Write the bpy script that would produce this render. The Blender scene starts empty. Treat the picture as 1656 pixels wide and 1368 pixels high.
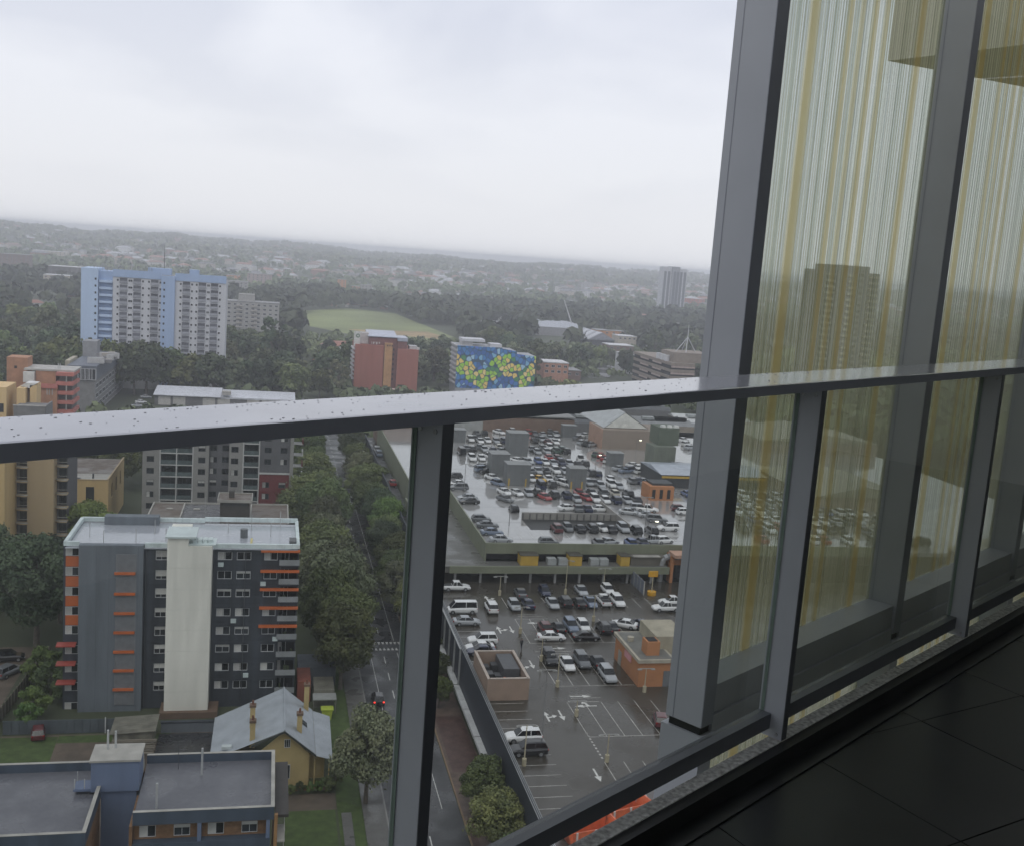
import bpy, math, random
import numpy as np
from mathutils import Matrix, Vector
# ------------------------------------------------------------------ camera, sky, sun, exposure
SC = bpy.context.scene
COL = SC.collection
rad = math.radians
EYE = 68.0                                    # metres of the lens above the street
FPX = 1704.56                                 # focal length in pixels of a 1656 wide picture
PITCH, ROLL, RAIL_AZ, STREET_AZ = (rad(a) for a in (8.85467, 4.19132, 42.7732, -12.9983))
_up = np.array([math.sin(ROLL)*math.cos(PITCH), -math.cos(ROLL)*math.cos(PITCH), -math.sin(PITCH)])
_fw = np.array([0, 0, 1.0]) - _up*_up[2]
_fw /= np.linalg.norm(_fw)
_rt = np.cross(_fw, _up)
_Y = math.cos(STREET_AZ)*_fw + math.sin(STREET_AZ)*_rt
_X = math.cos(STREET_AZ)*_rt - math.sin(STREET_AZ)*_fw
WC = np.array([_X, _Y, _up])                  # world axes: X across the street, Y along it, Z up
cam_d = bpy.data.cameras.new('camera')
cam = bpy.data.objects.new('camera', cam_d)
COL.objects.link(cam)
cam_d.sensor_fit = 'HORIZONTAL'
cam_d.sensor_width = 36.0
cam_d.lens = 36.0*FPX/1656
cam_d.clip_start = 0.05
cam_d.clip_end = 20000
_m = Matrix.Identity(4)
for i in range(3):
    _m[i][0], _m[i][1], _m[i][2] = WC[i][0], -WC[i][1], -WC[i][2]
_m[2][3] = EYE
cam.matrix_world = _m
SC.camera = cam

def ray(u, v):
    return WC @ np.array([(u-828)/FPX, (v-684)/FPX, 1.0])
def at(u, v, z=0.0):                          # the point of height z on a line of sight
    d = ray(u, v); t = (z-EYE)/d[2]
    return float(d[0]*t), float(d[1]*t)
def atY(u, v, y):                             # the point at distance y on a line of sight
    d = ray(u, v); t = y/d[1]
    return float(d[0]*t), float(EYE+d[2]*t)

HAZE = 0.00033
SUN_EL, SUN_AZ = rad(58), rad(200)
world = bpy.data.worlds.new('World')
SC.world = world
world.use_nodes = True
wn, wl = world.node_tree.nodes, world.node_tree.links
wn.clear()
def wnode(t, **k):
    n = wn.new(t)
    for a, b in k.items():
        setattr(n, a, b)
    return n
w_out = wnode('ShaderNodeOutputWorld')
w_bg = wnode('ShaderNodeBackground')
w_sky = wnode('ShaderNodeTexSky', sky_type='NISHITA', sun_disc=False)
w_sky.sun_elevation, w_sky.sun_rotation = SUN_EL, SUN_AZ
w_sky.dust_density = 4.0
w_tc = wnode('ShaderNodeTexCoord')
w_sep = wnode('ShaderNodeSeparateXYZ')
wl.new(w_tc.outputs['Generated'], w_sep.inputs[0])
w_z = wnode('ShaderNodeMath', operation='MAXIMUM'); w_z.inputs[1].default_value = 0.0
w_z2 = wnode('ShaderNodeMath', operation='ADD'); w_z2.inputs[1].default_value = 0.22
wl.new(w_sep.outputs[2], w_z.inputs[0]); wl.new(w_z.outputs[0], w_z2.inputs[0])
w_dx = wnode('ShaderNodeMath', operation='DIVIDE'); w_dy = wnode('ShaderNodeMath', operation='DIVIDE')
wl.new(w_sep.outputs[0], w_dx.inputs[0]); wl.new(w_z2.outputs[0], w_dx.inputs[1])
wl.new(w_sep.outputs[1], w_dy.inputs[0]); wl.new(w_z2.outputs[0], w_dy.inputs[1])
w_cmb = wnode('ShaderNodeCombineXYZ'); w_cmb.inputs[2].default_value = 4.2
wl.new(w_dx.outputs[0], w_cmb.inputs[0]); wl.new(w_dy.outputs[0], w_cmb.inputs[1])
w_no = wnode('ShaderNodeTexNoise')
w_no.inputs['Scale'].default_value = 1.15
w_no.inputs['Detail'].default_value = 5.0
w_no.inputs['Roughness'].default_value = 0.48
w_no.inputs['Distortion'].default_value = 0.35
wl.new(w_cmb.outputs[0], w_no.inputs['Vector'])
w_cr = wnode('ShaderNodeValToRGB')
w_cr.color_ramp.elements[0].position = 0.36
w_cr.color_ramp.elements[0].color = (0.57, 0.60, 0.70, 1)
w_cr.color_ramp.elements[1].position = 0.54
w_cr.color_ramp.elements[1].color = (0.76, 0.78, 0.85, 1)
wl.new(w_no.outputs['Fac'], w_cr.inputs[0])
w_hz = wnode('ShaderNodeMapRange')            # the cloud deck thins to an even pale grey towards the horizon
w_hz.inputs[1].default_value = 0.02; w_hz.inputs[2].default_value = 0.30
wl.new(w_sep.outputs[2], w_hz.inputs[0])
w_mixh = wnode('ShaderNodeMixRGB'); w_mixh.inputs[1].default_value = (0.745, 0.755, 0.79, 1)
wl.new(w_hz.outputs[0], w_mixh.inputs[0]); wl.new(w_cr.outputs[0], w_mixh.inputs[2])
w_ms = wnode('ShaderNodeMixRGB', blend_type='ADD'); w_ms.inputs[0].default_value = 0.012
wl.new(w_mixh.outputs[0], w_ms.inputs[1]); wl.new(w_sky.outputs[0], w_ms.inputs[2])
wl.new(w_ms.outputs[0], w_bg.inputs[0])
w_bg.inputs[1].default_value = 1.09
wl.new(w_bg.outputs[0], w_out.inputs[0])
sun_d = bpy.data.lights.new('sun', 'SUN')
sun = bpy.data.objects.new('sun', sun_d)
COL.objects.link(sun)
sun_d.energy = 0.6
sun_d.angle = rad(30)
sun_d.color = (1.0, 0.97, 0.93)
sun.rotation_euler = (rad(90)-SUN_EL, 0, rad(180)-SUN_AZ)
sun.location = (0, -40, 160)
vs = SC.view_settings
vs.view_transform = 'Standard'
try: vs.look = 'None'
except Exception: pass
vs.exposure = 0.0
vs.gamma = 1.0
vs.use_curve_mapping = False
cy = SC.cycles
cy.use_denoising = True
cy.max_bounces = 6
cy.diffuse_bounces = 3
cy.glossy_bounces = 3
cy.transmission_bounces = 2
cy.transparent_max_bounces = 16
cy.volume_bounces = 1
cy.caustics_reflective = False
cy.caustics_refractive = False
cy.sample_clamp_indirect = 4.0

# ------------------------------------------------------------------ materials
MATS = {}
def _new(name):
    m = bpy.data.materials.new(name); m.use_nodes = True
    return m, m.node_tree.nodes, m.node_tree.links, m.node_tree.nodes['Principled BSDF']
def M(name, rgb=None, rough=0.7, metal=0.0, var=0.16, scale=0.6, bump=0.0, spec=0.5, rnd=0.0, streak=False, emit=None):
    """procedural paint / stone / metal: noise-varied colour, optional bump, per-object shift and rain streaks"""
    if name in MATS: return MATS[name]
    m, n, l, b = _new(name)
    tc = n.new('ShaderNodeTexCoord')
    no = n.new('ShaderNodeTexNoise'); no.inputs['Scale'].default_value = scale
    no.inputs['Detail'].default_value = 4
    if streak:
        mp = n.new('ShaderNodeMapping'); mp.inputs['Scale'].default_value = (1.0, 1.0, 0.10)
        l.new(tc.outputs['Object'], mp.inputs[0]); l.new(mp.outputs[0], no.inputs['Vector'])
    else:
        l.new(tc.outputs['Object'], no.inputs['Vector'])
    mx = n.new('ShaderNodeMixRGB')
    mx.inputs[1].default_value = tuple(max(0, c*(1-var)) for c in rgb)+(1,)
    mx.inputs[2].default_value = tuple(min(1, c*(1+var)) for c in rgb)+(1,)
    mr = n.new('ShaderNodeMapRange'); mr.inputs[1].default_value = 0.3; mr.inputs[2].default_value = 0.7
    l.new(no.outputs['Fac'], mr.inputs[0]); l.new(mr.outputs[0], mx.inputs[0])
    src = mx.outputs[0]
    if rnd:
        oi = n.new('ShaderNodeObjectInfo'); hs = n.new('ShaderNodeHueSaturation')
        r2 = n.new('ShaderNodeMapRange'); r2.inputs[3].default_value = 1-rnd; r2.inputs[4].default_value = 1+rnd
        l.new(oi.outputs['Random'], r2.inputs[0]); l.new(r2.outputs[0], hs.inputs['Value'])
        l.new(src, hs.inputs['Color']); src = hs.outputs[0]
    l.new(src, b.inputs['Base Color'])
    b.inputs['Roughness'].default_value = rough
    b.inputs['Metallic'].default_value = metal
    b.inputs['Specular IOR Level'].default_value = spec
    if bump:
        bp = n.new('ShaderNodeBump'); bp.inputs['Strength'].default_value = bump
        n2 = n.new('ShaderNodeTexNoise'); n2.inputs['Scale'].default_value = scale*6
        l.new(tc.outputs['Object'], n2.inputs['Vector'])
        l.new(n2.outputs['Fac'], bp.inputs['Height']); l.new(bp.outputs[0], b.inputs['Normal'])
    if emit:
        b.inputs['Emission Color'].default_value = emit[:3]+(1,); b.inputs['Emission Strength'].default_value = emit[3]
    MATS[name] = m
    return m
def wet(name, rgb, r0=0.06, r1=0.5, scale=0.12, var=0.25, lo=0.42, hi=0.6, film=0.0):
    """rain-wet pavement: puddles of low roughness over a coarser grey"""
    if name in MATS: return MATS[name]
    m, n, l, b = _new(name)
    tc = n.new('ShaderNodeTexCoord')
    a = n.new('ShaderNodeTexNoise'); a.inputs['Scale'].default_value = scale; a.inputs['Detail'].default_value = 5
    c = n.new('ShaderNodeTexNoise'); c.inputs['Scale'].default_value = scale*9; c.inputs['Detail'].default_value = 5
    l.new(tc.outputs['Object'], a.inputs['Vector']); l.new(tc.outputs['Object'], c.inputs['Vector'])
    mr = n.new('ShaderNodeMapRange'); mr.inputs[1].default_value = lo; mr.inputs[2].default_value = hi
    mr.inputs[3].default_value = r0; mr.inputs[4].default_value = r1
    l.new(a.outputs['Fac'], mr.inputs[0]); l.new(mr.outputs[0], b.inputs['Roughness'])
    mx = n.new('ShaderNodeMixRGB')
    mx.inputs[1].default_value = tuple(x*(1-var) for x in rgb)+(1,); mx.inputs[2].default_value = tuple(x*(1+var) for x in rgb)+(1,)
    l.new(c.outputs['Fac'], mx.inputs[0]); l.new(mx.outputs[0], b.inputs['Base Color'])
    b.inputs['Coat Weight'].default_value = film; b.inputs['Coat Roughness'].default_value = 0.06; b.inputs['Coat IOR'].default_value = 1.5
    MATS[name] = m
    return m
def paint(name, rgb, rough=0.25):
    if name in MATS: return MATS[name]
    m = M(name, rgb, rough, 0.0, 0.06, 1.5)
    m.node_tree.nodes['Principled BSDF'].inputs['Coat Weight'].default_value = 0.6
    return m
def window_glass(name, rgb=(0.02, 0.025, 0.03), rough=0.08, rnd=0.6):
    if name in MATS: return MATS[name]
    return M(name, rgb, rough, 0.0, 0.3, 0.8, rnd=rnd, spec=0.5)
def foliage(name, a, b_, sc=0.35):
    if name in MATS: return MATS[name]
    m, n, l, b = _new(name)
    tc = n.new('ShaderNodeTexCoord'); no = n.new('ShaderNodeTexNoise')
    no.inputs['Scale'].default_value = sc; no.inputs['Detail'].default_value = 3
    l.new(tc.outputs['Object'], no.inputs['Vector'])
    mr = n.new('ShaderNodeMapRange'); mr.inputs[1].default_value = 0.3; mr.inputs[2].default_value = 0.7
    l.new(no.outputs['Fac'], mr.inputs[0])
    mx = n.new('ShaderNodeMixRGB'); mx.inputs[1].default_value = a+(1,); mx.inputs[2].default_value = b_+(1,)
    l.new(mr.outputs[0], mx.inputs[0])
    oi = n.new('ShaderNodeObjectInfo'); hs = n.new('ShaderNodeHueSaturation')
    r2 = n.new('ShaderNodeMapRange'); r2.inputs[3].default_value = 0.62; r2.inputs[4].default_value = 1.55
    l.new(oi.outputs['Random'], r2.inputs[0]); l.new(r2.outputs[0], hs.inputs['Value'])
    r3 = n.new('ShaderNodeMapRange'); r3.inputs[3].default_value = 0.472; r3.inputs[4].default_value = 0.524
    ml = n.new('ShaderNodeMath'); ml.operation = 'FRACT'; m7 = n.new('ShaderNodeMath'); m7.operation = 'MULTIPLY'; m7.inputs[1].default_value = 7.3
    l.new(oi.outputs['Random'], m7.inputs[0]); l.new(m7.outputs[0], ml.inputs[0]); l.new(ml.outputs[0], r3.inputs[0]); l.new(r3.outputs[0], hs.inputs['Hue'])
    l.new(mx.outputs[0], hs.inputs['Color']); l.new(hs.outputs[0], b.inputs['Base Color'])
    b.inputs['Roughness'].default_value = 0.75
    b.inputs['Specular IOR Level'].default_value = 0.25
    MATS[name] = m
    return m

# ------------------------------------------------------------------ mesh and object helpers
class MB:
    """collects boxes, quads, prisms and tubes into one mesh; every face carries a material slot"""
    def __init__(s): s.v = []; s.f = []; s.mi = []
    def face(s, pts, m=0):
        i = len(s.v); s.v += [tuple(p) for p in pts]; s.f.append(tuple(range(i, i+len(pts)))); s.mi.append(m)
        return s
    def box(s, x0, x1, y0, y1, z0, z1, m=0, top=None):
        i = len(s.v)
        s.v += [(x0,y0,z0),(x1,y0,z0),(x1,y1,z0),(x0,y1,z0),(x0,y0,z1),(x1,y0,z1),(x1,y1,z1),(x0,y1,z1)]
        for q, k in zip(((0,3,2,1),(4,5,6,7),(0,1,5,4),(1,2,6,5),(2,3,7,6),(3,0,4,7)), range(6)):
            s.f.append(tuple(i+a for a in q)); s.mi.append(top if (top is not None and k == 1) else m)
        return s
    def prism(s, poly, y0, y1, m=0, axis='y'):
        """poly of (a, z) points extruded along y (axis 'y') or x (axis 'x')"""
        n = len(poly); i = len(s.v)
        P = (lambda a, z, t: (a, t, z)) if axis == 'y' else ((lambda a, z, t: (t, a, z)) if axis == 'x' else (lambda a, z, t: (a, z, t)))
        s.v += [P(a, z, y0) for a, z in poly] + [P(a, z, y1) for a, z in poly]
        for k in range(n):
            j = (k+1) % n
            s.f.append((i+k, i+j, i+n+j, i+n+k)); s.mi.append(m)
        s.f.append(tuple(i+k for k in range(n))); s.mi.append(m)
        s.f.append(tuple(i+n+k for k in reversed(range(n)))); s.mi.append(m)
        return s
    def tube(s, p0, p1, r0, r1=None, n=8, m=0, cap=True):
        r1 = r0 if r1 is None else r1
        p0, p1 = Vector(p0), Vector(p1); d = (p1-p0).normalized()
        a = d.orthogonal().normalized(); b = d.cross(a); i = len(s.v)
        for p, r in ((p0, r0), (p1, r1)):
            for k in range(n):
                t = 2*math.pi*k/n
                s.v.append(tuple(p+a*(r*math.cos(t))+b*(r*math.sin(t))))
        for k in range(n):
            j = (k+1) % n
            s.f.append((i+k, i+j, i+n+j, i+n+k)); s.mi.append(m)
        if cap:
            s.f.append(tuple(i+k for k in reversed(range(n)))); s.mi.append(m)
            s.f.append(tuple(i+n+k for k in range(n))); s.mi.append(m)
        return s
    def mesh(s, name, mats):
        me = bpy.data.meshes.new(name)
        me.from_pydata(s.v, [], s.f)
        for m in (mats if isinstance(mats, (list, tuple)) else [mats]): me.materials.append(m)
        if any(s.mi): me.polygons.foreach_set('material_index', s.mi)
        me.update()
        return me
    def build(s, name, mats, parent=None, loc=None, rz=0.0):
        return link(name, s.mesh(name, mats), parent, loc, rz)
def link(name, data, parent=None, loc=None, rz=0.0):
    o = bpy.data.objects.new(name, data); COL.objects.link(o)
    if parent is not None: o.parent = parent
    if loc is not None: o.location = loc
    if rz: o.rotation_euler = (0, 0, rz)
    return o
def tag(o, label, cat, group=None):
    o['label'] = label; o['category'] = cat
    if group: o['group'] = group
    return o
def thing(name, label, cat, loc=(0, 0, 0), rz=0.0, group=None):
    return tag(link(name, None, None, loc, rz), label, cat, group)
def struct(o): o['kind'] = 'structure'; return o
def stuff(o): o['kind'] = 'stuff'; return o
def np_mesh(name, V, Q, mats):
    me = bpy.data.meshes.new(name)
    nv, nq = len(V), len(Q); k = Q.shape[1]
    me.vertices.add(nv); me.vertices.foreach_set('co', np.ascontiguousarray(V, dtype=np.float32).ravel())
    me.loops.add(nq*k); me.loops.foreach_set('vertex_index', np.ascontiguousarray(Q, dtype=np.int32).ravel())
    me.polygons.add(nq); me.polygons.foreach_set('loop_start', np.arange(0, nq*k, k, dtype=np.int32))
    for m in (mats if isinstance(mats, (list, tuple)) else [mats]): me.materials.append(m)
    me.update(calc_edges=True); me.validate()
    return me
R = random.Random(7)
NR = np.random.default_rng(11)

# a wall with real openings: grid cells between the openings plus reveals; d = depth of the reveal
def facade(mb, a0, a1, z0, z1, holes, d, P, m=0):
    """P(a, t, z) maps along-wall a, inward depth t and height z to a point; holes = (a0, a1, z0, z1)"""
    A = sorted({a0, a1, *[h[0] for h in holes], *[h[1] for h in holes]})
    Z = sorted({z0, z1, *[h[2] for h in holes], *[h[3] for h in holes]})
    A = [a for a in A if a0 <= a <= a1]; Z = [z for z in Z if z0 <= z <= z1]
    for j in range(len(Z)-1):
        zc = (Z[j]+Z[j+1])/2; start = None
        for i in range(len(A)-1):
            ac = (A[i]+A[i+1])/2
            hole = any(h[0] < ac < h[1] and h[2] < zc < h[3] for h in holes)
            if not hole and start is None: start = A[i]
            if start is not None and (hole or i == len(A)-2):
                e = A[i] if hole else A[i+1]
                mb.face([P(start,0,Z[j]), P(e,0,Z[j]), P(e,0,Z[j+1]), P(start,0,Z[j+1])], m); start = None
    for h in holes:
        b0, b1, c0, c1 = h
        for p, q in (((b0,c0),(b1,c0)), ((b1,c0),(b1,c1)), ((b1,c1),(b0,c1)), ((b0,c1),(b0,c0))):
            mb.face([P(p[0],0,p[1]), P(q[0],0,q[1]), P(q[0],d,q[1]), P(p[0],d,p[1])], m)
_wc = {}
def window(parent, xc, y, zc, w, h, fm, pm, rz=0.0, bars=1, blind=None, name='window', t=0.06):
    """a framed window: frame with mullions as the part, pane (and blind) as its sub-parts; faces -Y before rz"""
    k = (round(w, 3), round(h, 3), bars, fm.name, pm.name, blind and (round(blind[0], 2), blind[1].name))
    if k not in _wc:
        f = MB(); W, H = w/2, h/2
        f.box(-W, W, -0.03, 0.05, -H, -H+t).box(-W, W, -0.03, 0.05, H-t, H)
        f.box(-W, -W+t, -0.03, 0.05, -H+t, H-t).box(W-t, W, -0.03, 0.05, -H+t, H-t)
        for i in range(bars):
            c = -W+(i+1)*w/(bars+1); f.box(c-t*0.4, c+t*0.4, -0.02, 0.04, -H+t, H-t)
        p = MB().box(-W+t*0.5, W-t*0.5, 0.0, 0.02, -H+t*0.5, H-t*0.5)
        b = None
        if blind:
            b = MB().box(-W+t, -W+t+(w-2*t)*abs(blind[0]), -0.012, -0.004, -H+t, H-t).mesh('blind', blind[1]) if blind[0] > 0 else \
                MB().box(-W+t, W-t, -0.012, -0.004, H-t+(h-2*t)*blind[0], H-t).mesh('blind', blind[1])
        _wc[k] = (f.mesh('window', fm), p.mesh('pane', pm), b)
    fmh, pmh, bmh = _wc[k]
    o = link(name, fmh, parent, (xc, y, zc), rz)
    link('pane', pmh, o)
    if bmh: link('blind', bmh, o)
    return o
# ------------------------------------------------------------------ terrain, street, pavements
AZK = [-60, -30, -13, -3, 5, 12, 19, 23, 40, 70]
AZH = [42, 44, 46, 46, 37, 36, 39, 37, 37, 37]
def ground_z(x, y):
    x = np.asarray(x, float); y = np.asarray(y, float)
    r = np.hypot(x, y); az = np.degrees(np.arctan2(x, np.maximum(y, 1e-3)))
    pk = np.interp(az, AZK, AZH)*(1+0.10*np.sin(az*0.9+0.4)+0.06*np.sin(az*2.3+1.0))
    t = np.clip((r-1250)/3250, 0, 1); t = t*t*(3-2*t)
    roll = np.sin(x*0.004+1.3)*np.sin(y*0.0031)*5*np.clip((r-1300)/900, 0, 1)
    t = t*(1-np.clip((r-4800)/1400, 0, 1))
    return np.maximum(pk*t + roll*(0.3+0.7*t), 0.0)
g_leaf = M('suburb_ground', (0.055, 0.066, 0.035), 0.9, var=0.4, scale=0.01)
gx = np.concatenate([np.linspace(-7000, -1500, 24)[:-1], np.linspace(-1500, 1500, 80), np.linspace(1500, 7000, 24)[1:]])
gy = np.concatenate([np.linspace(-1400, 0, 8)[:-1], np.linspace(0, 4000, 110), np.linspace(4000, 7400, 16)[1:]])
GX, GY = np.meshgrid(gx, gy)
GV = np.stack([GX, GY, ground_z(GX, GY)], -1).reshape(-1, 3)
ii = np.arange(len(gy)-1)[:, None]*len(gx)+np.arange(len(gx)-1)[None]
GQ = np.stack([ii, ii+1, ii+1+len(gx), ii+len(gx)], -1).reshape(-1, 4)
ground = struct(link('ground', np_mesh('ground', GV, GQ, g_leaf)))
for p_ in ground.data.polygons: p_.use_smooth = True

asphalt = wet('wet_asphalt', (0.042, 0.043, 0.046), 0.2, 0.5, 0.2)
white_line = M('road_paint', (0.55, 0.55, 0.53), 0.5, var=0.25, scale=2)
concrete = wet('wet_concrete', (0.12, 0.118, 0.112), 0.25, 0.7, 0.3)
paver = M('brown_paving', (0.12, 0.085, 0.068), 0.6, var=0.3, scale=0.8)
red_paver = M('red_paving', (0.085, 0.048, 0.04), 0.5, var=0.35, scale=0.8)
grass = M('grass', (0.055, 0.085, 0.022), 0.9, var=0.3, scale=0.8, bump=0.4)
field_g = M('playing_field', (0.185, 0.215, 0.08), 0.9, var=0.28, scale=0.014)
soil = M('dirt_yard', (0.105, 0.082, 0.062), 0.85, var=0.3, scale=0.4, bump=0.3)
kerbm = M('kerb_concrete', (0.24, 0.235, 0.225), 0.6)
def sheet(name, x0, x1, y0, y1, z, m, parent=None):
    return MB().face([(x0, y0, z), (x1, y0, z), (x1, y1, z), (x0, y1, z)]).build(name, m, parent)
road = struct(sheet('road', 15.5, 24.5, 40, 470, 0.012, asphalt))
for y in np.arange(62, 460, 7.0):
    sheet('lane_dash', 19.93, 20.07, y, y+3, 0.017, white_line, road)
for x in (17.8, 22.4):
    sheet('edge_line', x-0.05, x+0.05, 120, 300, 0.017, white_line, road)
hump = MB()
for k in range(12):                       # the raised crossing with its white saw teeth
    x = 15.9+k*0.7
    hump.face([(x, 172.6, 0.12), (x+0.5, 172.6, 0.12), (x+0.25, 173.9, 0.12)])
    hump.face([(x, 176.4, 0.12), (x+0.25, 175.1, 0.12), (x+0.5, 176.4, 0.12)])
MB().prism([(171.5, 0.0), (173, 0.11), (176, 0.11), (177.5, 0.0)], 15.6, 24.4, axis='x').build('speed_hump', asphalt, road)
hump.build('hump_marking', white_line, road)
fl = struct(MB().box(12.6, 15.3, 40, 470, -0.1, 0.13).build('footpath', concrete))
MB().box(15.3, 15.5, 40, 470, -0.1, 0.15).build('kerb', kerbm, fl)
fr = struct(MB().box(24.75, 29.4, 40, 470, -0.1, 0.13).build('footpath', paver))
MB().box(24.55, 24.75, 40, 470, -0.1, 0.16).build('kerb', M('ochre_kerb', (0.22, 0.15, 0.09), 0.6), fr)
sheet('red_forecourt', 25.2, 29.2, 129, 146, 0.135, red_paver, fr)
sheet('red_edge_strip', 24.8, 25.6, 104, 116, 0.135, red_paver, fr)
verge = struct(sheet('grass_verge', 9.6, 12.6, 60, 124, 0.02, grass))
struct(sheet('grass_verge', 9.6, 12.6, 124, 470, 0.021, grass))
MB().box(10.0, 11.2, 108, 120, 0.0, 0.1).build('concrete_path', concrete, verge)
struct(sheet('lawn', 3.2, 9.3, 60, 121, 0.024, grass))
struct(sheet('lawn', 3.2, 9.5, 121, 125, 0.02, soil))
struct(sheet('yard', -34, -5, 108, 143.5, 0.02, soil))
MB().face([(-34, 118, 0.03), (-25.5, 118, 0.03), (-26.5, 143, 0.03), (-34, 143, 0.03)]).build('grass_patch', grass, bpy.data.objects['yard'])
sheet('grass_patch', -26.4, -12, 141, 143.2, 0.03, grass, bpy.data.objects['yard'])
struct(sheet('driveway', -13.5, -4.9, 106, 143, 0.035, asphalt))
pf = struct(MB().face([(*at(488, 503), 0.05), (*at(560, 499), 0.05), (*at(640, 508), 0.05), (*at(752, 553), 0.05), (*at(640, 556), 0.05), (*at(500, 528), 0.05)]).build('playing_field', field_g))
dirt = M('worn_turf', (0.30, 0.22, 0.11), 0.9, var=0.35, scale=0.03)
MB().face([(*at(560, 533), 0.09), (*at(620, 535), 0.09), (*at(690, 537), 0.09), (*at(745, 552), 0.09), (*at(700, 548), 0.09), (*at(620, 541), 0.09)]).build('worn_patch', dirt, pf)

# ------------------------------------------------------------------ the balcony: local x along the rail, y outwards, z from the eye
BAL = (0, 0, EYE)
BROT = rad(90)-(RAIL_AZ-STREET_AZ)
def bal(mb, name, m, parent=None):
    return mb.build(name, m, parent) if parent is not None else mb.build(name, m, None, BAL, BROT)
grey_coat = M('grey_powder_coat', (0.41, 0.425, 0.455), 0.42, var=0.05, scale=3, spec=0.5)
shaded_dark_coat = M('shaded_dark_powder_coat', (0.30, 0.315, 0.36), 0.45, var=0.08, scale=3)  # grey coat with shade in its colour for room-side faces; also dark brackets, joints
rail_m = M('wet_handrail_metal', (0.46, 0.465, 0.49), 0.16, 0.35, var=0.10, scale=5)
stone = M('granite_sill', (0.72, 0.70, 0.66), 0.7, var=0.45, scale=60, bump=0.3)
black_edge = M('black_edge_trim', (0.02, 0.021, 0.022), 0.35)
tile_m = M('charcoal_floor_tile', (0.009, 0.010, 0.0115), 0.34, var=0.35, scale=2.0, rnd=0.2)
grout = M('tile_joint', (0.16, 0.16, 0.16), 0.8)
plaster = M('balcony_plaster', (0.62, 0.62, 0.63), 0.8)
def schlick(n, l, f0=0.04):
    """two-sided Fresnel weight of a thin pane"""
    lw = n.new('ShaderNodeLayerWeight'); lw.inputs[0].default_value = 0.5
    pw = n.new('ShaderNodeMath'); pw.operation = 'POWER'; pw.inputs[1].default_value = 5.0; l.new(lw.outputs['Facing'], pw.inputs[0])
    mr = n.new('ShaderNodeMapRange'); mr.inputs[3].default_value = f0; mr.inputs[4].default_value = 0.9; l.new(pw.outputs[0], mr.inputs[0])
    return mr.outputs[0]
def glass_mat(name, tint, refl=1.0, rough=0.0):
    m, n, l, b = _new(name); n.remove(b)
    out = n['Material Output']
    tr = n.new('ShaderNodeBsdfTransparent'); gl = n.new('ShaderNodeBsdfGlossy'); mx = n.new('ShaderNodeMixShader')
    tc = n.new('ShaderNodeTexCoord'); no = n.new('ShaderNodeTexNoise'); no.inputs['Scale'].default_value = 1.2; no.inputs['Detail'].default_value = 4
    l.new(tc.outputs['Object'], no.inputs['Vector'])
    cm = n.new('ShaderNodeMixRGB'); cm.inputs[1].default_value = tuple(c*0.95 for c in tint)+(1,); cm.inputs[2].default_value = tuple(min(1, c*1.04) for c in tint)+(1,)
    l.new(no.outputs['Fac'], cm.inputs[0]); l.new(cm.outputs[0], tr.inputs[0])
    gl.inputs['Roughness'].default_value = rough
    gl.inputs[0].default_value = (refl, refl, refl, 1)
    l.new(schlick(n, l), mx.inputs[0]); l.new(tr.outputs[0], mx.inputs[1]); l.new(gl.outputs[0], mx.inputs[2]); l.new(mx.outputs[0], out.inputs[0])
    return m
clear_glass = glass_mat('balustrade_glass', (0.885, 0.895, 0.878), 0.7)
edge_glass = M('green_glass_edge', (0.22, 0.29, 0.25), 0.2)
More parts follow.
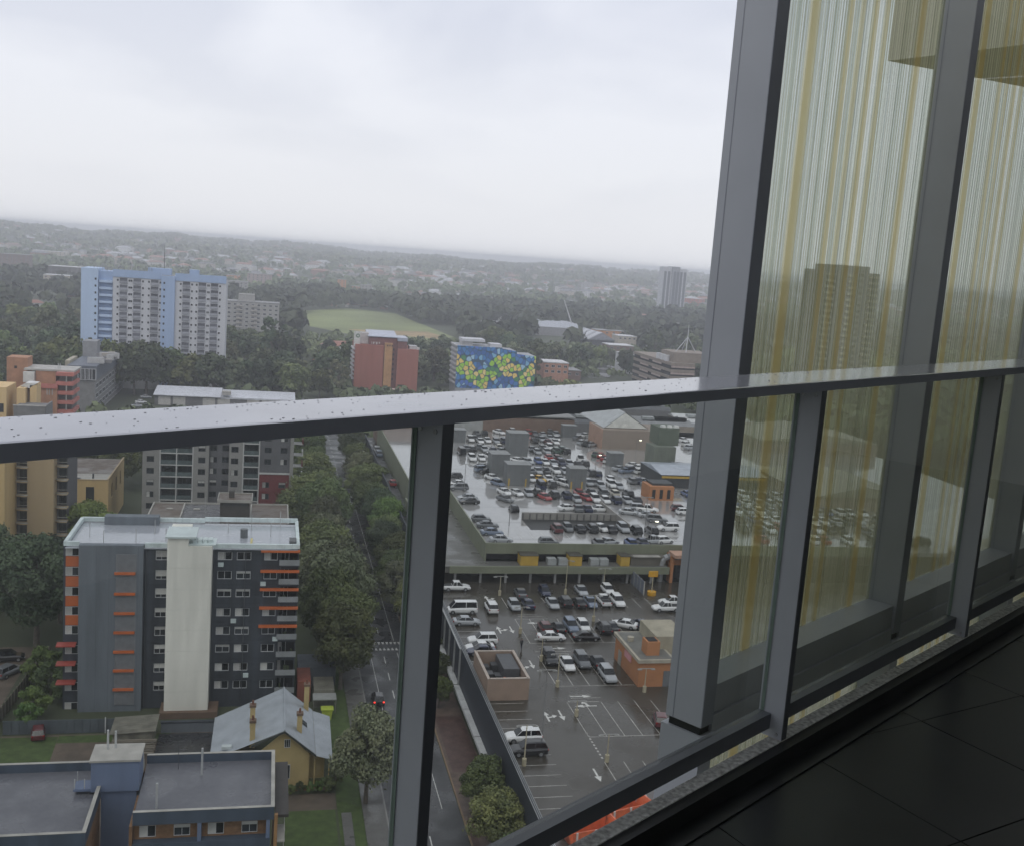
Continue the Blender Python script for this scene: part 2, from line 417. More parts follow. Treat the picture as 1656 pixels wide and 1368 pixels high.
def frit_mat():
    """glass printed with fine vertical white lines and broad ochre bands (flat print); x = along the pane"""
    m, n, l, b = _new('striped_print_glass'); n.remove(b); out = n['Material Output']
    tc = n.new('ShaderNodeTexCoord'); sp = n.new('ShaderNodeSeparateXYZ'); l.new(tc.outputs['Object'], sp.inputs[0])
    def noise1(scale, det, off):
        a = n.new('ShaderNodeMath'); a.operation = 'ADD'; a.inputs[1].default_value = off; l.new(sp.outputs[0], a.inputs[0])
        q = n.new('ShaderNodeTexNoise'); q.noise_dimensions = '1D'; q.inputs['Scale'].default_value = scale; q.inputs['Detail'].default_value = det
        l.new(a.outputs[0], q.inputs['W']); return q.outputs['Fac']
    def ramp(src, p0, p1):
        r = n.new('ShaderNodeMapRange'); r.inputs[1].default_value = p0; r.inputs[2].default_value = p1; l.new(src, r.inputs[0]); return r.outputs[0]
    fine = ramp(noise1(48, 0.6, 3.0), 0.40, 0.54)
    mid = ramp(noise1(17, 0.0, 9.0), 0.4, 0.65)
    band = ramp(noise1(9.5, 1.0, 21.3), 0.575, 0.64)
    c1 = n.new('ShaderNodeMixRGB'); c1.inputs[1].default_value = (0.60, 0.65, 0.63, 1); c1.inputs[2].default_value = (0.97, 1.0, 1.0, 1); l.new(fine, c1.inputs[0])
    c2 = n.new('ShaderNodeMixRGB'); c2.blend_type = 'MULTIPLY'; c2.inputs[2].default_value = (0.93, 0.94, 0.92, 1); l.new(mid, c2.inputs[0]); l.new(c1.outputs[0], c2.inputs[1])
    c3 = n.new('ShaderNodeMixRGB'); c3.inputs[2].default_value = (0.77, 0.77, 0.63, 1); l.new(band, c3.inputs[0]); l.new(c2.outputs[0], c3.inputs[1])
    tr = n.new('ShaderNodeBsdfTransparent'); l.new(c3.outputs[0], tr.inputs[0])
    d = n.new('ShaderNodeBsdfTranslucent'); d2 = n.new('ShaderNodeBsdfDiffuse')
    ink = n.new('ShaderNodeMixRGB'); ink.inputs[1].default_value = (0.84, 0.78, 0.48, 1); ink.inputs[2].default_value = (0.78, 0.63, 0.30, 1); l.new(band, ink.inputs[0])
    l.new(ink.outputs[0], d.inputs[0]); l.new(ink.outputs[0], d2.inputs[0])
    md = n.new('ShaderNodeMixShader'); md.inputs[0].default_value = 0.25; l.new(d.outputs[0], md.inputs[1]); l.new(d2.outputs[0], md.inputs[2])
    fa = n.new('ShaderNodeMapRange'); fa.inputs[3].default_value = 0.25; fa.inputs[4].default_value = 0.36; l.new(band, fa.inputs[0])
    mx = n.new('ShaderNodeMixShader'); l.new(fa.outputs[0], mx.inputs[0]); l.new(tr.outputs[0], mx.inputs[1]); l.new(md.outputs[0], mx.inputs[2])
    gl = n.new('ShaderNodeBsdfGlossy'); gl.inputs['Roughness'].default_value = 0.02; gl.inputs[0].default_value = (0.7, 0.7, 0.7, 1)
    m3 = n.new('ShaderNodeMixShader'); l.new(schlick(n, l, 0.03), m3.inputs[0]); l.new(mx.outputs[0], m3.inputs[1]); l.new(gl.outputs[0], m3.inputs[2])
    l.new(m3.outputs[0], out.inputs[0])
    return m
frit = frit_mat()

# balustrade
bs = thing('balustrade', 'grey metal balustrade with wet flat handrail, blade posts and clear glass panes', 'balustrade', BAL, BROT)
hr = MB().prism([(1.5, -0.3345), (1.5, -0.3065), (1.506, -0.305), (1.700, -0.305), (1.707, -0.309), (1.707, -0.3345)], -3.4, 9.2, axis='x').build('handrail', [rail_m, shaded_dark_coat], bs)
hr.data.polygons.foreach_set('material_index', [1 if k in (0, 5) else 0 for k in range(len(hr.data.polygons))])  # inner face and underside coloured darker to paint in the balcony's shade
posts = [-1.764, -0.1735, 1.4215, 3.016, 4.6105, 6.205, 7.80]
pm_ = MB().box(0, 0.031, 1.502, 1.592, -1.4795, -0.3347).mesh('post', grey_coat)
pface = MB().box(0.0005, 0.0305, 1.4995, 1.5015, -1.4795, -0.3347).mesh('post_front_shade', M('shaded_darker_powder_coat', (0.12, 0.128, 0.14), 0.45))  # added thin face: shade on the post's room side put into its colour
for a in posts:
    po = link('post', pm_, bs, (a, 0, 0))
    link('front_shade', pface, po)
for a, b in zip(posts[:-1], posts[1:]):
    g = MB().box(a+0.034, b-0.003, 1.574, 1.584, -1.400, -0.336).build('glass_pane', clear_glass, bs)
    for e in (a+0.0325, b-0.003):
        MB().box(e, e+0.001, 1.573, 1.585, -1.400, -0.336).build('pane_edge', edge_glass, g)
    MB().box(a+0.032, b-0.001, 1.546, 1.591, -1.452, -1.4005).build('bottom_rail', MATS['shaded_darker_powder_coat'], bs)
for a in (-1.0, 5.40):                                # butt joints of the handrail and fixings at the post feet
    MB().box(a, a+0.0022, 1.4992, 1.7075, -0.3347, -0.3046).build('rail_joint', black_edge, hr)
for a in posts:
    for n_, z_ in ((1.52, -1.465), (1.565, -1.465), (1.52, -0.352), (1.565, -0.352)):
        MB().tube((a-0.003, n_, z_), (a, n_, z_), 0.0055, n=8).build('bolt_head', M('steel_bolt', (0.35, 0.35, 0.36), 0.3, 0.7), bs)
# floor, sill, ceiling, back wall
flo = struct(MB().box(-3.4, 9.2, -1.2, 1.46, -1.70, -1.5505).build('balcony_floor', grout, None, BAL, BROT))
TR = rad(-15.5)
tx, ty = Vector((math.cos(TR), math.sin(TR))), Vector((-math.sin(TR), math.cos(TR)))
tile = MB().box(0.003, 0.597, 0.003, 0.597, -0.0095, 0.0).mesh('tile', tile_m)
og = Vector((2.975, 0.90))
def inside(q): return -3.3 < q.x < 9.1 and -1.15 < q.y < 1.44
for i in range(-12, 14):
    for j in range(-6, 6):
        c = og+tx*(i*0.6)+ty*(j*0.6)
        cs = [c+tx*(0.6*a)+ty*(0.6*b) for a, b in ((0, 0), (1, 0), (1, 1), (0, 1))]
        if all(inside(q) for q in cs):
            link('tile', tile, flo, (c.x, c.y, -1.541), TR)
        elif any(inside(q) for q in cs):       # cut tile along the edge of the floor
            poly = [(q.x, q.y) for q in cs]
            for k, lim, sg in ((0, -3.39, 1), (0, 9.19, -1), (1, -1.19, 1), (1, 1.455, -1)):
                new = []
                for p, q in zip(poly, poly[1:]+poly[:1]):
                    ip, iq = (p[k]-lim)*sg >= 0, (q[k]-lim)*sg >= 0
                    if ip: new.append(p)
                    if ip != iq:
                        t = (lim-p[k])/(q[k]-p[k]); new.append((p[0]+t*(q[0]-p[0]), p[1]+t*(q[1]-p[1])))
                poly = new
                if len(poly) < 3: break
            if len(poly) >= 3:
                cx_, cy_ = sum(p[0] for p in poly)/len(poly), sum(p[1] for p in poly)/len(poly)
                MB().prism([(cx_+(p[0]-cx_)*0.993, cy_+(p[1]-cy_)*0.993) for p in poly], -1.5505, -1.541, axis='z').build('tile', tile_m, flo)
sl = struct(MB().box(-3.4, 9.2, 1.4995, 1.546, -1.75, -1.48).build('balcony_sill', stone, None, BAL, BROT))
MB().box(-3.4, 9.2, 1.462, 1.499, -1.72, -1.483).build('edge_trim', black_edge, sl)
MB().box(-3.4, 9.2, 1.40, 1.4615, -1.549, -1.535).build('drain_strip', black_edge, sl)
struct(MB().box(-3.4, 9.2, -1.5, 1.48, 1.75, 2.05).build('balcony_ceiling', plaster, None, BAL, BROT))
struct(MB().box(-3.4, 9.2, -1.5, -1.21, -1.7, 1.745).build('balcony_wall', M('wall_cladding', (0.62, 0.62, 0.62), 0.6), None, BAL, BROT))
struct(MB().box(9.21, 9.5, -1.5, 1.46, -1.7, 1.745).build('end_wall', M('wall_cladding', (0.62, 0.62, 0.62), 0.6), None, BAL, BROT))
# body of the tower below the balcony
struct(MB().box(-3.4, 9.2, -14, 1.20, -EYE, -1.76).build('tower_wall', M('tower_cladding', (0.28, 0.28, 0.28), 0.6), None, BAL, BROT))
# striped glass screen outside the balustrade
scn = thing('glass_screen', 'tall screen of striped ochre and white glass in grey mullions beyond the rail', 'glass screen', BAL, BROT)
cols = [3.267+1.6935*k for k in range(4)]
for a in cols:
    mu = MB().box(a, a+0.08, 1.952, 2.11, -1.678, 3.2).build('mullion', grey_coat, scn)
    MB().box(a+0.0005, a+0.0795, 1.9495, 1.9515, -1.678, 3.2).build('inner_face', shaded_dark_coat, mu)  # side towards the dark balcony, its shade painted as a darker coat
    MB().box(a-0.0015, a-0.0002, 2.076, 2.079, -1.678, 3.2).build('joint_line', shaded_dark_coat, mu)
    MB().box(a-0.004, a+0.084, 1.945, 2.125, -3.4, -1.712).build('mullion_foot', grey_coat, scn)
    MB().box(a+0.01, a+0.07, 1.96, 2.10, -1.7115, -1.6785).build('joint', black_edge, scn)
    MB().box(a+0.02, a+0.06, 1.56, 1.944, -2.3, -2.1).build('bracket', shaded_dark_coat, scn)
pane = MB().box(0.0, 1.6075, 2.094, 2.104, -1.534, 3.1).mesh('striped_pane', frit)
lpane = MB().box(0.0, 1.6035, 2.094, 2.104, -3.3, -1.832).mesh('striped_pane', frit)
for k, a in enumerate(cols[:-1]):
    link('striped_pane', pane, scn, (a+0.083, 0, 0))
    link('striped_pane', lpane, scn, (a+0.085, 0, 0))
    MB().box(a+0.0815, a+1.692, 1.965, 2.108, -1.65, -1.536).build('sill_transom', grey_coat, scn)
    MB().box(a+0.0855, a+1.688, 1.955, 2.108, -1.83, -1.6515).build('lower_transom', grey_coat, scn)
# projecting corner of the storey above, seen through the screen
C_ = (5.04, 8.54)
wing_pts = [C_, (13.2, 10.3), (13.2, 8.6), (5.9, 6.6)]
struct(MB().prism(wing_pts, EYE+1.9, EYE+5.2, axis='z').build('upper_storey_corner', M('upper_cladding', (0.62, 0.58, 0.50), 0.7), None))
# rain drops standing on the handrail
dv, dq = [], []
for k in range(620):
    a = R.uniform(0.3, 5.6); nn = R.uniform(1.512, 1.70) if R.random() < 0.55 else R.uniform(1.66, 1.704); r = R.uniform(0.0006, 0.0021)*(1 if R.random() < 0.93 else 1.8)
    b = len(dv)
    for q in range(6):
        t = q*math.pi/3; dv.append((a+r*1.5*math.cos(t), nn+r*math.sin(t), -0.3049))
    for q in range(6):
        t = q*math.pi/3; dv.append((a+r*0.9*math.cos(t), nn+r*0.6*math.sin(t), -0.3049+r*0.45))
    for q in range(6): dq.append((b+q, b+(q+1) % 6, b+6+(q+1) % 6, b+6+q))
    dq.append((b+6, b+7, b+8, b+9)); dq.append((b+6, b+9, b+10, b+11))
dm = M('rain_water', (0.40, 0.405, 0.42), 0.03, 0.0, var=0.02)
o = link('raindrops', np_mesh('raindrops', np.array(dv), np.array(dq), dm), None, BAL, BROT)
stuff(tag(o, 'small raindrops standing on the wet handrail', 'raindrops'))
# ------------------------------------------------------------------ buildings on the left side of the street
PF = lambda Y: (lambda a, t, z: (a, Y+t, z))          # wall facing the camera (-Y)
PRt = lambda X: (lambda a, t, z: (X-t, a, z))         # wall facing +X
PL = lambda X: (lambda a, t, z: (X+t, a, z))          # wall facing -X
w_frame = M('white_window_frame', (0.50, 0.51, 0.52), 0.5)
d_frame = M('dark_window_frame', (0.06, 0.065, 0.07), 0.5)
pane_m = window_glass('window_pane')
blind_m = M('window_blind', (0.42, 0.42, 0.40), 0.8, rnd=0.3)
curtain_m = M('pale_curtain', (0.52, 0.52, 0.50), 0.8, rnd=0.2)
slate = M('slate_render', (0.135, 0.155, 0.178), 0.75, var=0.17, scale=0.8, streak=True)
navy = M('charcoal_navy_render', (0.038, 0.046, 0.058), 0.75, var=0.38, scale=0.7, streak=True)
shaft_m = M('off_white_render', (0.73, 0.725, 0.66), 0.8, var=0.11, scale=0.8, streak=True)
louvre_m = M('louvre_grey', (0.21, 0.22, 0.235), 0.6, var=0.12, scale=1.5)
orange_p = M('orange_panel', (0.50, 0.125, 0.035), 0.55, var=0.12)
cap_m = M('pale_metal_capping', (0.56, 0.64, 0.64), 0.4, var=0.12, scale=0.8, rnd=0.08)
roof_wet = wet('wet_roof_membrane', (0.40, 0.42, 0.46), 0.06, 0.30, 0.25, film=0.6)
pipe_m = M('pale_pipe', (0.42, 0.43, 0.43), 0.5)
bal_panel = M('grey_balustrade_panel', (0.26, 0.275, 0.285), 0.35)
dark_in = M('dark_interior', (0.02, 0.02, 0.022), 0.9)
brown_p = M('brown_plinth', (0.15, 0.10, 0.07), 0.8)

b = thing('apartment_block', 'charcoal apartment block with white lift shaft and orange trim in front of the brown roof', 'apartment block', (0, 0, 0))
cx5 = lambda c: -25.4+(c-240)*0.02575
cz5 = lambda c: 24.6-(c-262)*0.0275
FZ = [22.95, 20.1, 17.4, 14.5, 11.7, 9.0, 6.15, 3.4]
WY = 151.4
holes, wins = [], []
for i, z in enumerate(FZ):
    for a0, a1 in ((962, 1040), (1064, 1143), (1213, 1288)):
        x0, x1 = cx5(a0), cx5(a1); holes.append((x0, x1, z-0.62, z+0.62)); wins.append((x0, x1, z, i))
    x0, x1 = cx5(632), cx5(694); holes.append((x0, x1, z-0.72, z+0.72)); wins.append((x0, x1, z, -1))
bal_holes = [(cx5(1300), cx5(1400), z-1.25, z+0.95) for z in FZ]
mb = MB()
facade(mb, -16.9, 4.6, 0, 24.0, holes+bal_holes, 0.18, PF(WY))
mb.face([(-27.6, WY+0.4, 0), (-16.9, WY+0.4, 0), (-16.9, WY+0.4, 24), (-27.6, WY+0.4, 24)])
mb.face([(4.6, WY, 0), (4.6, 165.5, 0), (4.6, 165.5, 24), (4.6, WY, 24)])
mb.face([(-27.6, WY+0.4, 0), (-27.6, 165.5, 0), (-27.6, 165.5, 24), (-27.6, WY+0.4, 24)])
mb.face([(-27.6, 165.5, 0), (4.6, 165.5, 0), (4.6, 165.5, 24), (-27.6, 165.5, 24)])
mb.build('wall', navy, b)
for x0, x1, z, i in wins:
    bl = None
    if i < 0: bl = (-R.choice([0.35, 0.55, 0.7, 0.5]), curtain_m)
    elif R.random() < 0.6: bl = (R.choice([0.45, 0.48, -0.3]), curtain_m)
    window(b, (x0+x1)/2, WY+0.16, z, x1-x0-0.02, 1.24 if i >= 0 else 1.42, w_frame, pane_m, bars=1, blind=bl, t=0.09)
for i, z in enumerate(FZ):                                   # corner balconies
    x0, x1 = cx5(1300), cx5(1400)
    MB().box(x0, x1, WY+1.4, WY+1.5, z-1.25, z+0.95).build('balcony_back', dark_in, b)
    MB().box(x0-0.05, x1+0.25, WY-0.35, WY+1.4, z-1.42, z-1.255).build('balcony_slab', navy, b)
    MB().box(x0-0.05, x1+0.25, WY-0.40, WY-0.33, z-1.25, z-0.42).build('balcony_front', bal_panel, b)
    window(b, x0+0.75, WY+1.38, z-0.15, 1.2, 2.0, w_frame, pane_m, bars=1, blind=(0.4, curtain_m) if R.random() < 0.4 else None, name='balcony_door')
    for q in range(R.randint(1, 3)):
        s_ = R.uniform(0.2, 0.45); xx = R.uniform(x0+0.3, x1-0.4)
        MB().box(xx, xx+s_, WY+0.3, WY+0.3+s_, z-1.25, z-1.25+R.uniform(0.5, 1.3)).build('balcony_clutter', M('clutter%d' % R.randint(0, 3), R.choice([(0.05, 0.07, 0.03), (0.3, 0.3, 0.3), (0.12, 0.08, 0.06), (0.06, 0.06, 0.07)]), 0.8), b)
for zc in (cz5(290), cz5(400), cz5(500), cz5(602), cz5(703)):
    MB().box(cx5(1196), cx5(1410), WY-0.75, WY-0.02, zc-0.11, zc+0.14).build('orange_ledge', orange_p, b)
pn = MB()
pn.box(cx5(240), cx5(572), 150.6, WY+0.38, 0.0, 24.55)
pn.build('grey_panel', slate, b)
lv = MB()
for k in range(15):
    x = cx5(431)+k*(cx5(535)-cx5(431))/15
    lv.box(x, x+0.11, 150.49, 150.56, 1.0, cz5(308))
lv.box(cx5(431), cx5(537), 150.56, 150.598, 1.0, cz5(308))
lv.build('louvre_strip', louvre_m, b)
for cyy in (408, 517, 621, 724, 828, 930, 1033):
    MB().box(cx5(424), cx5(533), 150.2, 150.485, cz5(cyy)-0.17, cz5(cyy)+0.17).build('orange_sill', orange_p, b)
for k, cyy in enumerate((308, 413, 519, 623, 725, 832, 931, 1033, 1142)):     # stair wing left of the panel
    z = cz5(cyy)
    window(b, cx5(200), WY+0.36, z, 1.75, 1.25, w_frame, pane_m, bars=1, blind=(0.5, blind_m))
    if 0 < k < 5: MB().box(cx5(167), cx5(236), WY+0.30, WY+0.39, cz5(cyy-26), cz5(cyy-79)).build('orange_panel', orange_p, b)
for cyy in (797, 899, 1001):
    z = cz5(cyy)
    MB().prism([(WY+0.38, z+0.18), (WY+0.38, z-0.02), (WY-0.9, z-0.12), (WY-0.9, z+0.0)], cx5(126), cx5(226), axis='x').build('awning', M('red_awning', (0.30, 0.055, 0.04), 0.6), b)
sh = MB().box(cx5(703), cx5(936), 148.3, WY-0.01, 0.95, 25.2)
sh.box(cx5(703), cx5(812), 148.302, WY+4.5, 25.2, 26.4)
sh.build('lift_shaft', shaft_m, b)
cp_ = MB().box(cx5(690)+0.05, cx5(852), 148.0, 153.6, 26.4, 26.62)
cp_.build('shaft_cap', cap_m, b)
MB().box(cx5(812), cx5(955), 148.6, 151.9, 25.25, 25.42).build('condenser_deck', cap_m, b)
for k in range(4): MB().box(cx5(835+k*27), cx5(835+k*27)+0.5, 149.2, 150.6, 25.42, 25.95).build('condenser', cap_m, b)
MB().box(cx5(680), cx5(990), 147.6, WY-0.02, 0.0, 0.94).build('plinth', brown_p, b)
rf = MB().face([(-27.3, 150.9, 24.02), (4.4, 150.9, 24.02), (4.4, 165.3, 24.02), (-27.3, 165.3, 24.02)]).build('roof', roof_wet, b)
def capping(x0, x1, y, z, n, along='x', d=0.42, yy=None):
    L = (x1-x0)/n
    for k in range(n):
        if along == 'x': MB().box(x0+k*L+0.015, x0+(k+1)*L-0.015, y-0.07, y+d, z-0.62, z).build('capping', cap_m, b)
        else: MB().box(y-0.07, y+d, x0+k*L+0.015, x0+(k+1)*L-0.015, z-0.62, z).build('capping', cap_m, b)
capping(-27.6, -25.5, WY+0.33, 24.75, 2); capping(-16.8, -13.6, WY-0.1, 24.75, 3); capping(-7.4, 4.7, WY-0.1, 24.75, 11)
capping(-27.4, -24.0, 165.1, 24.75, 3); capping(-16.2, -9.5, 165.1, 24.8, 6); capping(-9.5, 4.6, 165.1, 25.0, 12)
capping(151.9, 165.1, -27.55, 24.75, 8, 'y'); capping(151.6, 165.1, 4.25, 24.75, 8, 'y')
MB().box(-24.0, -16.2, 163.6, 165.4, 24.03, 25.3).build('plant_upstand', slate, b)
for x, y, h in ((-25.0, 157, 2.4), (-22.6, 153.5, 1.9), (-16.2, 158.5, 2.2), (-14.3, 155, 1.9), (-5.8, 160, 1.4), (-2.4, 161.5, 2.4), (0.5, 158, 2.2), (1.9, 162.6, 2.8), (-18.3, 154, 2.1)):
    MB().tube((x, y, 24.02), (x, y, 24.02+h), 0.055, n=6).build('vent_pipe', pipe_m, b)
MB().tube((-3.4, 157.5, 24.02), (-3.4, 157.5, 25.3), 0.55, n=12).build('exhaust_fan', M('fan_grey', (0.13, 0.14, 0.15), 0.5), b)
MB().box(-2.4, -2.1, 153, 156.5, 24.05, 24.2).build('roof_ladder', M('yellow_ladder', (0.55, 0.48, 0.20), 0.6), b)
MB().box(3.2, 4.2, 152.4, 154.5, 24.03, 24.95).build('air_unit', M('unit_grey', (0.12, 0.125, 0.13), 0.6), b)

# cottage with the metal roof
h_ = thing('cottage', 'old cream cottage with grey-blue metal gable roof and tall chimneys', 'house')
cream = M('cream_render', (0.46, 0.36, 0.17), 0.8, var=0.1)
roofm = M('corrugated_roof', (0.33, 0.36, 0.39), 0.30, 0.1, var=0.14, scale=0.5)
trim_d = M('dark_trim', (0.05, 0.055, 0.05), 0.6)
wf = MB(); hl_ = [(5.6, 6.5, 4.6, 6.1)]
facade(wf, -0.6, 6.2, 0, 4.6, [(-0.1, 0.5, 0.5, 3.0)], 0.15, PF(126.6))
wf.face([(-0.6, 126.6, 4.6), (6.2, 126.6, 4.6), (3.0, 126.6, 7.7)])
wf.box(-5.6, -0.62, 127.6, 138.6, 0, 3.9); wf.box(6.22, 8.2, 128.2, 138.4, 0, 3.5)
wf.face([(6.2, 126.6, 0), (6.2, 138.6, 0), (6.2, 138.6, 4.2), (6.2, 126.6, 4.2)])
wf.build('wall', cream, h_)
def sheet_roof(name, p, q, r, s, n):
    """corrugated slope between ridge p-q and eave s-r: a real ribbed sheet"""
    mb = MB(); P0, Q0, R0, S0 = map(Vector, (p, q, r, s)); nrm = (Q0-P0).cross(S0-P0).normalized()
    if nrm.z < 0: nrm = -nrm
    for k in range(n):
        t0, t1 = k/n, (k+1)/n
        a, b2 = P0.lerp(Q0, t0), P0.lerp(Q0, t1); c, d = S0.lerp(R0, t1), S0.lerp(R0, t0)
        m1, m2 = (a+b2)/2+nrm*0.05, (c+d)/2+nrm*0.05
        mb.face([a, m1, m2, d]); mb.face([m1, b2, c, m2])
    return mb.build(name, roofm, h_)
sheet_roof('roof_slope', (3.0, 126.0, 8.05), (3.0, 139.2, 8.05), (-6.0, 139.2, 3.95), (-6.0, 126.9, 3.95), 40)
sheet_roof('roof_slope', (3.0, 139.2, 8.05), (3.0, 126.0, 8.05), (6.9, 126.0, 4.75), (6.9, 139.2, 4.75), 40)
sheet_roof('verandah_roof', (6.95, 139.2, 4.6), (6.95, 126.0, 4.6), (9.1, 126.4, 3.75), (9.3, 139.2, 3.75), 40)
MB().tube((3.0, 125.95, 8.08), (3.0, 139.25, 8.08), 0.12, n=6).build('ridge_cap', roofm, h_)
MB().prism([(3.0, 7.78), (3.0, 8.05), (7.0, 4.72), (7.0, 4.45)], 125.9, 126.05).build('barge_board', trim_d, h_)
MB().prism([(3.0, 7.78), (3.0, 8.05), (-1.0, 6.2), (-1.0, 5.93)], 125.9, 126.05).build('barge_board', trim_d, h_)
for x, y, zb, zt in ((-1.0, 131.5, 5.5, 8.9), (-0.9, 127.6, 5.3, 8.6), (4.9, 129.2, 5.6, 8.7), (6.0, 137.8, 4.8, 8.9)):
    c = MB().box(x-0.32, x+0.32, y-0.32, y+0.32, zb, zt).build('chimney', cream, h_)
    MB().box(x-0.42, x+0.42, y-0.42, y+0.42, zt, zt+0.3).build('chimney_cap', brown_p, c)
    MB().tube((x, y, zt+0.3), (x, y, zt+0.85), 0.16, 0.12, n=8).build('chimney_pot', M('terracotta', (0.16, 0.07, 0.045), 0.8), c)
window(h_, 3.4, 126.55, 6.1, 0.75, 1.1, w_frame, pane_m, bars=2)
window(h_, 0.2, 126.72, 1.75, 0.58, 2.45, w_frame, pane_m, bars=1)
window(h_, 3.4, 126.55, 2.3, 0.95, 1.9, w_frame, pane_m, bars=1)
for x in (6.9, 8.7):
    MB().box(x-0.07, x+0.07, 126.6, 126.74, 0, 3.7).build('verandah_post', cream, h_)
MB().box(6.25, 8.9, 126.7, 126.78, 0.3, 1.2).build('verandah_rail', M('green_rail', (0.10, 0.11, 0.05), 0.7), h_)
MB().box(-1.0, 9.0, 125.9, 126.3, -0.05, 0.35).build('base_course', M('pinkish_base', (0.24, 0.14, 0.09), 0.8), h_)
MB().face([(5.1, 133.4, 6.33), (6.0, 133.4, 5.57), (6.0, 131.9, 5.57), (5.1, 131.9, 6.33)]).build('skylight', pane_m, h_)
MB().box(-4.6, -3.4, 127.6, 128.3, 5.0, 5.35).build('solar_heater', M('pale_solar', (0.55, 0.6, 0.6), 0.15), h_)

# bottom-left flats
f = thing('blue_flats', 'low brick flats with blue painted parapets and flat grey roof, nearest the camera', 'apartment block')
blue_d = M('dark_blue_paint', (0.058, 0.078, 0.11), 0.6, var=0.22, scale=0.6, streak=True)
blue_l = M('mid_blue_paint', (0.135, 0.175, 0.27), 0.6, var=0.10, scale=0.8, streak=True)
brickm = M('brown_brick', (0.20, 0.115, 0.062), 0.85, var=0.3, scale=2.5)
roof_g = wet('weathered_roof', (0.125, 0.128, 0.145), 0.25, 0.6, 0.22)
white_b = M('bleached_concrete', (0.36, 0.35, 0.32), 0.7, var=0.2)
def flat_bay(x0, x1, y0, y1, zt):
    MB().face([(x0, y0, zt-0.9), (x1, y0, zt-0.9), (x1, y1, zt-0.9), (x0, y1, zt-0.9)]).build('roof', roof_g, f)
    for q in ((x0, x1, y0-0.3, y0), (x0, x1, y1, y1+0.3)):
        pa = MB().box(q[0], q[1], q[2], q[3], zt-1.3, zt).build('parapet', blue_d, f)
        MB().box(q[0], q[1], q[2]-0.03, q[3]+0.03, zt, zt+0.04).build('coping', white_b, pa)
    pa = MB().box(x1, x1+0.3, y0-0.3, y1+0.3, zt-1.3, zt).build('parapet', blue_d, f)
    MB().box(x1-0.03, x1+0.33, y0-0.33, y1+0.33, zt+0.002, zt+0.05).build('coping', white_b, pa)
flat_bay(-15.6+4.4, 1.3, 95.6, 106.6, 15.0)
flat_bay(-34, -15.2, 93.2, 106.3, 14.6)
MB().face([(1.62, 95.3, 0), (1.62, 107, 0), (1.62, 107, 13.7), (1.62, 95.3, 13.7)]).build('end_wall', brickm, f)
MB().box(1.7, 3.0, 96.5, 107.2, 13.2, 13.5).build('side_awning', M('dark_brown_roofing', (0.055, 0.05, 0.047), 0.7), f)
ST = 2.75
for k in range(5):                                            # storeys seen under the front parapet
    zt = 13.7-k*ST
    for x0, x1, y in ((-11.2, 1.3, 96.2), (-34, -15.2, 93.8)):
        wl_ = MB(); hs = []
        nb = int((x1-x0)/3.1)
        for j in range(nb):
            xa = x0+0.5+j*3.1; hs.append((xa, xa+1.5, zt-1.75, zt-0.55))
        facade(wl_, x0, x1, zt-ST+0.85, zt, hs, 0.12, PF(y))
        wl_.build('brick_wall', brickm, f)
        for q in hs: window(f, (q[0]+q[1])/2, y+0.1, (q[2]+q[3])/2, 1.48, 1.18, w_frame, pane_m, blind=(R.choice([0.5, -0.5, -0.3]), blind_m))
        MB().box(x0, x1, y-0.9, y+0.02, zt-ST-0.15, zt-ST+0.85).build('balcony_band', blue_d, f)
    for x in (-5.4, 0.9): MB().box(x, x+0.35, 95.35, 96.15, zt-ST+0.86, zt-0.01).build('pier', blue_l, f)
    MB().box(1.66, 2.7, 95.6, 98.6, zt-ST+0.2, zt-ST+0.35).build('side_balcony', white_b, f)
    for y in (95.65, 97.1, 98.55): MB().box(2.62, 2.68, y-0.03, y+0.03, zt-ST+0.35, zt-ST+1.35).build('side_baluster', white_b, f)
    MB().box(2.62, 2.68, 95.6, 98.6, zt-ST+1.35, zt-ST+1.42).build('side_rail', white_b, f)
MB().box(1.64, 1.95, 95.2, 95.6, 0, 14.2).build('orange_downpipe', M('ochre_pier', (0.32, 0.18, 0.08), 0.7), f)
MB().box(-14.9, -11.6, 101.6, 106.2, 0, 14.0).build('stair_tower', blue_l, f)
MB().box(-15.8, -11.35, 101.3, 104.6, 14.0, 17.1).build('tank_room', blue_l, f)
MB().box(-15.95, -11.2, 101.15, 104.75, 17.1, 17.3).build('tank_room_roof', white_b, f)
MB().prism([(104.62, 14.0), (104.62, 17.0), (106.3, 14.0)], -11.75, -11.36, axis='x').build('sloped_side', white_b, f)
MB().box(-17.4, -15.82, 101.4, 103.2, 14.05, 14.3).build('landing', blue_l, f)
for x, y in ((-17.3, 101.5), (-16.4, 101.5), (-17.3, 103.1)): MB().box(x-0.04, x+0.04, y-0.04, y+0.04, 14.3, 15.3).build('landing_post', pipe_m, f)
MB().box(-15.19, -11.21, 106.0, 106.6, 0, 13.6).build('stairwell_back', brickm, f)
for x, y0 in ((-15.19, 93.3), (-11.5, 95.3)): MB().box(x, x+0.28, y0, 101.1, 0, 13.6).build('stairwell_side', brickm, f)
for x, y, h in ((-9.3, 97.5, 2.6), (-5.6, 103.8, 2.9), (-14.6, 103.6, 5.2), (-13.9, 103.8, 5.0)):
    MB().tube((x, y, 14.1), (x, y, 14.1+h), 0.11, n=8).build('vent_pipe', pipe_m, f)
MB().tube((-8.0, 105.2, 14.1), (-8.0, 105.2, 17.3), 0.03, n=5).build('aerial_mast', d_frame, f)
for k in range(4): MB().box(-8.6, -7.4, 105.18, 105.22, 16.2+k*0.3, 16.23+k*0.3).build('aerial_rod', d_frame, f)

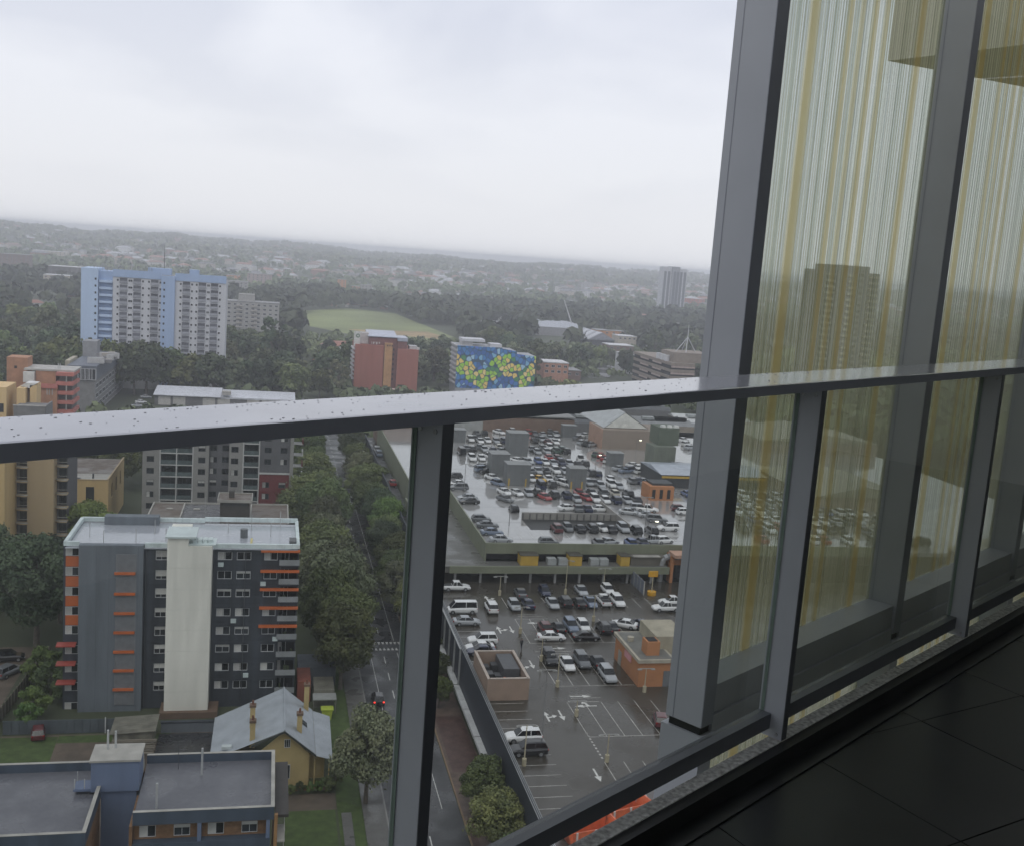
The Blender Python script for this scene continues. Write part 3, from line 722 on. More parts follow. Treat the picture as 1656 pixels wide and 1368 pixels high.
# shed, fences, yards
tin = M('weathered_tin', (0.17, 0.165, 0.135), 0.5, var=0.3, scale=0.8)
sd = thing('garden_shed', 'weathered tin lean-to shed with broken slatted roof behind the grey fence', 'shed')
MB().prism([(-18.9, 0), (-18.9, 2.4), (-13.9, 2.7), (-13.9, 0)], 138.2, 143.0).build('wall', tin, sd)
for k in range(8):
    y = 137.9+k*0.66
    MB().prism([(-19.3, 2.46), (-19.3, 2.56), (-13.5, 2.90), (-13.5, 2.80)], y, y+0.6).build('roof_sheet', tin, sd)
for k in range(7):
    y = 133.0+k*0.62
    MB().box(-18.8, -13.2, y, y+0.34, 2.1+0.03*(k % 3), 2.2+0.03*(k % 3)).build('slat', M('grey_timber', (0.13, 0.115, 0.09), 0.8, rnd=0.3), sd)
for x, y in ((-18.6, 133.2), (-13.4, 133.2), (-16, 133.2)): MB().box(x-0.07, x+0.07, y-0.07, y+0.07, 0, 2.1).build('post', tin, sd)
fn = thing('metal_fence', 'grey-blue sheet metal fence between the charcoal block and the dirt yard', 'fence')
for k in range(15):
    x = -33.6+k*1.0
    MB().box(x, x+0.985, 143.9, 143.98, 0.05, 2.0).build('fence_panel', M('fence_grey', (0.085, 0.10, 0.115), 0.5, rnd=0.08), fn)
    MB().box(x-0.03, x+0.03, 143.83, 143.899, 0, 2.05).build('post', M('fence_grey', (0.085, 0.10, 0.115), 0.5), fn)
MB().box(-20.7, -20.55, 143.7, 143.8, 0, 2.3).build('marker_post', w_frame, fn)
fn2 = thing('side_fence', 'long weathered timber fence beside the left-hand car park', 'fence')
A2, B2 = Vector((-35.5, 141, 0)), Vector((-33.0, 172, 0))
for k in range(24):
    p = A2.lerp(B2, k/24); q = A2.lerp(B2, (k+0.94)/24)
    MB().face([p, q, q+Vector((0, 0, 1.9)), p+Vector((0, 0, 1.9))]).build('fence_panel', M('grey_timber', (0.13, 0.115, 0.09), 0.8, rnd=0.3), fn2)
    MB().box(p.x-0.09, p.x+0.09, p.y-0.09, p.y+0.09, 0, 2.1).build('post', M('post_timber', (0.18, 0.16, 0.13), 0.8), fn2)
struct(sheet('side_car_park', -56, -36, 128, 176, 0.02, soil))
wl3 = thing('retaining_wall', 'low dark wall along the driveway beside the cottage', 'wall')
MB().box(-13.3, -5.2, 143.2, 143.6, 0, 1.5).build('wall', slate, wl3)
MB().box(-13.4, -5.1, 143.1, 143.7, 1.5, 1.62).build('coping', navy, wl3)
ou = thing('rear_outbuilding', 'small outbuildings with rusty red and grey tin roofs beside the charcoal block', 'outbuilding')
MB().box(5.2, 7.2, 152.5, 158, 0, 3.2).build('red_shed', M('rust_red', (0.24, 0.075, 0.05), 0.7), ou)
MB().box(7.6, 10.6, 150.5, 155.5, 0, 2.7).build('tin_shed', tin, ou)
MB().box(5.4, 11.2, 158.3, 164, 0, 3.0).build('grey_shed', slate, ou)
MB().box(7.4, 10.8, 147.9, 150.2, 2.2, 2.35).build('pale_awning', M('awning_grey', (0.30, 0.31, 0.30), 0.6), ou)
for x in (7.5, 10.7): MB().box(x-0.05, x+0.05, 148, 148.1, 0, 2.2).build('awning_post', tin, ou)
bn = thing('yellow_skip', 'small lime yellow bin beside the cottage chimney', 'bin')
MB().prism([(8.8, 0), (8.6, 1.5), (10.2, 1.5), (10.0, 0)], 146.0, 147.3).build('body', M('lime_paint', (0.38, 0.46, 0.06), 0.5), bn)
MB().box(8.5, 10.3, 145.9, 147.4, 1.5, 1.6).build('lid', M('lime_paint', (0.38, 0.46, 0.06), 0.5), bn)

# brown flat-roofed block behind
bb = thing('brown_roof_block', 'low block with brown flat roofs and dark lift room behind the charcoal block', 'apartment block')
brown_roof = wet('brown_roof', (0.12, 0.092, 0.072), 0.3, 0.7, 0.3)
slab_roof = wet('grey_slab_roof', (0.10, 0.10, 0.105), 0.2, 0.6, 0.6)
MB().box(-22.4, 3.9, 200.6, 216, 0, 14.5).build('wall', M('brown_render', (0.11, 0.095, 0.085), 0.8), bb)
sheet('roof_sheet', -22.2, -16.6, 200.8, 215.8, 14.53, brown_roof, bb)
sheet('roof_sheet', -16.2, -8.9, 200.8, 215.8, 14.53, slab_roof, bb)
sheet('roof_sheet', -3.2, 3.7, 200.8, 215.8, 14.53, brown_roof, bb)
for x in (-22.45, -16.5, -3.5, 3.7): MB().box(x, x+0.25, 200.6, 216, 14.5, 14.85).build('capping', white_b, bb)
MB().box(-22.2, 3.7, 215.8, 216.05, 14.5, 14.85).build('capping', white_b, bb)
lr = MB().box(-9.0, -3.6, 203, 208.4, 14.53, 18.3).build('lift_room', M('dark_brown_wall', (0.065, 0.06, 0.055), 0.8), bb)
MB().box(-9.4, -3.2, 202.6, 208.8, 18.3, 18.5).build('lift_room_roof', brown_roof, lr)
for q in ((-9.5, -3.1, 202.45, 202.6), (-9.5, -3.1, 208.8, 208.95), (-9.55, -9.4, 202.6, 208.8), (-3.2, -3.05, 202.6, 208.8)): MB().box(*q, 18.25, 18.75).build('rim', white_b, lr)
MB().box(-7.5, -6.5, 205.5, 207, 18.5, 19.8).build('flue', M('dark_brown_wall', (0.065, 0.06, 0.055), 0.8), lr)
for k in range(3): MB().box(-8.4+k*1.6, -7.1+k*1.6, 202.96, 203.0, 17.5, 18.1).build('vent_window', d_frame, lr)
MB().tube((-12, 208, 14.5), (-12, 208, 18), 0.05, n=5).build('mast', pipe_m, bb)
for x in (-19.5, -14.4): MB().box(x, x+1.2, 211, 211.7, 14.55, 14.75).build('skylight', white_b, bb)

# grey apartment block with glazed balconies
ga = thing('grey_apartments', 'pale grey apartment block with stacked glass balconies and a red lower wall', 'apartment block')
gg = M('light_grey_render', (0.27, 0.265, 0.255), 0.8, var=0.06)
gdark = M('mid_grey_render', (0.115, 0.115, 0.125), 0.8, var=0.1)
gred = M('maroon_render', (0.16, 0.032, 0.035), 0.8, var=0.1)
wgrid = M('white_grid', (0.5, 0.5, 0.49), 0.6)
cgl = window_glass('balcony_glass', (0.09, 0.115, 0.12), 0.1, 0.2)
c6 = lambda c: -28.6+(c-80)*(33.2/1400)                      # columns of the facade
GY_ = 250.0
SZ = [24.9-2.77*k for k in range(9)]
def bay(c0, c1, mat, y, z0=0.0, z1=26.0): return MB(), c6(c0), c6(c1), mat, y, z0, z1
def wall_bay(c0, c1, mat, y, wc, z0=0.0, z1=26.0, bl=True):
    mb = MB(); hs = []
    for z in SZ:
        if z0+0.3 < z-1.0 and z+0.9 < z1:
            for c in wc: hs.append((c6(c)-0.82, c6(c)+0.82, z-0.75, z+0.65))
    facade(mb, c6(c0), c6(c1), z0, z1, hs, 0.15, PF(y), 0)
    mb.build('wall', mat, ga)
    for h in hs: window(ga, (h[0]+h[1])/2, y+0.13, (h[2]+h[3])/2, 1.6, 1.36, d_frame, pane_m, bars=1, blind=(R.choice([0.48, -0.4]), blind_m) if R.random() < 0.35 else None)
def balc_bay(c0, c1, n, y):
    x0, x1 = c6(c0), c6(c1); w = (x1-x0)/n
    MB().box(x0, x1, y+1.5, y+1.6, 0, 26).build('balcony_back', gdark, ga)
    for z in SZ:
        MB().box(x0, x1, y, y+1.5, z-1.45, z-1.2).build('balcony_slab', wgrid, ga)
        for j in range(n):
            MB().box(x0+j*w+0.12, x0+(j+1)*w-0.12, y+0.04, y+0.08, z-1.2, z-0.2).build('balcony_glass', cgl, ga)
            window(ga, x0+(j+0.5)*w, y+1.46, z-0.05, w-0.6, 2.2, d_frame, pane_m, bars=2, name='balcony_door')
    for j in range(n+1):
        MB().box(x0+j*w-0.12, x0+j*w+0.12, y-0.03, y+1.45, 0, 26).build('balcony_fin', wgrid, ga)
wall_bay(80, 236, gg, GY_, [152]); balc_bay(242, 548, 2, GY_); wall_bay(552, 700, gg, GY_, [632])
wall_bay(700, 890, gdark, GY_+1.2, [740, 855]); wall_bay(890, 1022, gg, GY_, [944]); balc_bay(1026, 1180, 1, GY_)
wall_bay(1184, 1476, gdark, GY_+0.3, [1262, 1418], 14.0, 26.0); wall_bay(1184, 1476, gred, GY_+0.1, [1250, 1410], 0, 13.6)
MB().box(c6(1184), c6(1480), GY_-0.1, GY_+0.28, 13.62, 13.98).build('string_course', wgrid, ga)
MB().box(c6(1478), c6(1512), GY_-0.05, GY_+14, 0, 26).build('corner_fin', gg, ga)
MB().box(c6(80), c6(1476), GY_+1.62, GY_+14, 0, 25.9).build('core', gdark, ga)
MB().face([(c6(80), GY_+1.3, 25.92), (c6(1476), GY_+1.3, 25.92), (c6(1476), GY_+14, 25.92), (c6(80), GY_+14, 25.92)]).build('roof', roof_wet, ga)
MB().face([(c6(80), GY_, 0), (c6(80), GY_+14, 0), (c6(80), GY_+14, 25.9), (c6(80), GY_, 25.9)]).build('side_wall', gg, ga)
for k in range(8):
    z = 24-2.77*k
    MB().box(c6(1512), c6(1612), GY_+6, GY_+9, z-1.45, z-1.25).build('rear_balcony', wgrid, ga)
    MB().box(c6(1600), c6(1612), GY_+6, GY_+9, z-1.25, z-0.2).build('rear_balcony_side', gred if k % 2 else wgrid, ga)

# ochre apartment tower and low ochre block at the left edge
yt = thing('ochre_apartments', 'tall ochre apartment block with curved corner balconies at the left edge', 'apartment block')
och = M('ochre_render', (0.58, 0.42, 0.205), 0.8, var=0.07, scale=0.5, streak=True)
och2 = M('sand_render', (0.43, 0.33, 0.20), 0.8, var=0.06, streak=True)
MB().box(-72, -48.2, 208, 226, 0, 27).build('wall', och, yt)
MB().box(-46.0, -41.2, 216, 230, 0, 27).build('wall', och2, yt)
MB().box(-48.2, -46.0, 217.5, 228, 0, 27).build('recess', gdark, yt)
MB().box(-41.2, -39.2, 219.5, 230, 0, 27).build('recess', gdark, yt)
for k in range(9):
    z = 25.2-2.8*k
    for cx_, y in ((-47.0, 216.2), (-40.2, 218.2)):
        pts = [(cx_-1.1, y+1.3)]+[(cx_-1.1+2.3*t, y-0.7*math.sin(t*math.pi*0.75)) for t in (0, .25, .5, .75, 1)]+[(cx_+1.2, y+1.3)]
        s = MB().prism(pts, z-1.4, z-1.2, axis='z').build('balcony_slab', och2, yt)
        rl = MB()
        for p, q in zip(pts[1:-2], pts[2:-1]):
            rl.face([(p[0], p[1], z-0.25), (q[0], q[1], z-0.25), (q[0], q[1], z-0.35), (p[0], p[1], z-0.35)])
            rl.face([(p[0], p[1], z-0.9), (q[0], q[1], z-0.9), (q[0], q[1], z-1.2), (p[0], p[1], z-1.2)])
        rl.build('balcony_rail', white_b, s)
        window(yt, cx_+0.1, y+1.25, z-0.1, 1.5, 2.1, d_frame, pane_m, bars=1, name='balcony_door')
yl = thing('ochre_low_block', 'low ochre block with brown and white flat roof beside the ochre tower', 'building')
yw = MB(); facade(yw, -47, -35.6, 4.0, 11.8, [(-40.4, -38.6, 7.0, 10.2)], 0.2, PF(247.6)); yw.face([(-47, 247.6, 0), (-35.6, 247.6, 0), (-35.6, 247.6, 4), (-47, 247.6, 4)])
hs = [(252.5, 255, 6.5, 10), (259, 261.5, 6.5, 10), (266, 268, 6.5, 10)]
facade(yw, 247.6, 273, 0, 11.8, hs, 0.2, PRt(-35.6)); yw.build('wall', och, yl)
window(yl, -39.5, 247.78, 8.6, 1.78, 3.18, d_frame, pane_m, bars=1)
for h in hs: window(yl, -35.78, (h[0]+h[1])/2, 8.25, 2.4, 3.4, d_frame, pane_m, rz=rad(90), bars=1)
sheet('roof', -47, -35.7, 247.7, 255.5, 11.5, white_b, yl); sheet('roof', -47, -35.7, 255.5, 273, 11.52, brown_roof, yl)
MB().box(-35.85, -35.55, 247.5, 273, 11.8, 12.1).build('parapet', och2, yl); MB().box(-47, -35.9, 247.5, 247.8, 11.8, 11.95).build('parapet', och2, yl)
for x in (-46, -43.2): MB().box(x, x+1.3, 249.5, 250.3, 11.52, 11.75).build('skylight', d_frame, yl)
MB().box(-39.5, -39.2, 250.5, 251.3, 11.52, 12.6).build('flue', d_frame, yl)

# downpipes, joints and stains on the charcoal block
for x in (-16.6, -7.3, -2.9, 2.05):
    MB().tube((x, WY-0.06, 0.2), (x, WY-0.06, 24.0), 0.05, n=6).build('downpipe', M('grey_downpipe', (0.075, 0.085, 0.095), 0.5), b)
for k in range(9): MB().box(-16.85, 4.55, WY-0.008, WY-0.002, 1.75+2.82*k, 1.79+2.82*k).build('floor_joint', M('joint_shadow', (0.024, 0.028, 0.034), 0.8), b)
for x in (cx5(330), cx5(395), cx5(545)): MB().box(x, x+0.03, 150.592, 150.598, 0.1, 24.4).build('panel_joint', M('panel_joint', (0.075, 0.085, 0.10), 0.8), b)
for k in range(1, 8): MB().box(cx5(705), cx5(934), 148.292, 148.298, 25.1-3.05*k, 25.125-3.05*k).build('shaft_joint', M('shaft_joint', (0.50, 0.52, 0.47), 0.8), b)
for k in range(5): MB().box(cx5(965)+k*2.0, cx5(965)+k*2.0+0.75, WY-0.4, WY-0.01, FZ[(k*3) % 8]-1.5, FZ[(k*3) % 8]-0.95).build('air_conditioner', cap_m, b)
# ------------------------------------------------------------------ the roof-top car park on the right
Z1, Z2 = 8.0, 13.6
deck1 = wet('wet_lower_deck', (0.056, 0.050, 0.041), 0.14, 0.38, 0.10, 0.2)
deck2 = wet('wet_upper_deck', (0.40, 0.395, 0.385), 0.05, 0.22, 0.07, 0.18, 0.36, 0.64, film=1.0)
green_f = M('sage_fascia', (0.19, 0.205, 0.145), 0.6, var=0.12, scale=0.5, streak=True)
navy_w = M('navy_wall', (0.028, 0.034, 0.048), 0.55, var=0.15, scale=0.5)
steel = M('galvanised_rail', (0.30, 0.31, 0.31), 0.45)
line_m = M('bay_line_paint', (0.42, 0.41, 0.38), 0.5, var=0.35, scale=1.2)
ochre_b = M('ochre_box_paint', (0.50, 0.33, 0.055), 0.6, var=0.1)
c8 = lambda x, y: (680+x/2.693, 860+y/2.693)
c7 = lambda x, y: (700+x/3.851, 640+y/3.851)
cp = thing('car_park', 'large two-level shopping centre roof car park with sage green fascias', 'car park')
MB().box(30.0, 125, 78, 186.5, 7.3, Z1).build('lower_deck', deck1, cp)
sw = MB().box(29.4, 29.9, 78, 186, 3.35, 9.0).build('street_wall', navy_w, cp)
for x in (29.42, 29.66, 29.86): MB().box(x, x+0.06, 78, 186, 9.002, 9.10).build('parapet_rail', steel, sw)
for k in range(12):
    y = 80+k*8.8
    MB().box(28.5, 29.38, y, y+8.5, 2.85, 3.3).build('awning_fascia', M('awning_white', (0.48, 0.49, 0.49), 0.5), cp)
shopf = MB()
facade(shopf, 78, 186, 0, 3.34, [(80+k*8.8, 86.5+k*8.8, 0.3, 2.7) for k in range(12)], 0.3, PL(30.2))
shopf.build('shop_wall', M('shop_front', (0.07, 0.055, 0.055), 0.6), cp)
for k in range(12):
    y = 80+k*8.8
    window(cp, 30.45, y+3.25, 1.5, 6.4, 2.35, d_frame, pane_m, rz=rad(-90), bars=3, name='shop_window')
    if k % 3 == 0: MB().box(29.95, 30.15, y+0.2, y+6.3, 2.72, 3.25).build('shop_sign_board', M('sign_red', (0.28, 0.03, 0.04), 0.5), cp)
for k in range(7):                                         # steel frames on the street side
    y = 150+k*5.0
    MB().box(29.1, 29.36, y, y+0.25, 3.4, 8.9).build('steel_frame', steel, cp)
MB().box(29.1, 29.34, 150, 180.2, 8.9, 9.08).build('steel_frame', steel, cp)
def line(x0, x1, y0, y1, z=Z1): return sheet('bay_line', x0, x1, y0, y1, z+0.005, line_m, cp)
for k in range(32):                                        # bays against the street wall
    y = 82.2+k*2.52
    if not 133.5 < y < 145.5: line(30.4, 35.1, y-0.05, y+0.05)
for (y0, y1, xs) in ((121.9, 127.6, range(8)), (127.8, 132.6, range(8)), (108.5, 115.1, range(9)), (138, 143.2, range(5)), (143.4, 149.5, range(5)), (154.8, 160.0, range(9)), (160.2, 166, range(9)), (171.5, 177, range(12)), (102, 108.4, range(9))):
    for k in xs: line(41.3+2.45*k-0.05, 41.3+2.45*k+0.05, y0, y1)
for y0, x1 in ((132.6, 46), (138.0, 53), (151.3, 47), (154.8, 62), (166, 47), (121.9, 62)): line(41.3, x1, y0-0.06, y0+0.06)
for k in range(9): line(41.2, 41.45, 116+k*0.85, 116.45+k*0.85)
for y in (166.3, 151.6, 132.9): line(42.2, 46.6, y+0.9, y+1.0); line(42.2, 45.6, y+1.9, y+2.0)
wp = M('arrow_paint', (0.60, 0.60, 0.57), 0.5, var=0.25, scale=1.5)
def arrow(x, y, rz, side=0):
    m_ = MB().face([(-0.12, -1.6, 0), (0.12, -1.6, 0), (0.12, 0.3, 0), (-0.12, 0.3, 0)]).face([(-0.45, 0.3, 0), (0.45, 0.3, 0), (0, 1.6, 0)])
    if side: m_.face([(0.12, -0.6, 0.0), (0.9, -0.25, 0), (0.9, 0.0, 0), (0.12, -0.3, 0)]).face([(0.85, -0.55, 0), (1.5, 0.1, 0), (0.8, 0.4, 0)])
    m_.build('arrow_marking', wp, cp, (x, y, Z1+0.006), rz)
for x, y, r, s in ((37.5, 160.9, 0, 1), (39.6, 160.9, 180, 0), (37.3, 128.3, 0, 1), (39.4, 128.5, 180, 0), (37.5, 145.2, 0, 1), (39.5, 146.2, 180, 0), (36.6, 105.5, 0, 0), (38.5, 176.5, 0, 1), (43.8, 134.4, 270, 0), (43.6, 131.2, 90, 1), (45.0, 152.6, 270, 0), (44.5, 164, 90, 0), (39.4, 112, 180, 0), (37.4, 95, 0, 0)):
    arrow(x, y, rad(r), s)
# canopy building with sage fascias
MB().box(33.0, 76, 185.0, 185.4, 10.0, 11.35).build('lower_fascia', green_f, cp)
MB().box(31.0, 40.4, 185.42, 236, 10.0, 11.2).build('lower_roof', wet('roof_slab', (0.12, 0.12, 0.11), 0.2, 0.6, 0.2), cp)
MB().box(40.42, 76, 185.42, 189.0, 10.2, 11.2).build('canopy_roof', M('canopy_grey', (0.12, 0.12, 0.115), 0.6), cp)
MB().box(30.6, 30.98, 186.6, 236, 9.8, 12.0).build('left_fascia', green_f, cp)
for k in range(9):
    x = 34+k*4.8
    MB().box(x, x+0.4, 185.6, 186.0, Z1, 9.98).build('pillar', M('pale_pillar', (0.26, 0.26, 0.26), 0.7), cp)
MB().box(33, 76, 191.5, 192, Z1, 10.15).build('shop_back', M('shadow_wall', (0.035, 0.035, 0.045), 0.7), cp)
for k in range(8): window(cp, 36.6+k*4.8, 191.45, 9.0, 3.6, 1.7, d_frame, pane_m, bars=2, name='shop_window')
for q in ((36, 12), (50, 12), (62, 12)): pass
MB().box(30.0, 76, 186.5, 200, 7.3, Z1-0.01).build('under_deck', deck1, cp)
MB().box(40.5, 130, 188.9, 189.3, 12.7, 14.75).build('upper_fascia', green_f, cp)
MB().box(40.2, 40.48, 188.9, 236, 11.2, 14.75).build('upper_side_fascia', green_f, cp)
MB().box(32.3, 40.19, 236.0, 236.3, 11.2, 14.75).build('upper_back_fascia', green_f, cp)
MB().box(32.0, 32.28, 236, 322, 8, 14.75).build('upper_side_fascia', green_f, cp)
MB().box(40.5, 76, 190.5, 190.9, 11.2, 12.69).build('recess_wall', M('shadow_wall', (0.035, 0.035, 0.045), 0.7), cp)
MB().box(40.49, 190, 189.32, 322, 12.7, Z2).build('upper_deck', deck2, cp)
MB().box(32.29, 40.48, 236.32, 322, 12.7, Z2-0.004).build('upper_deck_bay', deck2, cp)
for x0, x1 in ((46.6, 50.0), (56.2, 58.6), (66.4, 68.2)):
    bx_ = MB().box(x0, x1, 186.2, 188.88, 11.21, 13.1).build('ochre_box', ochre_b, cp)
    MB().box(x0-0.1, x1+0.1, 186.1, 188.88, 13.1, 13.22).build('box_lid', M('dark_lid', (0.07, 0.065, 0.05), 0.6), bx_)
for x in (52, 54.2, 60.5, 62.4): MB().box(x, x+1.7, 186.6, 188.2, 11.21, 12.4).build('air_unit', M('unit_silver', (0.34, 0.36, 0.36), 0.5), cp)
MB().box(68.6, 75.8, 186.8, 188.86, 11.21, 12.9).build('plant_housing', M('taupe_wall', (0.13, 0.12, 0.10), 0.7), cp)
MB().box(69, 74.5, 186.4, 187.6, 12.92, 13.1).build('housing_lid', white_b, cp)
MB().box(29.2, 31.6, 236, 330, 8.4, 9.0).build('side_ramp', asphalt, cp)
MB().box(28.9, 29.18, 190, 330, 6.5, 9.9).build('ramp_wall', navy_w, cp)
MB().box(29.2, 30.58, 186.6, 236, 7.4, 8.1).build('side_ramp', asphalt, cp)
# ramp parapets and a flat dark sheet painting the shade of a sunken ramp
rp = MB().box(52.5, 73.5, 211.8, 212.1, Z2, 15.1).build('ramp_parapet', M('pale_concrete', (0.30, 0.29, 0.27), 0.7), cp)
MB().box(73.52, 73.8, 203.2, 224, Z2, 15.1).build('ramp_parapet', M('pale_concrete', (0.30, 0.29, 0.27), 0.7), cp)
sheet('ramp_hole_shade', 52.5, 73.5, 203.2, 211.78, Z2+0.006, M('ramp_dark', (0.035, 0.036, 0.036), 0.5), cp)
for k in range(14): MB().box(52.6+k*1.5, 52.9+k*1.5, 211.72, 211.79, Z2+0.01, 14.9).build('ramp_rib', M('ramp_rib', (0.12, 0.12, 0.115), 0.6), cp)
for y in (196, 209, 222, 240, 262, 285): sheet('deck_joint', 41, 84, y-0.05, y+0.05, Z2+0.005, M('joint_dark', (0.05, 0.05, 0.05), 0.6), cp)
for k in range(30): line(44+k*2.5, 44.08+k*2.5, 196.2, 201, Z2)
# plant boxes
boxg = M('plant_box_grey', (0.155, 0.165, 0.17), 0.5, var=0.1)
for n, (x0, x1, y, d, zt) in enumerate(((64.9, 70.5, 283, 5, 19.8), (54.2, 58.9, 254.4, 5, 19.2), (56.1, 61.8, 243.8, 4.5, 18.8), (71.3, 75.5, 242, 4, 18.6), (52.3, 55.7, 300.4, 4, 17.2), (89.5, 93.9, 315.4, 3, 17.3), (90.9, 94.8, 271.3, 3.5, 17.2))):
    where = ['behind the red cars at the far left', 'nearest the wet aisle, behind another', 'with ochre door strips', 'beside the middle rows', 'small one at the far left corner', 'low one near the far brick wall', 'by the diagonal lane'][n]
    t = thing('plant_box', 'grey plant box on the upper deck, '+where, 'plant box', (0, 0, 0), 0, 'plant boxes on the upper deck')
    MB().box(x0, x1, y, y+d, Z2+0.001, zt).build('housing', boxg, t)
    MB().box(x0-0.15, x1+0.15, y-0.15, y+d+0.15, zt, zt+0.15).build('lid', M('box_lid_grey', (0.24, 0.25, 0.25), 0.5), t)
    for k in range(1, 3): MB().box(x0+(x1-x0)*k/3-0.04, x0+(x1-x0)*k/3+0.04, y-0.03, y-0.002, Z2+0.1, zt-0.1).build('panel_rib', M('box_rib', (0.10, 0.105, 0.11), 0.5), t)
    if n in (2, 3):
        for q in (x0+0.3, x1-1.2): MB().box(q, q+0.35, y-0.05, y-0.031, Z2+0.02, Z2+1.9).build('ochre_strip', ochre_b, t)
# pink open-topped plant room
pk = thing('pink_plant_room', 'pink walled open-topped plant enclosure against the street side of the lower deck', 'plant room')
pinkw = M('pink_render', (0.30, 0.22, 0.17), 0.8, var=0.08)
for q in ((30.4, 35.7, 133.6, 133.9), (30.4, 35.7, 143.7, 144.0), (30.1, 30.4, 133.6, 144.0), (35.7, 36.0, 133.6, 144.0)):
    w_ = MB().box(*q, Z1+0.001, 11.1).build('wall', pinkw, pk)
    MB().box(q[0]-0.04, q[1]+0.04, q[2]-0.04, q[3]+0.04, 11.1, 11.2).build('coping', M('pale_coping', (0.42, 0.36, 0.31), 0.7), w_)
MB().box(30.41, 35.69, 133.91, 143.69, Z1+0.01, 8.4).build('floor', dark_in, pk)
MB().box(33.2, 35.5, 137.6, 143.4, 8.4, 10.9).build('duct_housing', M('duct_grey', (0.085, 0.088, 0.095), 0.5), pk)
for k, (x, y) in enumerate(((31.0, 135), (32.4, 135), (31.0, 138), (32.2, 138.2), (31.0, 141), (32.2, 141.2), (34.4, 135))):
    MB().box(x, x+0.9, y, y+1.4, 8.4, 9.6+0.2*(k % 3)).build('chiller', M('chiller_dark', (0.06, 0.063, 0.068), 0.5), pk)
MB().box(32.7, 33.0, 135.2, 135.5, 8.4, 10.6).build('hazard_post', orange_p, pk)
# orange lift lobby
ok = thing('orange_lobby', 'orange rendered lift lobby with cream flat roof on the lower deck', 'lift lobby')
orw = M('salmon_orange_render', (0.44, 0.20, 0.09), 0.8, var=0.08)
crm = M('cream_fascia', (0.40, 0.37, 0.30), 0.7)
MB().box(53.2, 58.3, 137.2, 148.3, Z1+0.001, 11.7).build('wall', orw, ok)
MB().box(52.9, 58.6, 136.9, 148.6, 11.7, 12.2).build('roof_fascia', crm, ok)
MB().box(53.3, 58.2, 137.3, 148.2, 12.2, 12.25).build('roof', M('grey_roof', (0.17, 0.17, 0.155), 0.7), ok)
MB().box(54.6, 56.6, 138.5, 140.7, 12.251, 14.3).build('vent_box', orw, ok)
MB().box(54.9, 56.3, 138.8, 140.4, 14.3, 14.4).build('vent_grille', dark_in, ok)
MB().box(56.9, 62.0, 141, 148.3, Z1+0.002, 14.2).build('stair_room', M('cream_wall', (0.36, 0.33, 0.25), 0.8), ok)
MB().tube((54.2, 144.5, 12.25), (54.2, 144.5, 12.9), 0.5, n=10).build('roof_fan', crm, ok)
MB().box(53.08, 53.19, 140.6, 143.6, 10.3, 11.3).build('sign_board', M('pink_sign', (0.62, 0.30, 0.32), 0.5), ok)
MB().box(53.12, 53.19, 145.0, 146.4, Z1+0.01, 10.2).build('door', M('pale_door', (0.32, 0.31, 0.28), 0.6), ok)
MB().box(57.0, 58.0, 137.12, 137.19, Z1+0.01, 10.4).build('door', M('grey_door', (0.14, 0.15, 0.16), 0.6), ok)
# tall lamp posts
post_y = M('cream_post_paint', (0.42, 0.38, 0.27), 0.6)
lampm = M('lit_lamp', (0.9, 0.9, 0.8), 0.4, emit=(1.0, 0.95, 0.75, 6.0))
lampoff = M('lamp_grey', (0.30, 0.30, 0.29), 0.5)
def lamp_post(x, y, z, h, label, lit=False, arms=2, grp='lamp posts on the car park decks', base=True):
    t = thing('lamp_post', label, 'lamp post', (x, y, z), 0, grp)
    if base: MB().tube((0, 0, 0.001), (0, 0, 0.9), 0.28, n=10).build('base', post_y, t)
    MB().tube((0, 0, 0.9 if base else 0.001), (0, 0, h), 0.09, 0.06, n=8).build('pole', post_y if base else M('pole_grey', (0.22, 0.22, 0.22), 0.5), t)
    for k in range(arms):
        s = 1 if k == 0 else -1
        MB().box(min(0.05*s, 1.1*s), max(0.05*s, 1.1*s), -0.05, 0.05, h-0.1, h).build('arm', lampoff, t)
        MB().box(min(0.7*s, 1.3*s), max(0.7*s, 1.3*s), -0.17, 0.17, h-0.22, h-0.11).build('lamp_head', lampm if lit else lampoff, t)
for (x, y, h), d in zip(((41.2, 178.4, 3.6), (53.7, 179.1, 6.4), (41.3, 147.5, 3.6), (41.3, 137.9, 5.0), (41.4, 128.2, 2.2), (41.6, 115.2, 3.6), (31.1, 115.0, 5.2), (40.7, 159.3, 4.5), (53.6, 135.4, 3.6), (62.3, 183.0, 3.8), (54.8, 164.8, 4.6), (35.2, 122.5, 9.0)),
        ('at the head of the main aisle near the shops', 'in front of the sage fascia shops', 'beside the black four wheel drive facing the camera', 'at the corner of the empty bays', 'short one by the two white turning arrows', 'at the end of the dashed white line', 'by the street wall next to the black wagon', 'where the aisle meets the third row', 'at the corner of the orange lobby', 'by the white utes near the shops', 'between the second and third rows', 'tall thin one beside the white and black wagons')):
    lamp_post(x, y, Z1, h, 'cream lamp post '+d, base=(h < 8))
for (x, y, lit), d in zip(((43.5, 232, False), (48.5, 206, False), (77.0, 203, False), (84, 262, True), (74.6, 193.0, True), (104, 287, True)), ('beside the far left parapet', 'beside the corner row', 'beside the ramp parapet', 'lit, in the middle rows', 'lit, above the front fascia', 'lit, by the tan warehouse')):
    lamp_post(x, y, Z2, 7.5 if not lit else 5.0, 'thin grey lamp post on the upper deck '+d, lit, arms=1 if lit else 2, base=False)
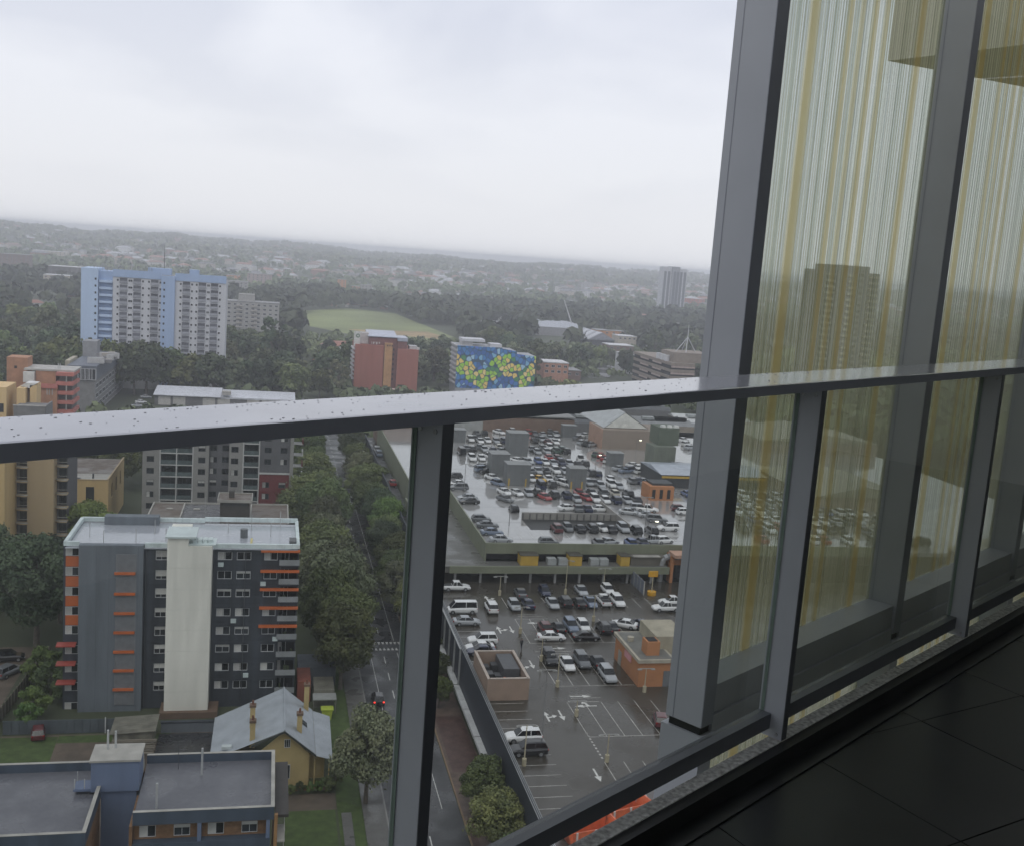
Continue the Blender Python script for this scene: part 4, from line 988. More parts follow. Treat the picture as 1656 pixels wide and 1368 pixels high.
# buildings beyond and beside the upper deck
tanw = M('tan_panel', (0.285, 0.235, 0.195), 0.8, var=0.06)
wh = thing('tan_warehouse', 'tan walled warehouse with white gabled roof behind the upper deck', 'warehouse')
MB().box(97, 118, 298, 312, Z2-0.5, 19.4).build('wall', tanw, wh)
MB().box(96.8, 97.0-0.01, 298.2, 312, Z2, 19.4).build('end_strip', M('pinkish_end', (0.42, 0.27, 0.20), 0.8), wh)
gb = MB().prism([(98.5, 19.6), (104.5, 24.2), (112, 19.6)], 301, 326).build('gable_hall', M('white_cladding', (0.74, 0.75, 0.71), 0.6), wh)
for s in ((98.0, 19.5, 104.5, 24.4), (112.5, 19.5, 104.5, 24.4)):
    MB().face([(s[0], 300.9, s[1]), (s[2], 300.9, s[3]), (s[2], 327, s[3]), (s[0], 327, s[1])]).build('roof_sheet', M('pale_sheet_roof', (0.44, 0.46, 0.47), 0.4), wh)
gt = thing('green_plant_tower', 'olive green plant tower with white dishes beside the tan warehouse', 'plant tower')
gtm = M('olive_panel', (0.16, 0.18, 0.145), 0.7)
MB().box(104.5, 111, 274, 281, Z2, 19.0).build('lower_block', gtm, gt); MB().box(106.5, 112.5, 276.5, 284, 19.0, 24.0).build('upper_block', M('olive_dark', (0.11, 0.135, 0.10), 0.7), gt)
for k in range(6): MB().box(104.6+k*1.1, 105.0+k*1.1, 273.9, 273.99, 14, 18.8).build('rib', gtm, gt)
for x in (108, 110, 112): MB().tube((x, 278, 24.0), (x, 278, 24.6), 0.9, 0.7, n=10).build('roof_tank', M('white_tank', (0.6, 0.6, 0.58), 0.5), gt)
ob = thing('orange_stair_block', 'orange stair block with dark louvred roof on the upper deck', 'stair block')
MB().box(88.4, 94.5, 232, 238, Z2, 16.9).build('wall', orw, ob)
MB().box(89.5, 94.7, 233.5, 238.2, 16.9, 17.4).build('roof', M('dark_roof', (0.05, 0.055, 0.06), 0.6), ob)
for k in range(3): MB().box(89.0+k*1.9, 89.8+k*1.9, 231.93, 231.99, 14, 16.2).build('slot', dark_in, ob)
br = thing('blue_roof_hall', 'long dark hall with pale blue metal roof beside the orange stair block', 'hall')
MB().box(96.5, 125, 246, 262, Z2, 17.0).build('wall', M('charcoal_panel', (0.05, 0.055, 0.06), 0.7), br)
MB().prism([(245.6, 17.0), (254, 18.1), (262.4, 17.0)], 96.2, 125.3, axis='x').build('roof', M('pale_blue_roof', (0.36, 0.40, 0.46), 0.3), br)
MB().box(96.5, 125, 245.5, 245.95, 16.2, 16.7).build('yellow_band', ochre_b, br)
pp = thing('silver_duct', 'big silver elbow duct rising beside the orange block near the column', 'duct')
dct = M('galvanised_duct', (0.33, 0.34, 0.35), 0.35, 0.3)
prev = None
pts = [(75.0, 187.2, Z1), (75.0, 187.2, 11.2), (75.15, 187.2, 12.0), (75.6, 187.2, 12.6), (76.3, 187.2, 12.9), (80.5, 187.2, 13.0)]
for a, b2 in zip(pts[:-1], pts[1:]): MB().tube(a, b2, 0.62, n=12).build('duct_section', dct, pp)
ob2 = thing('orange_plant_block', 'orange block with open dark dock below beside the silver duct', 'plant block')
MB().box(76.6, 90, 187.9, 188.6, 11.0, 13.4).build('upper_wall', orw, ob2)
MB().box(76.6, 77.2, 186.0, 187.85, Z1, 13.4).build('side_pier', orw, ob2)
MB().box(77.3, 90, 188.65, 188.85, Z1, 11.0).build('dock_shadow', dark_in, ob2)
MB().box(76.6, 86, 184.2, 187.8, 13.41, 14.0).build('rooftop_crates', M('pinkish_crates', (0.45, 0.28, 0.20), 0.8), ob2)
hb = thing('site_hoarding', 'blue-grey hoarding panel standing on the lower deck by the shops', 'hoarding')
for k in range(4): MB().box(68.6, 68.72, 178.6+k*1.8, 180.3+k*1.8, Z1+0.05, 10.6).build('hoarding_panel', M('hoarding_blue', (0.15, 0.17, 0.21), 0.5), hb)
for k in range(5): MB().box(68.56, 68.78, 178.45+k*1.8, 178.6+k*1.8, Z1+0.001, 10.7).build('hoarding_post', white_b, hb)
ys = thing('yellow_totem', 'yellow totem with round base beside the hoarding', 'totem')
MB().tube((70.3, 178.7, Z1+0.001), (70.3, 178.7, Z1+0.7), 0.85, n=14).build('base', M('safety_yellow', (0.62, 0.33, 0.02), 0.5), ys)
MB().tube((70.3, 178.7, Z1+0.7), (70.3, 178.7, 11.5), 0.1, n=8).build('pole', post_y, ys)
MB().box(69.4, 71.2, 178.6, 178.8, 11.5, 12.6).build('panel', M('safety_yellow', (0.62, 0.33, 0.02), 0.5), ys)
fb = thing('far_brick_hall', 'long brown brick hall along the far edge of the upper deck', 'hall')
fbk = M('brown_brick_hall', (0.19, 0.13, 0.10), 0.85, var=0.12)
MB().box(65, 95, 322.3, 336, 8, 18.0).build('brick_wall', fbk, fb); MB().box(55, 64.98, 322.2, 336, 8, 18.6).build('pale_panel', M('pale_panel', (0.34, 0.35, 0.34), 0.7), fb); MB().box(32, 54.98, 322.25, 336, 8, 18.0).build('brick_wall', fbk, fb)
MB().box(31.8, 95.2, 322.0, 336.3, 18.6, 18.9).build('roof', M('grey_flat_roof', (0.24, 0.24, 0.235), 0.5), fb)
# orange skips under the rail
for (x, y, rz), lab in zip(((39.5, 102.6, 0.3), (34.4, 98.6, 0.2)), ('open orange skip bin on the deck, larger one in the gap under the rail', 'orange skip with pale frame at the bottom edge under the rail')):
    t = thing('skip_bin', lab, 'skip bin', (x, y, Z1), rz, 'orange skips on the deck')
    om = M('skip_orange', (0.44, 0.095, 0.03), 0.5, var=0.2, scale=1.5)
    MB().prism([(-2.6, 0.001), (-3.2, 1.7), (-3.0, 1.7), (-2.5, 0.15), (2.5, 0.15), (3.0, 1.7), (3.2, 1.7), (2.6, 0.001)], -1.2, 1.2).build('shell', om, t)
    for yy in (-1.3, 1.2): MB().box(-2.6, 2.6, yy, yy+0.1, 0.05, 1.7).build('side_panel', om, t)
    for xx in (-2.2, 0, 2.2): MB().box(xx-0.1, xx+0.1, -1.42, -1.302, 0.1, 1.75).build('rib', M('skip_rib', (0.45, 0.40, 0.36), 0.6), t)
for i in range(3):                                         # halls seen through the striped screen
    x, y, w, d, zt = ((128, 225, 26, 30, 18.5), (150, 300, 40, 26, 19), (140, 150, 24, 40, 16))[i]
    t = thing('buff_roof_hall', ['buff roofed hall behind the first striped pane', 'wide buff roofed hall farthest behind the striped panes', 'buff roofed hall low behind the second striped pane'][i], 'hall')
    MB().box(x, x+w, y, y+d, 0.01, zt-1.5).build('wall', tanw, t)
    MB().prism([(x-0.5, zt-1.5), (x+w/2, zt+1.2), (x+w+0.5, zt-1.5)], y-0.5, y+d+0.5).build('roof', M('buff_sheet_roof', (0.30, 0.285, 0.22), 0.5), t)

# workshops and yards beyond the upper deck
rng_ = random.Random(23)
wk = [(100, 335, 26, 14, 9, 'grey'), (62, 345, 34, 16, 10, 'pale'), (130, 345, 22, 20, 8, 'white'), (70, 372, 24, 14, 8, 'brown'), (104, 362, 22, 16, 11, 'dark'), (134, 376, 26, 18, 9, 'grey'), (98, 390, 30, 16, 8, 'white'), (66, 398, 26, 18, 9, 'pale'), (165, 350, 24, 20, 12, 'brown'), (160, 385, 30, 22, 9, 'white'), (134, 410, 28, 18, 10, 'dark'), (100, 420, 26, 18, 9, 'grey')]
wcol = {'grey': (0.22, 0.225, 0.23), 'pale': (0.40, 0.40, 0.38), 'white': (0.55, 0.56, 0.56), 'brown': (0.20, 0.145, 0.11), 'dark': (0.075, 0.08, 0.088)}
for k, (x, y, w_, d_, h, c) in enumerate(wk):
    t = thing('workshop', '%s roofed workshop beyond the upper deck, %s from the near end' % (c, ('first', 'second', 'third', 'fourth', 'fifth', 'sixth', 'seventh', 'eighth', 'ninth', 'tenth', 'eleventh', 'twelfth')[k]), 'workshop', (0, 0, 0), 0, 'workshops beyond the deck')
    wm_ = M('workshop_wall_%d' % (k % 3), ((0.28, 0.26, 0.23), (0.17, 0.17, 0.175), (0.34, 0.30, 0.25))[k % 3], 0.8); rm_ = M('workshop_roof_'+c, wcol[c], 0.35)
    MB().box(x, x+w_, y, y+d_, 0, h).build('wall', wm_, t)
    n = 3
    for j in range(n): MB().prism([(y+j*d_/n, h), (y+(j+0.5)*d_/n, h+1.1), (y+(j+1)*d_/n, h)], x-0.4, x+w_+0.4, axis='x').build('roof_bay', rm_, t)
    for j in range(4): MB().box(x+1.5+j*(w_-3)/4, x+1.5+(j+0.55)*(w_-3)/4, y-0.06, y-0.005, 0.2, 4.2).build('roller_door', M('roller_door', (0.30, 0.31, 0.31), 0.6, rnd=0.4), t)
    for j in range(2): MB().box(x+rng_.uniform(2, w_-4), x+w_-1.5, y+d_*0.4, y+d_*0.55, h+1.0, h+2.0).build('roof_unit', M('unit_silver', (0.34, 0.36, 0.36), 0.5), t)
struct(sheet('works_yard', 58, 200, 336.5, 446, 0.02, wet('yard_wet', (0.12, 0.12, 0.12), 0.1, 0.4, 0.1, film=0.6)))
# ------------------------------------------------------------------ cars
tyre = M('tyre_rubber', (0.015, 0.015, 0.016), 0.8); rim = M('alloy_rim', (0.35, 0.36, 0.37), 0.35, 0.6)
car_glass = M('car_glass', (0.012, 0.014, 0.017), 0.05, var=0.1)
tail_m = M('tail_light', (0.30, 0.01, 0.012), 0.25); tail_on = M('tail_light_lit', (0.6, 0.02, 0.02), 0.3, emit=(1.0, 0.05, 0.03, 2.5))
head_m = M('head_light', (0.6, 0.62, 0.64), 0.1); trim_b = M('black_plastic', (0.02, 0.02, 0.022), 0.6)
PAINT = {n: paint('car_paint_'+n, c, r) for n, c, r in (
    ('white', (0.72, 0.73, 0.73), 0.3), ('silver', (0.36, 0.38, 0.40), 0.28), ('grey', (0.13, 0.14, 0.15), 0.3), ('black', (0.012, 0.012, 0.014), 0.2),
    ('blue', (0.035, 0.075, 0.22), 0.28), ('navy', (0.015, 0.022, 0.06), 0.25), ('red', (0.30, 0.022, 0.022), 0.28), ('maroon', (0.10, 0.014, 0.018), 0.28),
    ('yellow', (0.72, 0.42, 0.02), 0.35), ('green', (0.03, 0.07, 0.05), 0.3), ('bluegrey', (0.16, 0.20, 0.27), 0.3), ('cream', (0.55, 0.52, 0.44), 0.35))}
WORD = {'bluegrey': 'blue-grey', 'navy': 'navy blue', 'maroon': 'dark red'}
# body stations (x from tail to nose, bottom, top, half width); cabin = base x0,x1, roof x0,x1, roof height
KIND = {
 'sedan': ([(-2.3, .35, .82, .74), (-2.15, .22, .98, .86), (-1.5, .2, 1.0, .9), (0.0, .19, .95, .91), (1.0, .19, .92, .9), (1.8, .21, .80, .86), (2.2, .25, .66, .76), (2.3, .33, .55, .66)], (-1.75, 1.15, -0.95, 0.35, 1.44), 1.35, -1.32),
 'hatch': ([(-2.0, .35, .9, .74), (-1.9, .22, .98, .85), (-1.4, .2, .99, .88), (0.0, .19, .95, .89), (0.9, .19, .93, .88), (1.6, .21, .82, .84), (2.0, .25, .68, .74), (2.1, .33, .55, .65)], (-1.95, 1.05, -1.5, 0.3, 1.5), 1.25, -1.25),
 'wagon': ([(-2.35, .42, .95, .8), (-2.25, .28, 1.12, .9), (-1.5, .26, 1.12, .94), (0.0, .25, 1.08, .95), (1.0, .25, 1.06, .94), (1.8, .27, .98, .91), (2.25, .32, .82, .82), (2.35, .42, .68, .74)], (-2.28, 1.1, -1.95, 0.35, 1.74), 1.42, -1.4),
 'ute':   ([(-2.6, .5, .95, .82), (-2.5, .35, 1.05, .92), (-0.9, .32, 1.06, .94), (0.4, .3, 1.06, .94), (1.2, .3, 1.04, .93), (2.0, .32, .96, .9), (2.5, .36, .8, .82), (2.6, .45, .65, .74)], (-0.75, 1.25, -0.55, 0.55, 1.75), 1.6, -1.55),
 'van':   ([(-2.5, .4, 1.15, .86), (-2.45, .28, 1.2, .93), (-1.0, .26, 1.2, .95), (0.5, .26, 1.18, .95), (1.6, .26, 1.1, .94), (2.2, .28, 1.0, .92), (2.5, .32, .85, .85), (2.55, .4, .7, .8)], (-2.46, 2.2, -2.35, 1.35, 2.15), 1.75, -1.6),
}
_cars = {}
def car_meshes(kind):
    if kind in _cars: return _cars[kind]
    st, (c0, c1, r0, r1, rh), fx, rx = KIND[kind]
    b = MB(); rings = []
    for x, z0, z1, w in st:
        h = z1-z0
        rings.append([(x, -w*.88, z0), (x, -w, z0+h*.3), (x, -w, z0+h*.72), (x, -w*.86, z1), (x, w*.86, z1), (x, w, z0+h*.72), (x, w, z0+h*.3), (x, w*.88, z0)])
    off = 0
    for r in rings: b.v += r
    for i in range(len(rings)-1):
        for k in range(8):
            b.f.append((i*8+k, i*8+(k+1) % 8, (i+1)*8+(k+1) % 8, (i+1)*8+k)); b.mi.append(0)
    b.f.append(tuple(range(8))); b.mi.append(0); b.f.append(tuple(reversed(range((len(rings)-1)*8, len(rings)*8)))); b.mi.append(0)
    top = max(s[2] for s in st[2:5])-0.03; wb = st[3][3]*.86; wr = wb*.83
    for xa, xb in ((c0, r0), (c1, r1)):                         # roof pillars
        for s in (-1, 1):
            d = 0.09 if xb > xa else -0.09
            b.face([(xa, s*wb*1.004, top), (xa+d, s*wb*1.004, top), (xb+d, s*wr*1.004, rh), (xb, s*wr*1.004, rh)])
    xm = (r0+r1)/2
    for s in (-1, 1): b.face([(xm-0.04, s*wb*1.003, top), (xm+0.05, s*wb*1.003, top), (xm+0.05, s*wr*1.003, rh), (xm-0.04, s*wr*1.003, rh)])
    body = b.mesh('body', PAINT['white'])
    for p in body.polygons: p.use_smooth = False
    g = MB(); B = [(c0, -wb, top), (c1, -wb, top), (c1, wb, top), (c0, wb, top)]; T = [(r0, -wr, rh-.02), (r1, -wr, rh-.02), (r1, wr, rh-.02), (r0, wr, rh-.02)]
    for k in range(4): g.face([B[k], B[(k+1) % 4], T[(k+1) % 4], T[k]])
    glass = g.mesh('windows', car_glass)
    ro = MB(); e = 0.03
    ro.face([(r0-e, -wr-e, rh-.02), (r1+e, -wr-e, rh-.02), (r1-.15, -wr*.7, rh+.05), (r0+.15, -wr*.7, rh+.05)]).face([(r1+e, -wr-e, rh-.02), (r1+e, wr+e, rh-.02), (r1-.15, wr*.7, rh+.05), (r1-.15, -wr*.7, rh+.05)])
    ro.face([(r1+e, wr+e, rh-.02), (r0-e, wr+e, rh-.02), (r0+.15, wr*.7, rh+.05), (r1-.15, wr*.7, rh+.05)]).face([(r0-e, wr+e, rh-.02), (r0-e, -wr-e, rh-.02), (r0+.15, -wr*.7, rh+.05), (r0+.15, wr*.7, rh+.05)])
    ro.face([(r0+.15, -wr*.7, rh+.05), (r1-.15, -wr*.7, rh+.05), (r1-.15, wr*.7, rh+.05), (r0+.15, wr*.7, rh+.05)])
    roof = ro.mesh('roof', PAINT['white'])
    wrad = 0.33 if kind in ('sedan', 'hatch') else 0.38
    w = MB().tube((0, -0.11, 0), (0, 0.11, 0), wrad, n=12); w.tube((0, -0.118, 0), (0, 0.118, 0), wrad*.62, n=8, m=1)
    wheel = w.mesh('wheel', [tyre, rim])
    xn, xt = st[-1][0], st[0][0]; zh = (st[-1][1]+st[-1][2])/2+.1; zt = (st[0][1]+st[0][2])/2+.2
    hl2 = MB().box(xn-.22, xn+.0, -.13, .13, zh-.08, zh+.06).mesh('headlight', head_m)
    tl2 = MB().box(xt-.015, xt+.12, -.12, .12, zt-.1, zt+.1).mesh('tail_light', tail_m)
    bed = None
    if kind == 'ute': bed = MB().box(-2.4, -0.85, -.78, .78, 1.02, 1.075).mesh('tray_cover', trim_b)
    _cars[kind] = dict(body=body, windows=glass, roof=roof, wheel=wheel, head=hl2, tail=tl2, bed=bed, fx=fx, rx=rx, w=st[3][3], wr=wrad, hy=st[-1][3]-.1, ty=st[0][3]-.06)
    return _cars[kind]
def set_mat(o, m):
    o.material_slots[0].link = 'OBJECT'; o.material_slots[0].material = m
def car(x, y, z, head, color, kind, label, group, lights=True, lit=False):
    c = car_meshes(kind); t = thing('parked_car' if not lit else 'moving_car', label, 'van' if kind == 'van' else ('ute' if kind == 'ute' else 'car'), (x, y, z+0.002), rad(head), group)
    for n in ('body', 'roof'): set_mat(link(n, c[n], t), PAINT[color])
    link('windows', c['windows'], t)
    for wx in (c['fx'], c['rx']):
        for s in (-1, 1): link('wheel', c['wheel'], t, (wx, s*(c['w']-.1), c['wr']))
    if c['bed']: link('tray_cover', c['bed'], t)
    if lights:
        for s in (-1, 1):
            link('headlight', c['head'], t, (0, s*c['hy'], 0)); o = link('tail_light', c['tail'], t, (0, s*c['ty'], 0))
            if lit: set_mat(o, tail_on)
    return t
KW = {'sedan': 'sedan', 'hatch': 'hatchback', 'wagon': 'SUV wagon', 'ute': 'ute', 'van': 'passenger van'}
ORD = ['first', 'second', 'third', 'fourth', 'fifth', 'sixth', 'seventh', 'eighth', 'ninth', 'tenth', 'eleventh', 'twelfth', 'thirteenth', 'fourteenth', 'fifteenth', 'sixteenth', 'seventeenth', 'eighteenth', 'nineteenth', 'twentieth']
def car_row(desc, cars, conv, z, group, lights=True):
    """cars: (picture x, y of the car's middle, colour, kind, heading); named by their place in the row"""
    for k, (px, py, col, kind, head) in enumerate(sorted(cars)):
        x, y = at(*conv(px, py), z+0.55)
        car(x, y, z, head, col, kind, '%s %s, %s from left %s' % (WORD.get(col, col), KW[kind], ORD[k], desc), group, lights)
GL = 'cars on the lower deck'; GU = 'cars on the upper deck'
D, U = 90, -90                                             # nose away from / towards the camera
car_row('in the row right below the shop canopy', [(435, 265, 'grey', 'sedan', D), (540, 258, 'navy', 'hatch', U), (700, 255, 'silver', 'sedan', U), (815, 250, 'white', 'hatch', U)], c8, Z1, GL)
car_row('in the row facing the shops', [(408, 318, 'silver', 'hatch', U), (468, 312, 'navy', 'sedan', D), (575, 310, 'silver', 'sedan', U), (630, 305, 'black', 'wagon', D), (690, 307, 'black', 'sedan', D), (740, 305, 'bluegrey', 'sedan', U), (795, 298, 'white', 'ute', D), (858, 302, 'white', 'wagon', U)], c8, Z1, GL)
car_row('by the hoarding', [(1070, 330, 'white', 'ute', 180), (1098, 305, 'white', 'ute', 180)], c8, Z1, GL)
car_row('along the upper street wall', [(155, 240, 'white', 'ute', 0), (182, 338, 'white', 'van', 180), (200, 388, 'silver', 'sedan', 0), (270, 470, 'white', 'wagon', 180), (258, 500, 'white', 'sedan', 180), (265, 517, 'navy', 'sedan', 180)], c8, Z1, GL)
x, y = at(*c8(308, 328), Z1+0.55); car(x, y, Z1, D, 'white', 'wagon', 'white SUV wagon driving up the main aisle with red tail lights', GL)
car_row('in the middle row with the side-on cars', [(540, 412, 'maroon', 'hatch', D), (600, 415, 'black', 'sedan', D), (655, 410, 'bluegrey', 'wagon', U), (708, 407, 'white', 'hatch', U), (797, 418, 'black', 'wagon', D), (830, 412, 'black', 'sedan', D), (888, 400, 'white', 'sedan', 150), (962, 402, 'navy', 'sedan', D), (570, 455, 'white', 'sedan', 0), (722, 455, 'black', 'sedan', 0)], c8, Z1, GL)
car_row('in the nearest row of angle parked cars', [(562, 548, 'black', 'wagon', U), (638, 572, 'white', 'sedan', U), (703, 562, 'grey', 'wagon', U), (768, 562, 'black', 'sedan', D), (815, 622, 'silver', 'wagon', U)], c8, Z1, GL)
car_row('side-on by the street wall, nearest the camera', [(447, 892, 'white', 'wagon', 180), (470, 948, 'black', 'wagon', 180)], c8, Z1, GL)
x, y = at(*c8(1045, 815), Z1+0.55); car(x, y, Z1, 75, 'maroon', 'hatch', 'dark red hatchback alone beside the grey column', GL)
# upper deck
W, S, K, G_, B_, N_ = 'white', 'silver', 'black', 'grey', 'blue', 'navy'
rows = [
 ('side-on at the upper deck corner', [(300, 765, G_, 'hatch', 0), (340, 803, G_, 'sedan', 0), (368, 847, 'bluegrey', 'sedan', 0), (425, 892, S, 'sedan', 0)]),
 ('side-on along the left parapet', [(215, 632, S, 'sedan', 180), (228, 656, K, 'sedan', 180), (150, 545, W, 'sedan', 180), (160, 572, G_, 'wagon', 180), (135, 500, K, 'hatch', 180)]),
 ('against the front fascia', [(720, 908, G_, 'hatch', 0), (1030, 912, G_, 'sedan', D), (1095, 908, S, 'sedan', 20), (1230, 912, B_, 'hatch', D), (1300, 910, N_, 'sedan', D), (1370, 902, S, 'ute', 15), (1440, 898, W, 'hatch', 15)]),
 ('in the front row below the ramp', [(770, 825, 'maroon', 'wagon', D), (840, 820, G_, 'hatch', U), (915, 826, K, 'sedan', D), (990, 826, K, 'wagon', D), (1045, 820, W, 'sedan', -70), (1110, 830, K, 'sedan', D), (1185, 825, S, 'wagon', U), (1262, 838, K, 'wagon', D), (1360, 842, K, 'wagon', D), (1465, 822, W, 'wagon', 180)]),
 ('just above the ramp parapet', [(505, 702, K, 'hatch', D), (840, 697, W, 'sedan', 10), (900, 700, G_, 'sedan', D), (960, 702, N_, 'sedan', D), (1040, 703, W, 'sedan', 0), (1220, 722, S, 'sedan', -20), (1288, 700, S, 'wagon', -10), (1342, 742, S, 'sedan', -15), (1395, 770, G_, 'wagon', -15), (1335, 706, W, 'ute', -20)]),
 ('in the long row with two red cars', [(450, 640, G_, 'sedan', -60), (520, 602, W, 'sedan', -70), (595, 606, S, 'hatch', U), (650, 605, K, 'wagon', D), (695, 628, 'red', 'sedan', -70), (755, 618, K, 'wagon', D), (830, 622, N_, 'wagon', D), (895, 642, S, 'hatch', U), (950, 632, 'red', 'sedan', -75), (1010, 642, W, 'wagon', U), (1075, 648, W, 'hatch', U), (1140, 652, N_, 'wagon', D), (1208, 650, S, 'sedan', U), (1268, 648, K, 'sedan', D), (1215, 612, K, 'wagon', D)]),
 ('in the row behind the red cars', [(445, 597, W, 'sedan', -70), (670, 562, N_, 'van', D), (740, 553, K, 'wagon', D), (825, 550, W, 'wagon', -60), (905, 600, 'red', 'hatch', D), (985, 600, K, 'sedan', D), (1060, 600, G_, 'hatch', D), (1130, 605, 'cream', 'hatch', D)]),
 ('in the row with the yellow car', [(370, 507, W, 'sedan', -60), (405, 543, 'bluegrey', 'hatch', -60), (615, 517, W, 'hatch', U), (662, 516, 'yellow', 'sedan', -70), (720, 516, W, 'sedan', U), (785, 516, G_, 'sedan', D), (970, 540, S, 'hatch', U), (1005, 540, G_, 'sedan', U), (1045, 556, S, 'hatch', U), (1112, 552, W, 'wagon', U), (1158, 562, S, 'sedan', U), (1110, 522, W, 'hatch', U)]),
 ('behind the yellow car', [(610, 468, G_, 'sedan', D), (655, 466, S, 'sedan', U), (705, 466, K, 'sedan', U), (765, 466, W, 'wagon', U), (820, 470, S, 'hatch', U), (985, 482, K, 'wagon', D), (1025, 486, N_, 'hatch', D)]),
 ('in the row with the bright blue car', [(310, 440, G_, 'sedan', 20), (312, 458, 'bluegrey', 'wagon', 20), (350, 470, K, 'sedan', 15), (528, 402, W, 'sedan', -50), (590, 408, S, 'hatch', -60), (655, 406, B_, 'hatch', U), (700, 412, W, 'sedan', U), (750, 417, S, 'sedan', U), (800, 417, N_, 'wagon', U), (850, 420, S, 'hatch', U), (900, 425, K, 'sedan', D), (945, 425, K, 'wagon', D), (720, 382, 'red', 'sedan', D), (770, 384, 'maroon', 'hatch', D), (920, 392, W, 'ute', 80)]),
 ('in the row of three white cars', [(245, 388, W, 'wagon', U), (302, 386, W, 'sedan', U), (350, 378, W, 'ute', -70), (650, 347, S, 'sedan', U), (710, 347, S, 'hatch', U), (765, 342, 'green', 'wagon', D), (830, 347, K, 'wagon', D), (615, 330, G_, 'sedan', D), (730, 322, W, 'wagon', U), (680, 322, G_, 'hatch', D), (800, 335, 'green', 'wagon', D)]),
 ('in the dark far left row', [(178, 352, K, 'van', D), (205, 325, G_, 'sedan', D), (248, 332, K, 'sedan', D), (290, 318, G_, 'hatch', D), (322, 332, S, 'sedan', U), (375, 338, N_, 'sedan', D), (430, 340, S, 'sedan', 30), (410, 318, 'cream', 'hatch', D)]),
 ('in the second row from the far wall', [(235, 272, W, 'wagon', U), (295, 281, W, 'sedan', U), (340, 277, W, 'sedan', U), (395, 282, S, 'hatch', U), (440, 282, N_, 'wagon', D), (630, 281, K, 'sedan', D), (680, 271, S, 'hatch', U), (715, 287, 'maroon', 'sedan', D), (762, 287, W, 'sedan', U), (640, 262, G_, 'hatch', D), (730, 262, S, 'sedan', U), (770, 268, W, 'hatch', U), (280, 255, K, 'sedan', D), (255, 262, G_, 'hatch', D)]),
 ('along the far brick wall', [(412, 226, W, 'sedan', -60), (498, 226, W, 'wagon', U), (590, 229, 'red', 'wagon', D), (632, 236, G_, 'sedan', D), (682, 240, S, 'sedan', D), (725, 222, G_, 'hatch', D), (770, 240, S, 'hatch', U), (320, 232, K, 'hatch', D), (270, 234, K, 'sedan', D)]),
 ('beside the diagonal lane', [(950, 246, W, 'sedan', 40), (905, 262, G_, 'sedan', 40), (930, 290, S, 'hatch', 40), (985, 302, S, 'sedan', 40), (1015, 365, 'green', 'sedan', 60), (1045, 372, 'red', 'hatch', 60), (1070, 388, 'red', 'sedan', 60), (1085, 403, W, 'hatch', 60), (960, 300, K, 'wagon', 60)]),
 ('below the green plant tower', [(1165, 452, S, 'sedan', 20), (1205, 466, 'bluegrey', 'sedan', 20), (1235, 462, N_, 'wagon', 30), (1250, 432, W, 'sedan', 15), (1285, 446, W, 'sedan', 15), (1298, 472, W, 'hatch', 15), (1350, 478, W, 'sedan', 15), (1392, 468, W, 'wagon', 15), (1420, 500, K, 'van', 80), (1240, 530, G_, 'hatch', D), (1278, 528, N_, 'sedan', D), (1310, 530, S, 'sedan', 30), (1340, 545, G_, 'sedan', 30)]),
 ('at the right edge by the white shed', [(1500, 430, G_, 'sedan', 20), (1540, 432, N_, 'sedan', 20), (1560, 275, W, 'sedan', 30), (1580, 300, W, 'hatch', 30), (1600, 322, S, 'sedan', 30), (1535, 700, 'maroon', 'hatch', 0), (1570, 722, W, 'hatch', 0)]),
]
for d_, r_ in rows: car_row(d_, r_, c7, Z2, GU, lights=False)
for i in range(6):                                         # rows seen through the striped screen
    for j in range(14):
        if R.random() < 0.12: continue
        x, y = 100+j*2.9+R.uniform(-.3, .3), 196+i*8.2+R.uniform(-.3, .3)
        if x > 126 and y > 222: continue
        col = R.choice([W, W, W, S, S, K, G_, N_, 'red', B_])
        car(x, y, Z2, R.choice([D, U]), col, R.choice(['sedan', 'hatch', 'wagon']), '%s car parked on the deck seen through the striped glass' % WORD.get(col, col), 'cars behind the striped glass: '+col, lights=False)
# street and yard
car(17.3, 151.8, 0.02, D, 'black', 'hatch', 'black hatchback with lit tail lights driving up the street', 'cars on the street', lit=True)
car(22.1, 277.5, 0.02, U, 'white', 'van', 'white van coming down the street between the trees', 'cars on the street')
car(22.3, 300, 0.02, U, 'grey', 'sedan', 'grey sedan behind the white van on the street', 'cars on the street')
for k, (y, col, kd) in enumerate(((205, 'silver', 'sedan'), (212, 'grey', 'hatch'), (219, 'white', 'wagon'), (240, 'silver', 'hatch'), (247, 'black', 'sedan'), (262, 'white', 'sedan'), (285, 'grey', 'wagon'), (330, 'white', 'hatch'))):
    car(16.7, y, 0.02, D, col, kd, '%s %s parked at the left kerb, %s from the crossing' % (col, KW[kd], ORD[k]), 'cars on the street')
car(30.6, 262, 9.02, D, 'red', 'hatch', 'red hatchback on the side ramp beyond the green parapet', 'cars on the side ramp', False)
car(30.6, 300, 9.02, D, 'bluegrey', 'wagon', 'blue-grey wagon on the side ramp, nearer of two', 'cars on the side ramp', False)
car(30.5, 306.5, 9.02, D, 'silver', 'wagon', 'silver wagon at the top of the side ramp', 'cars on the side ramp', False)
x, y = at(62, 1183, 0.6); car(x, y, 0.03, 100, 'maroon', 'hatch', 'dark red hatchback parked on the dirt yard by the grey fence', 'cars in the yards')
x, y = at(14, 1062, 0.6); car(x, y, 0.03, 10, 'black', 'wagon', 'black four wheel drive at the left edge by the timber fence', 'cars in the yards')
x, y = at(14, 1085, 0.6); car(x, y, 0.03, 60, 'grey', 'wagon', 'grey wagon below the black one at the left edge', 'cars in the yards')
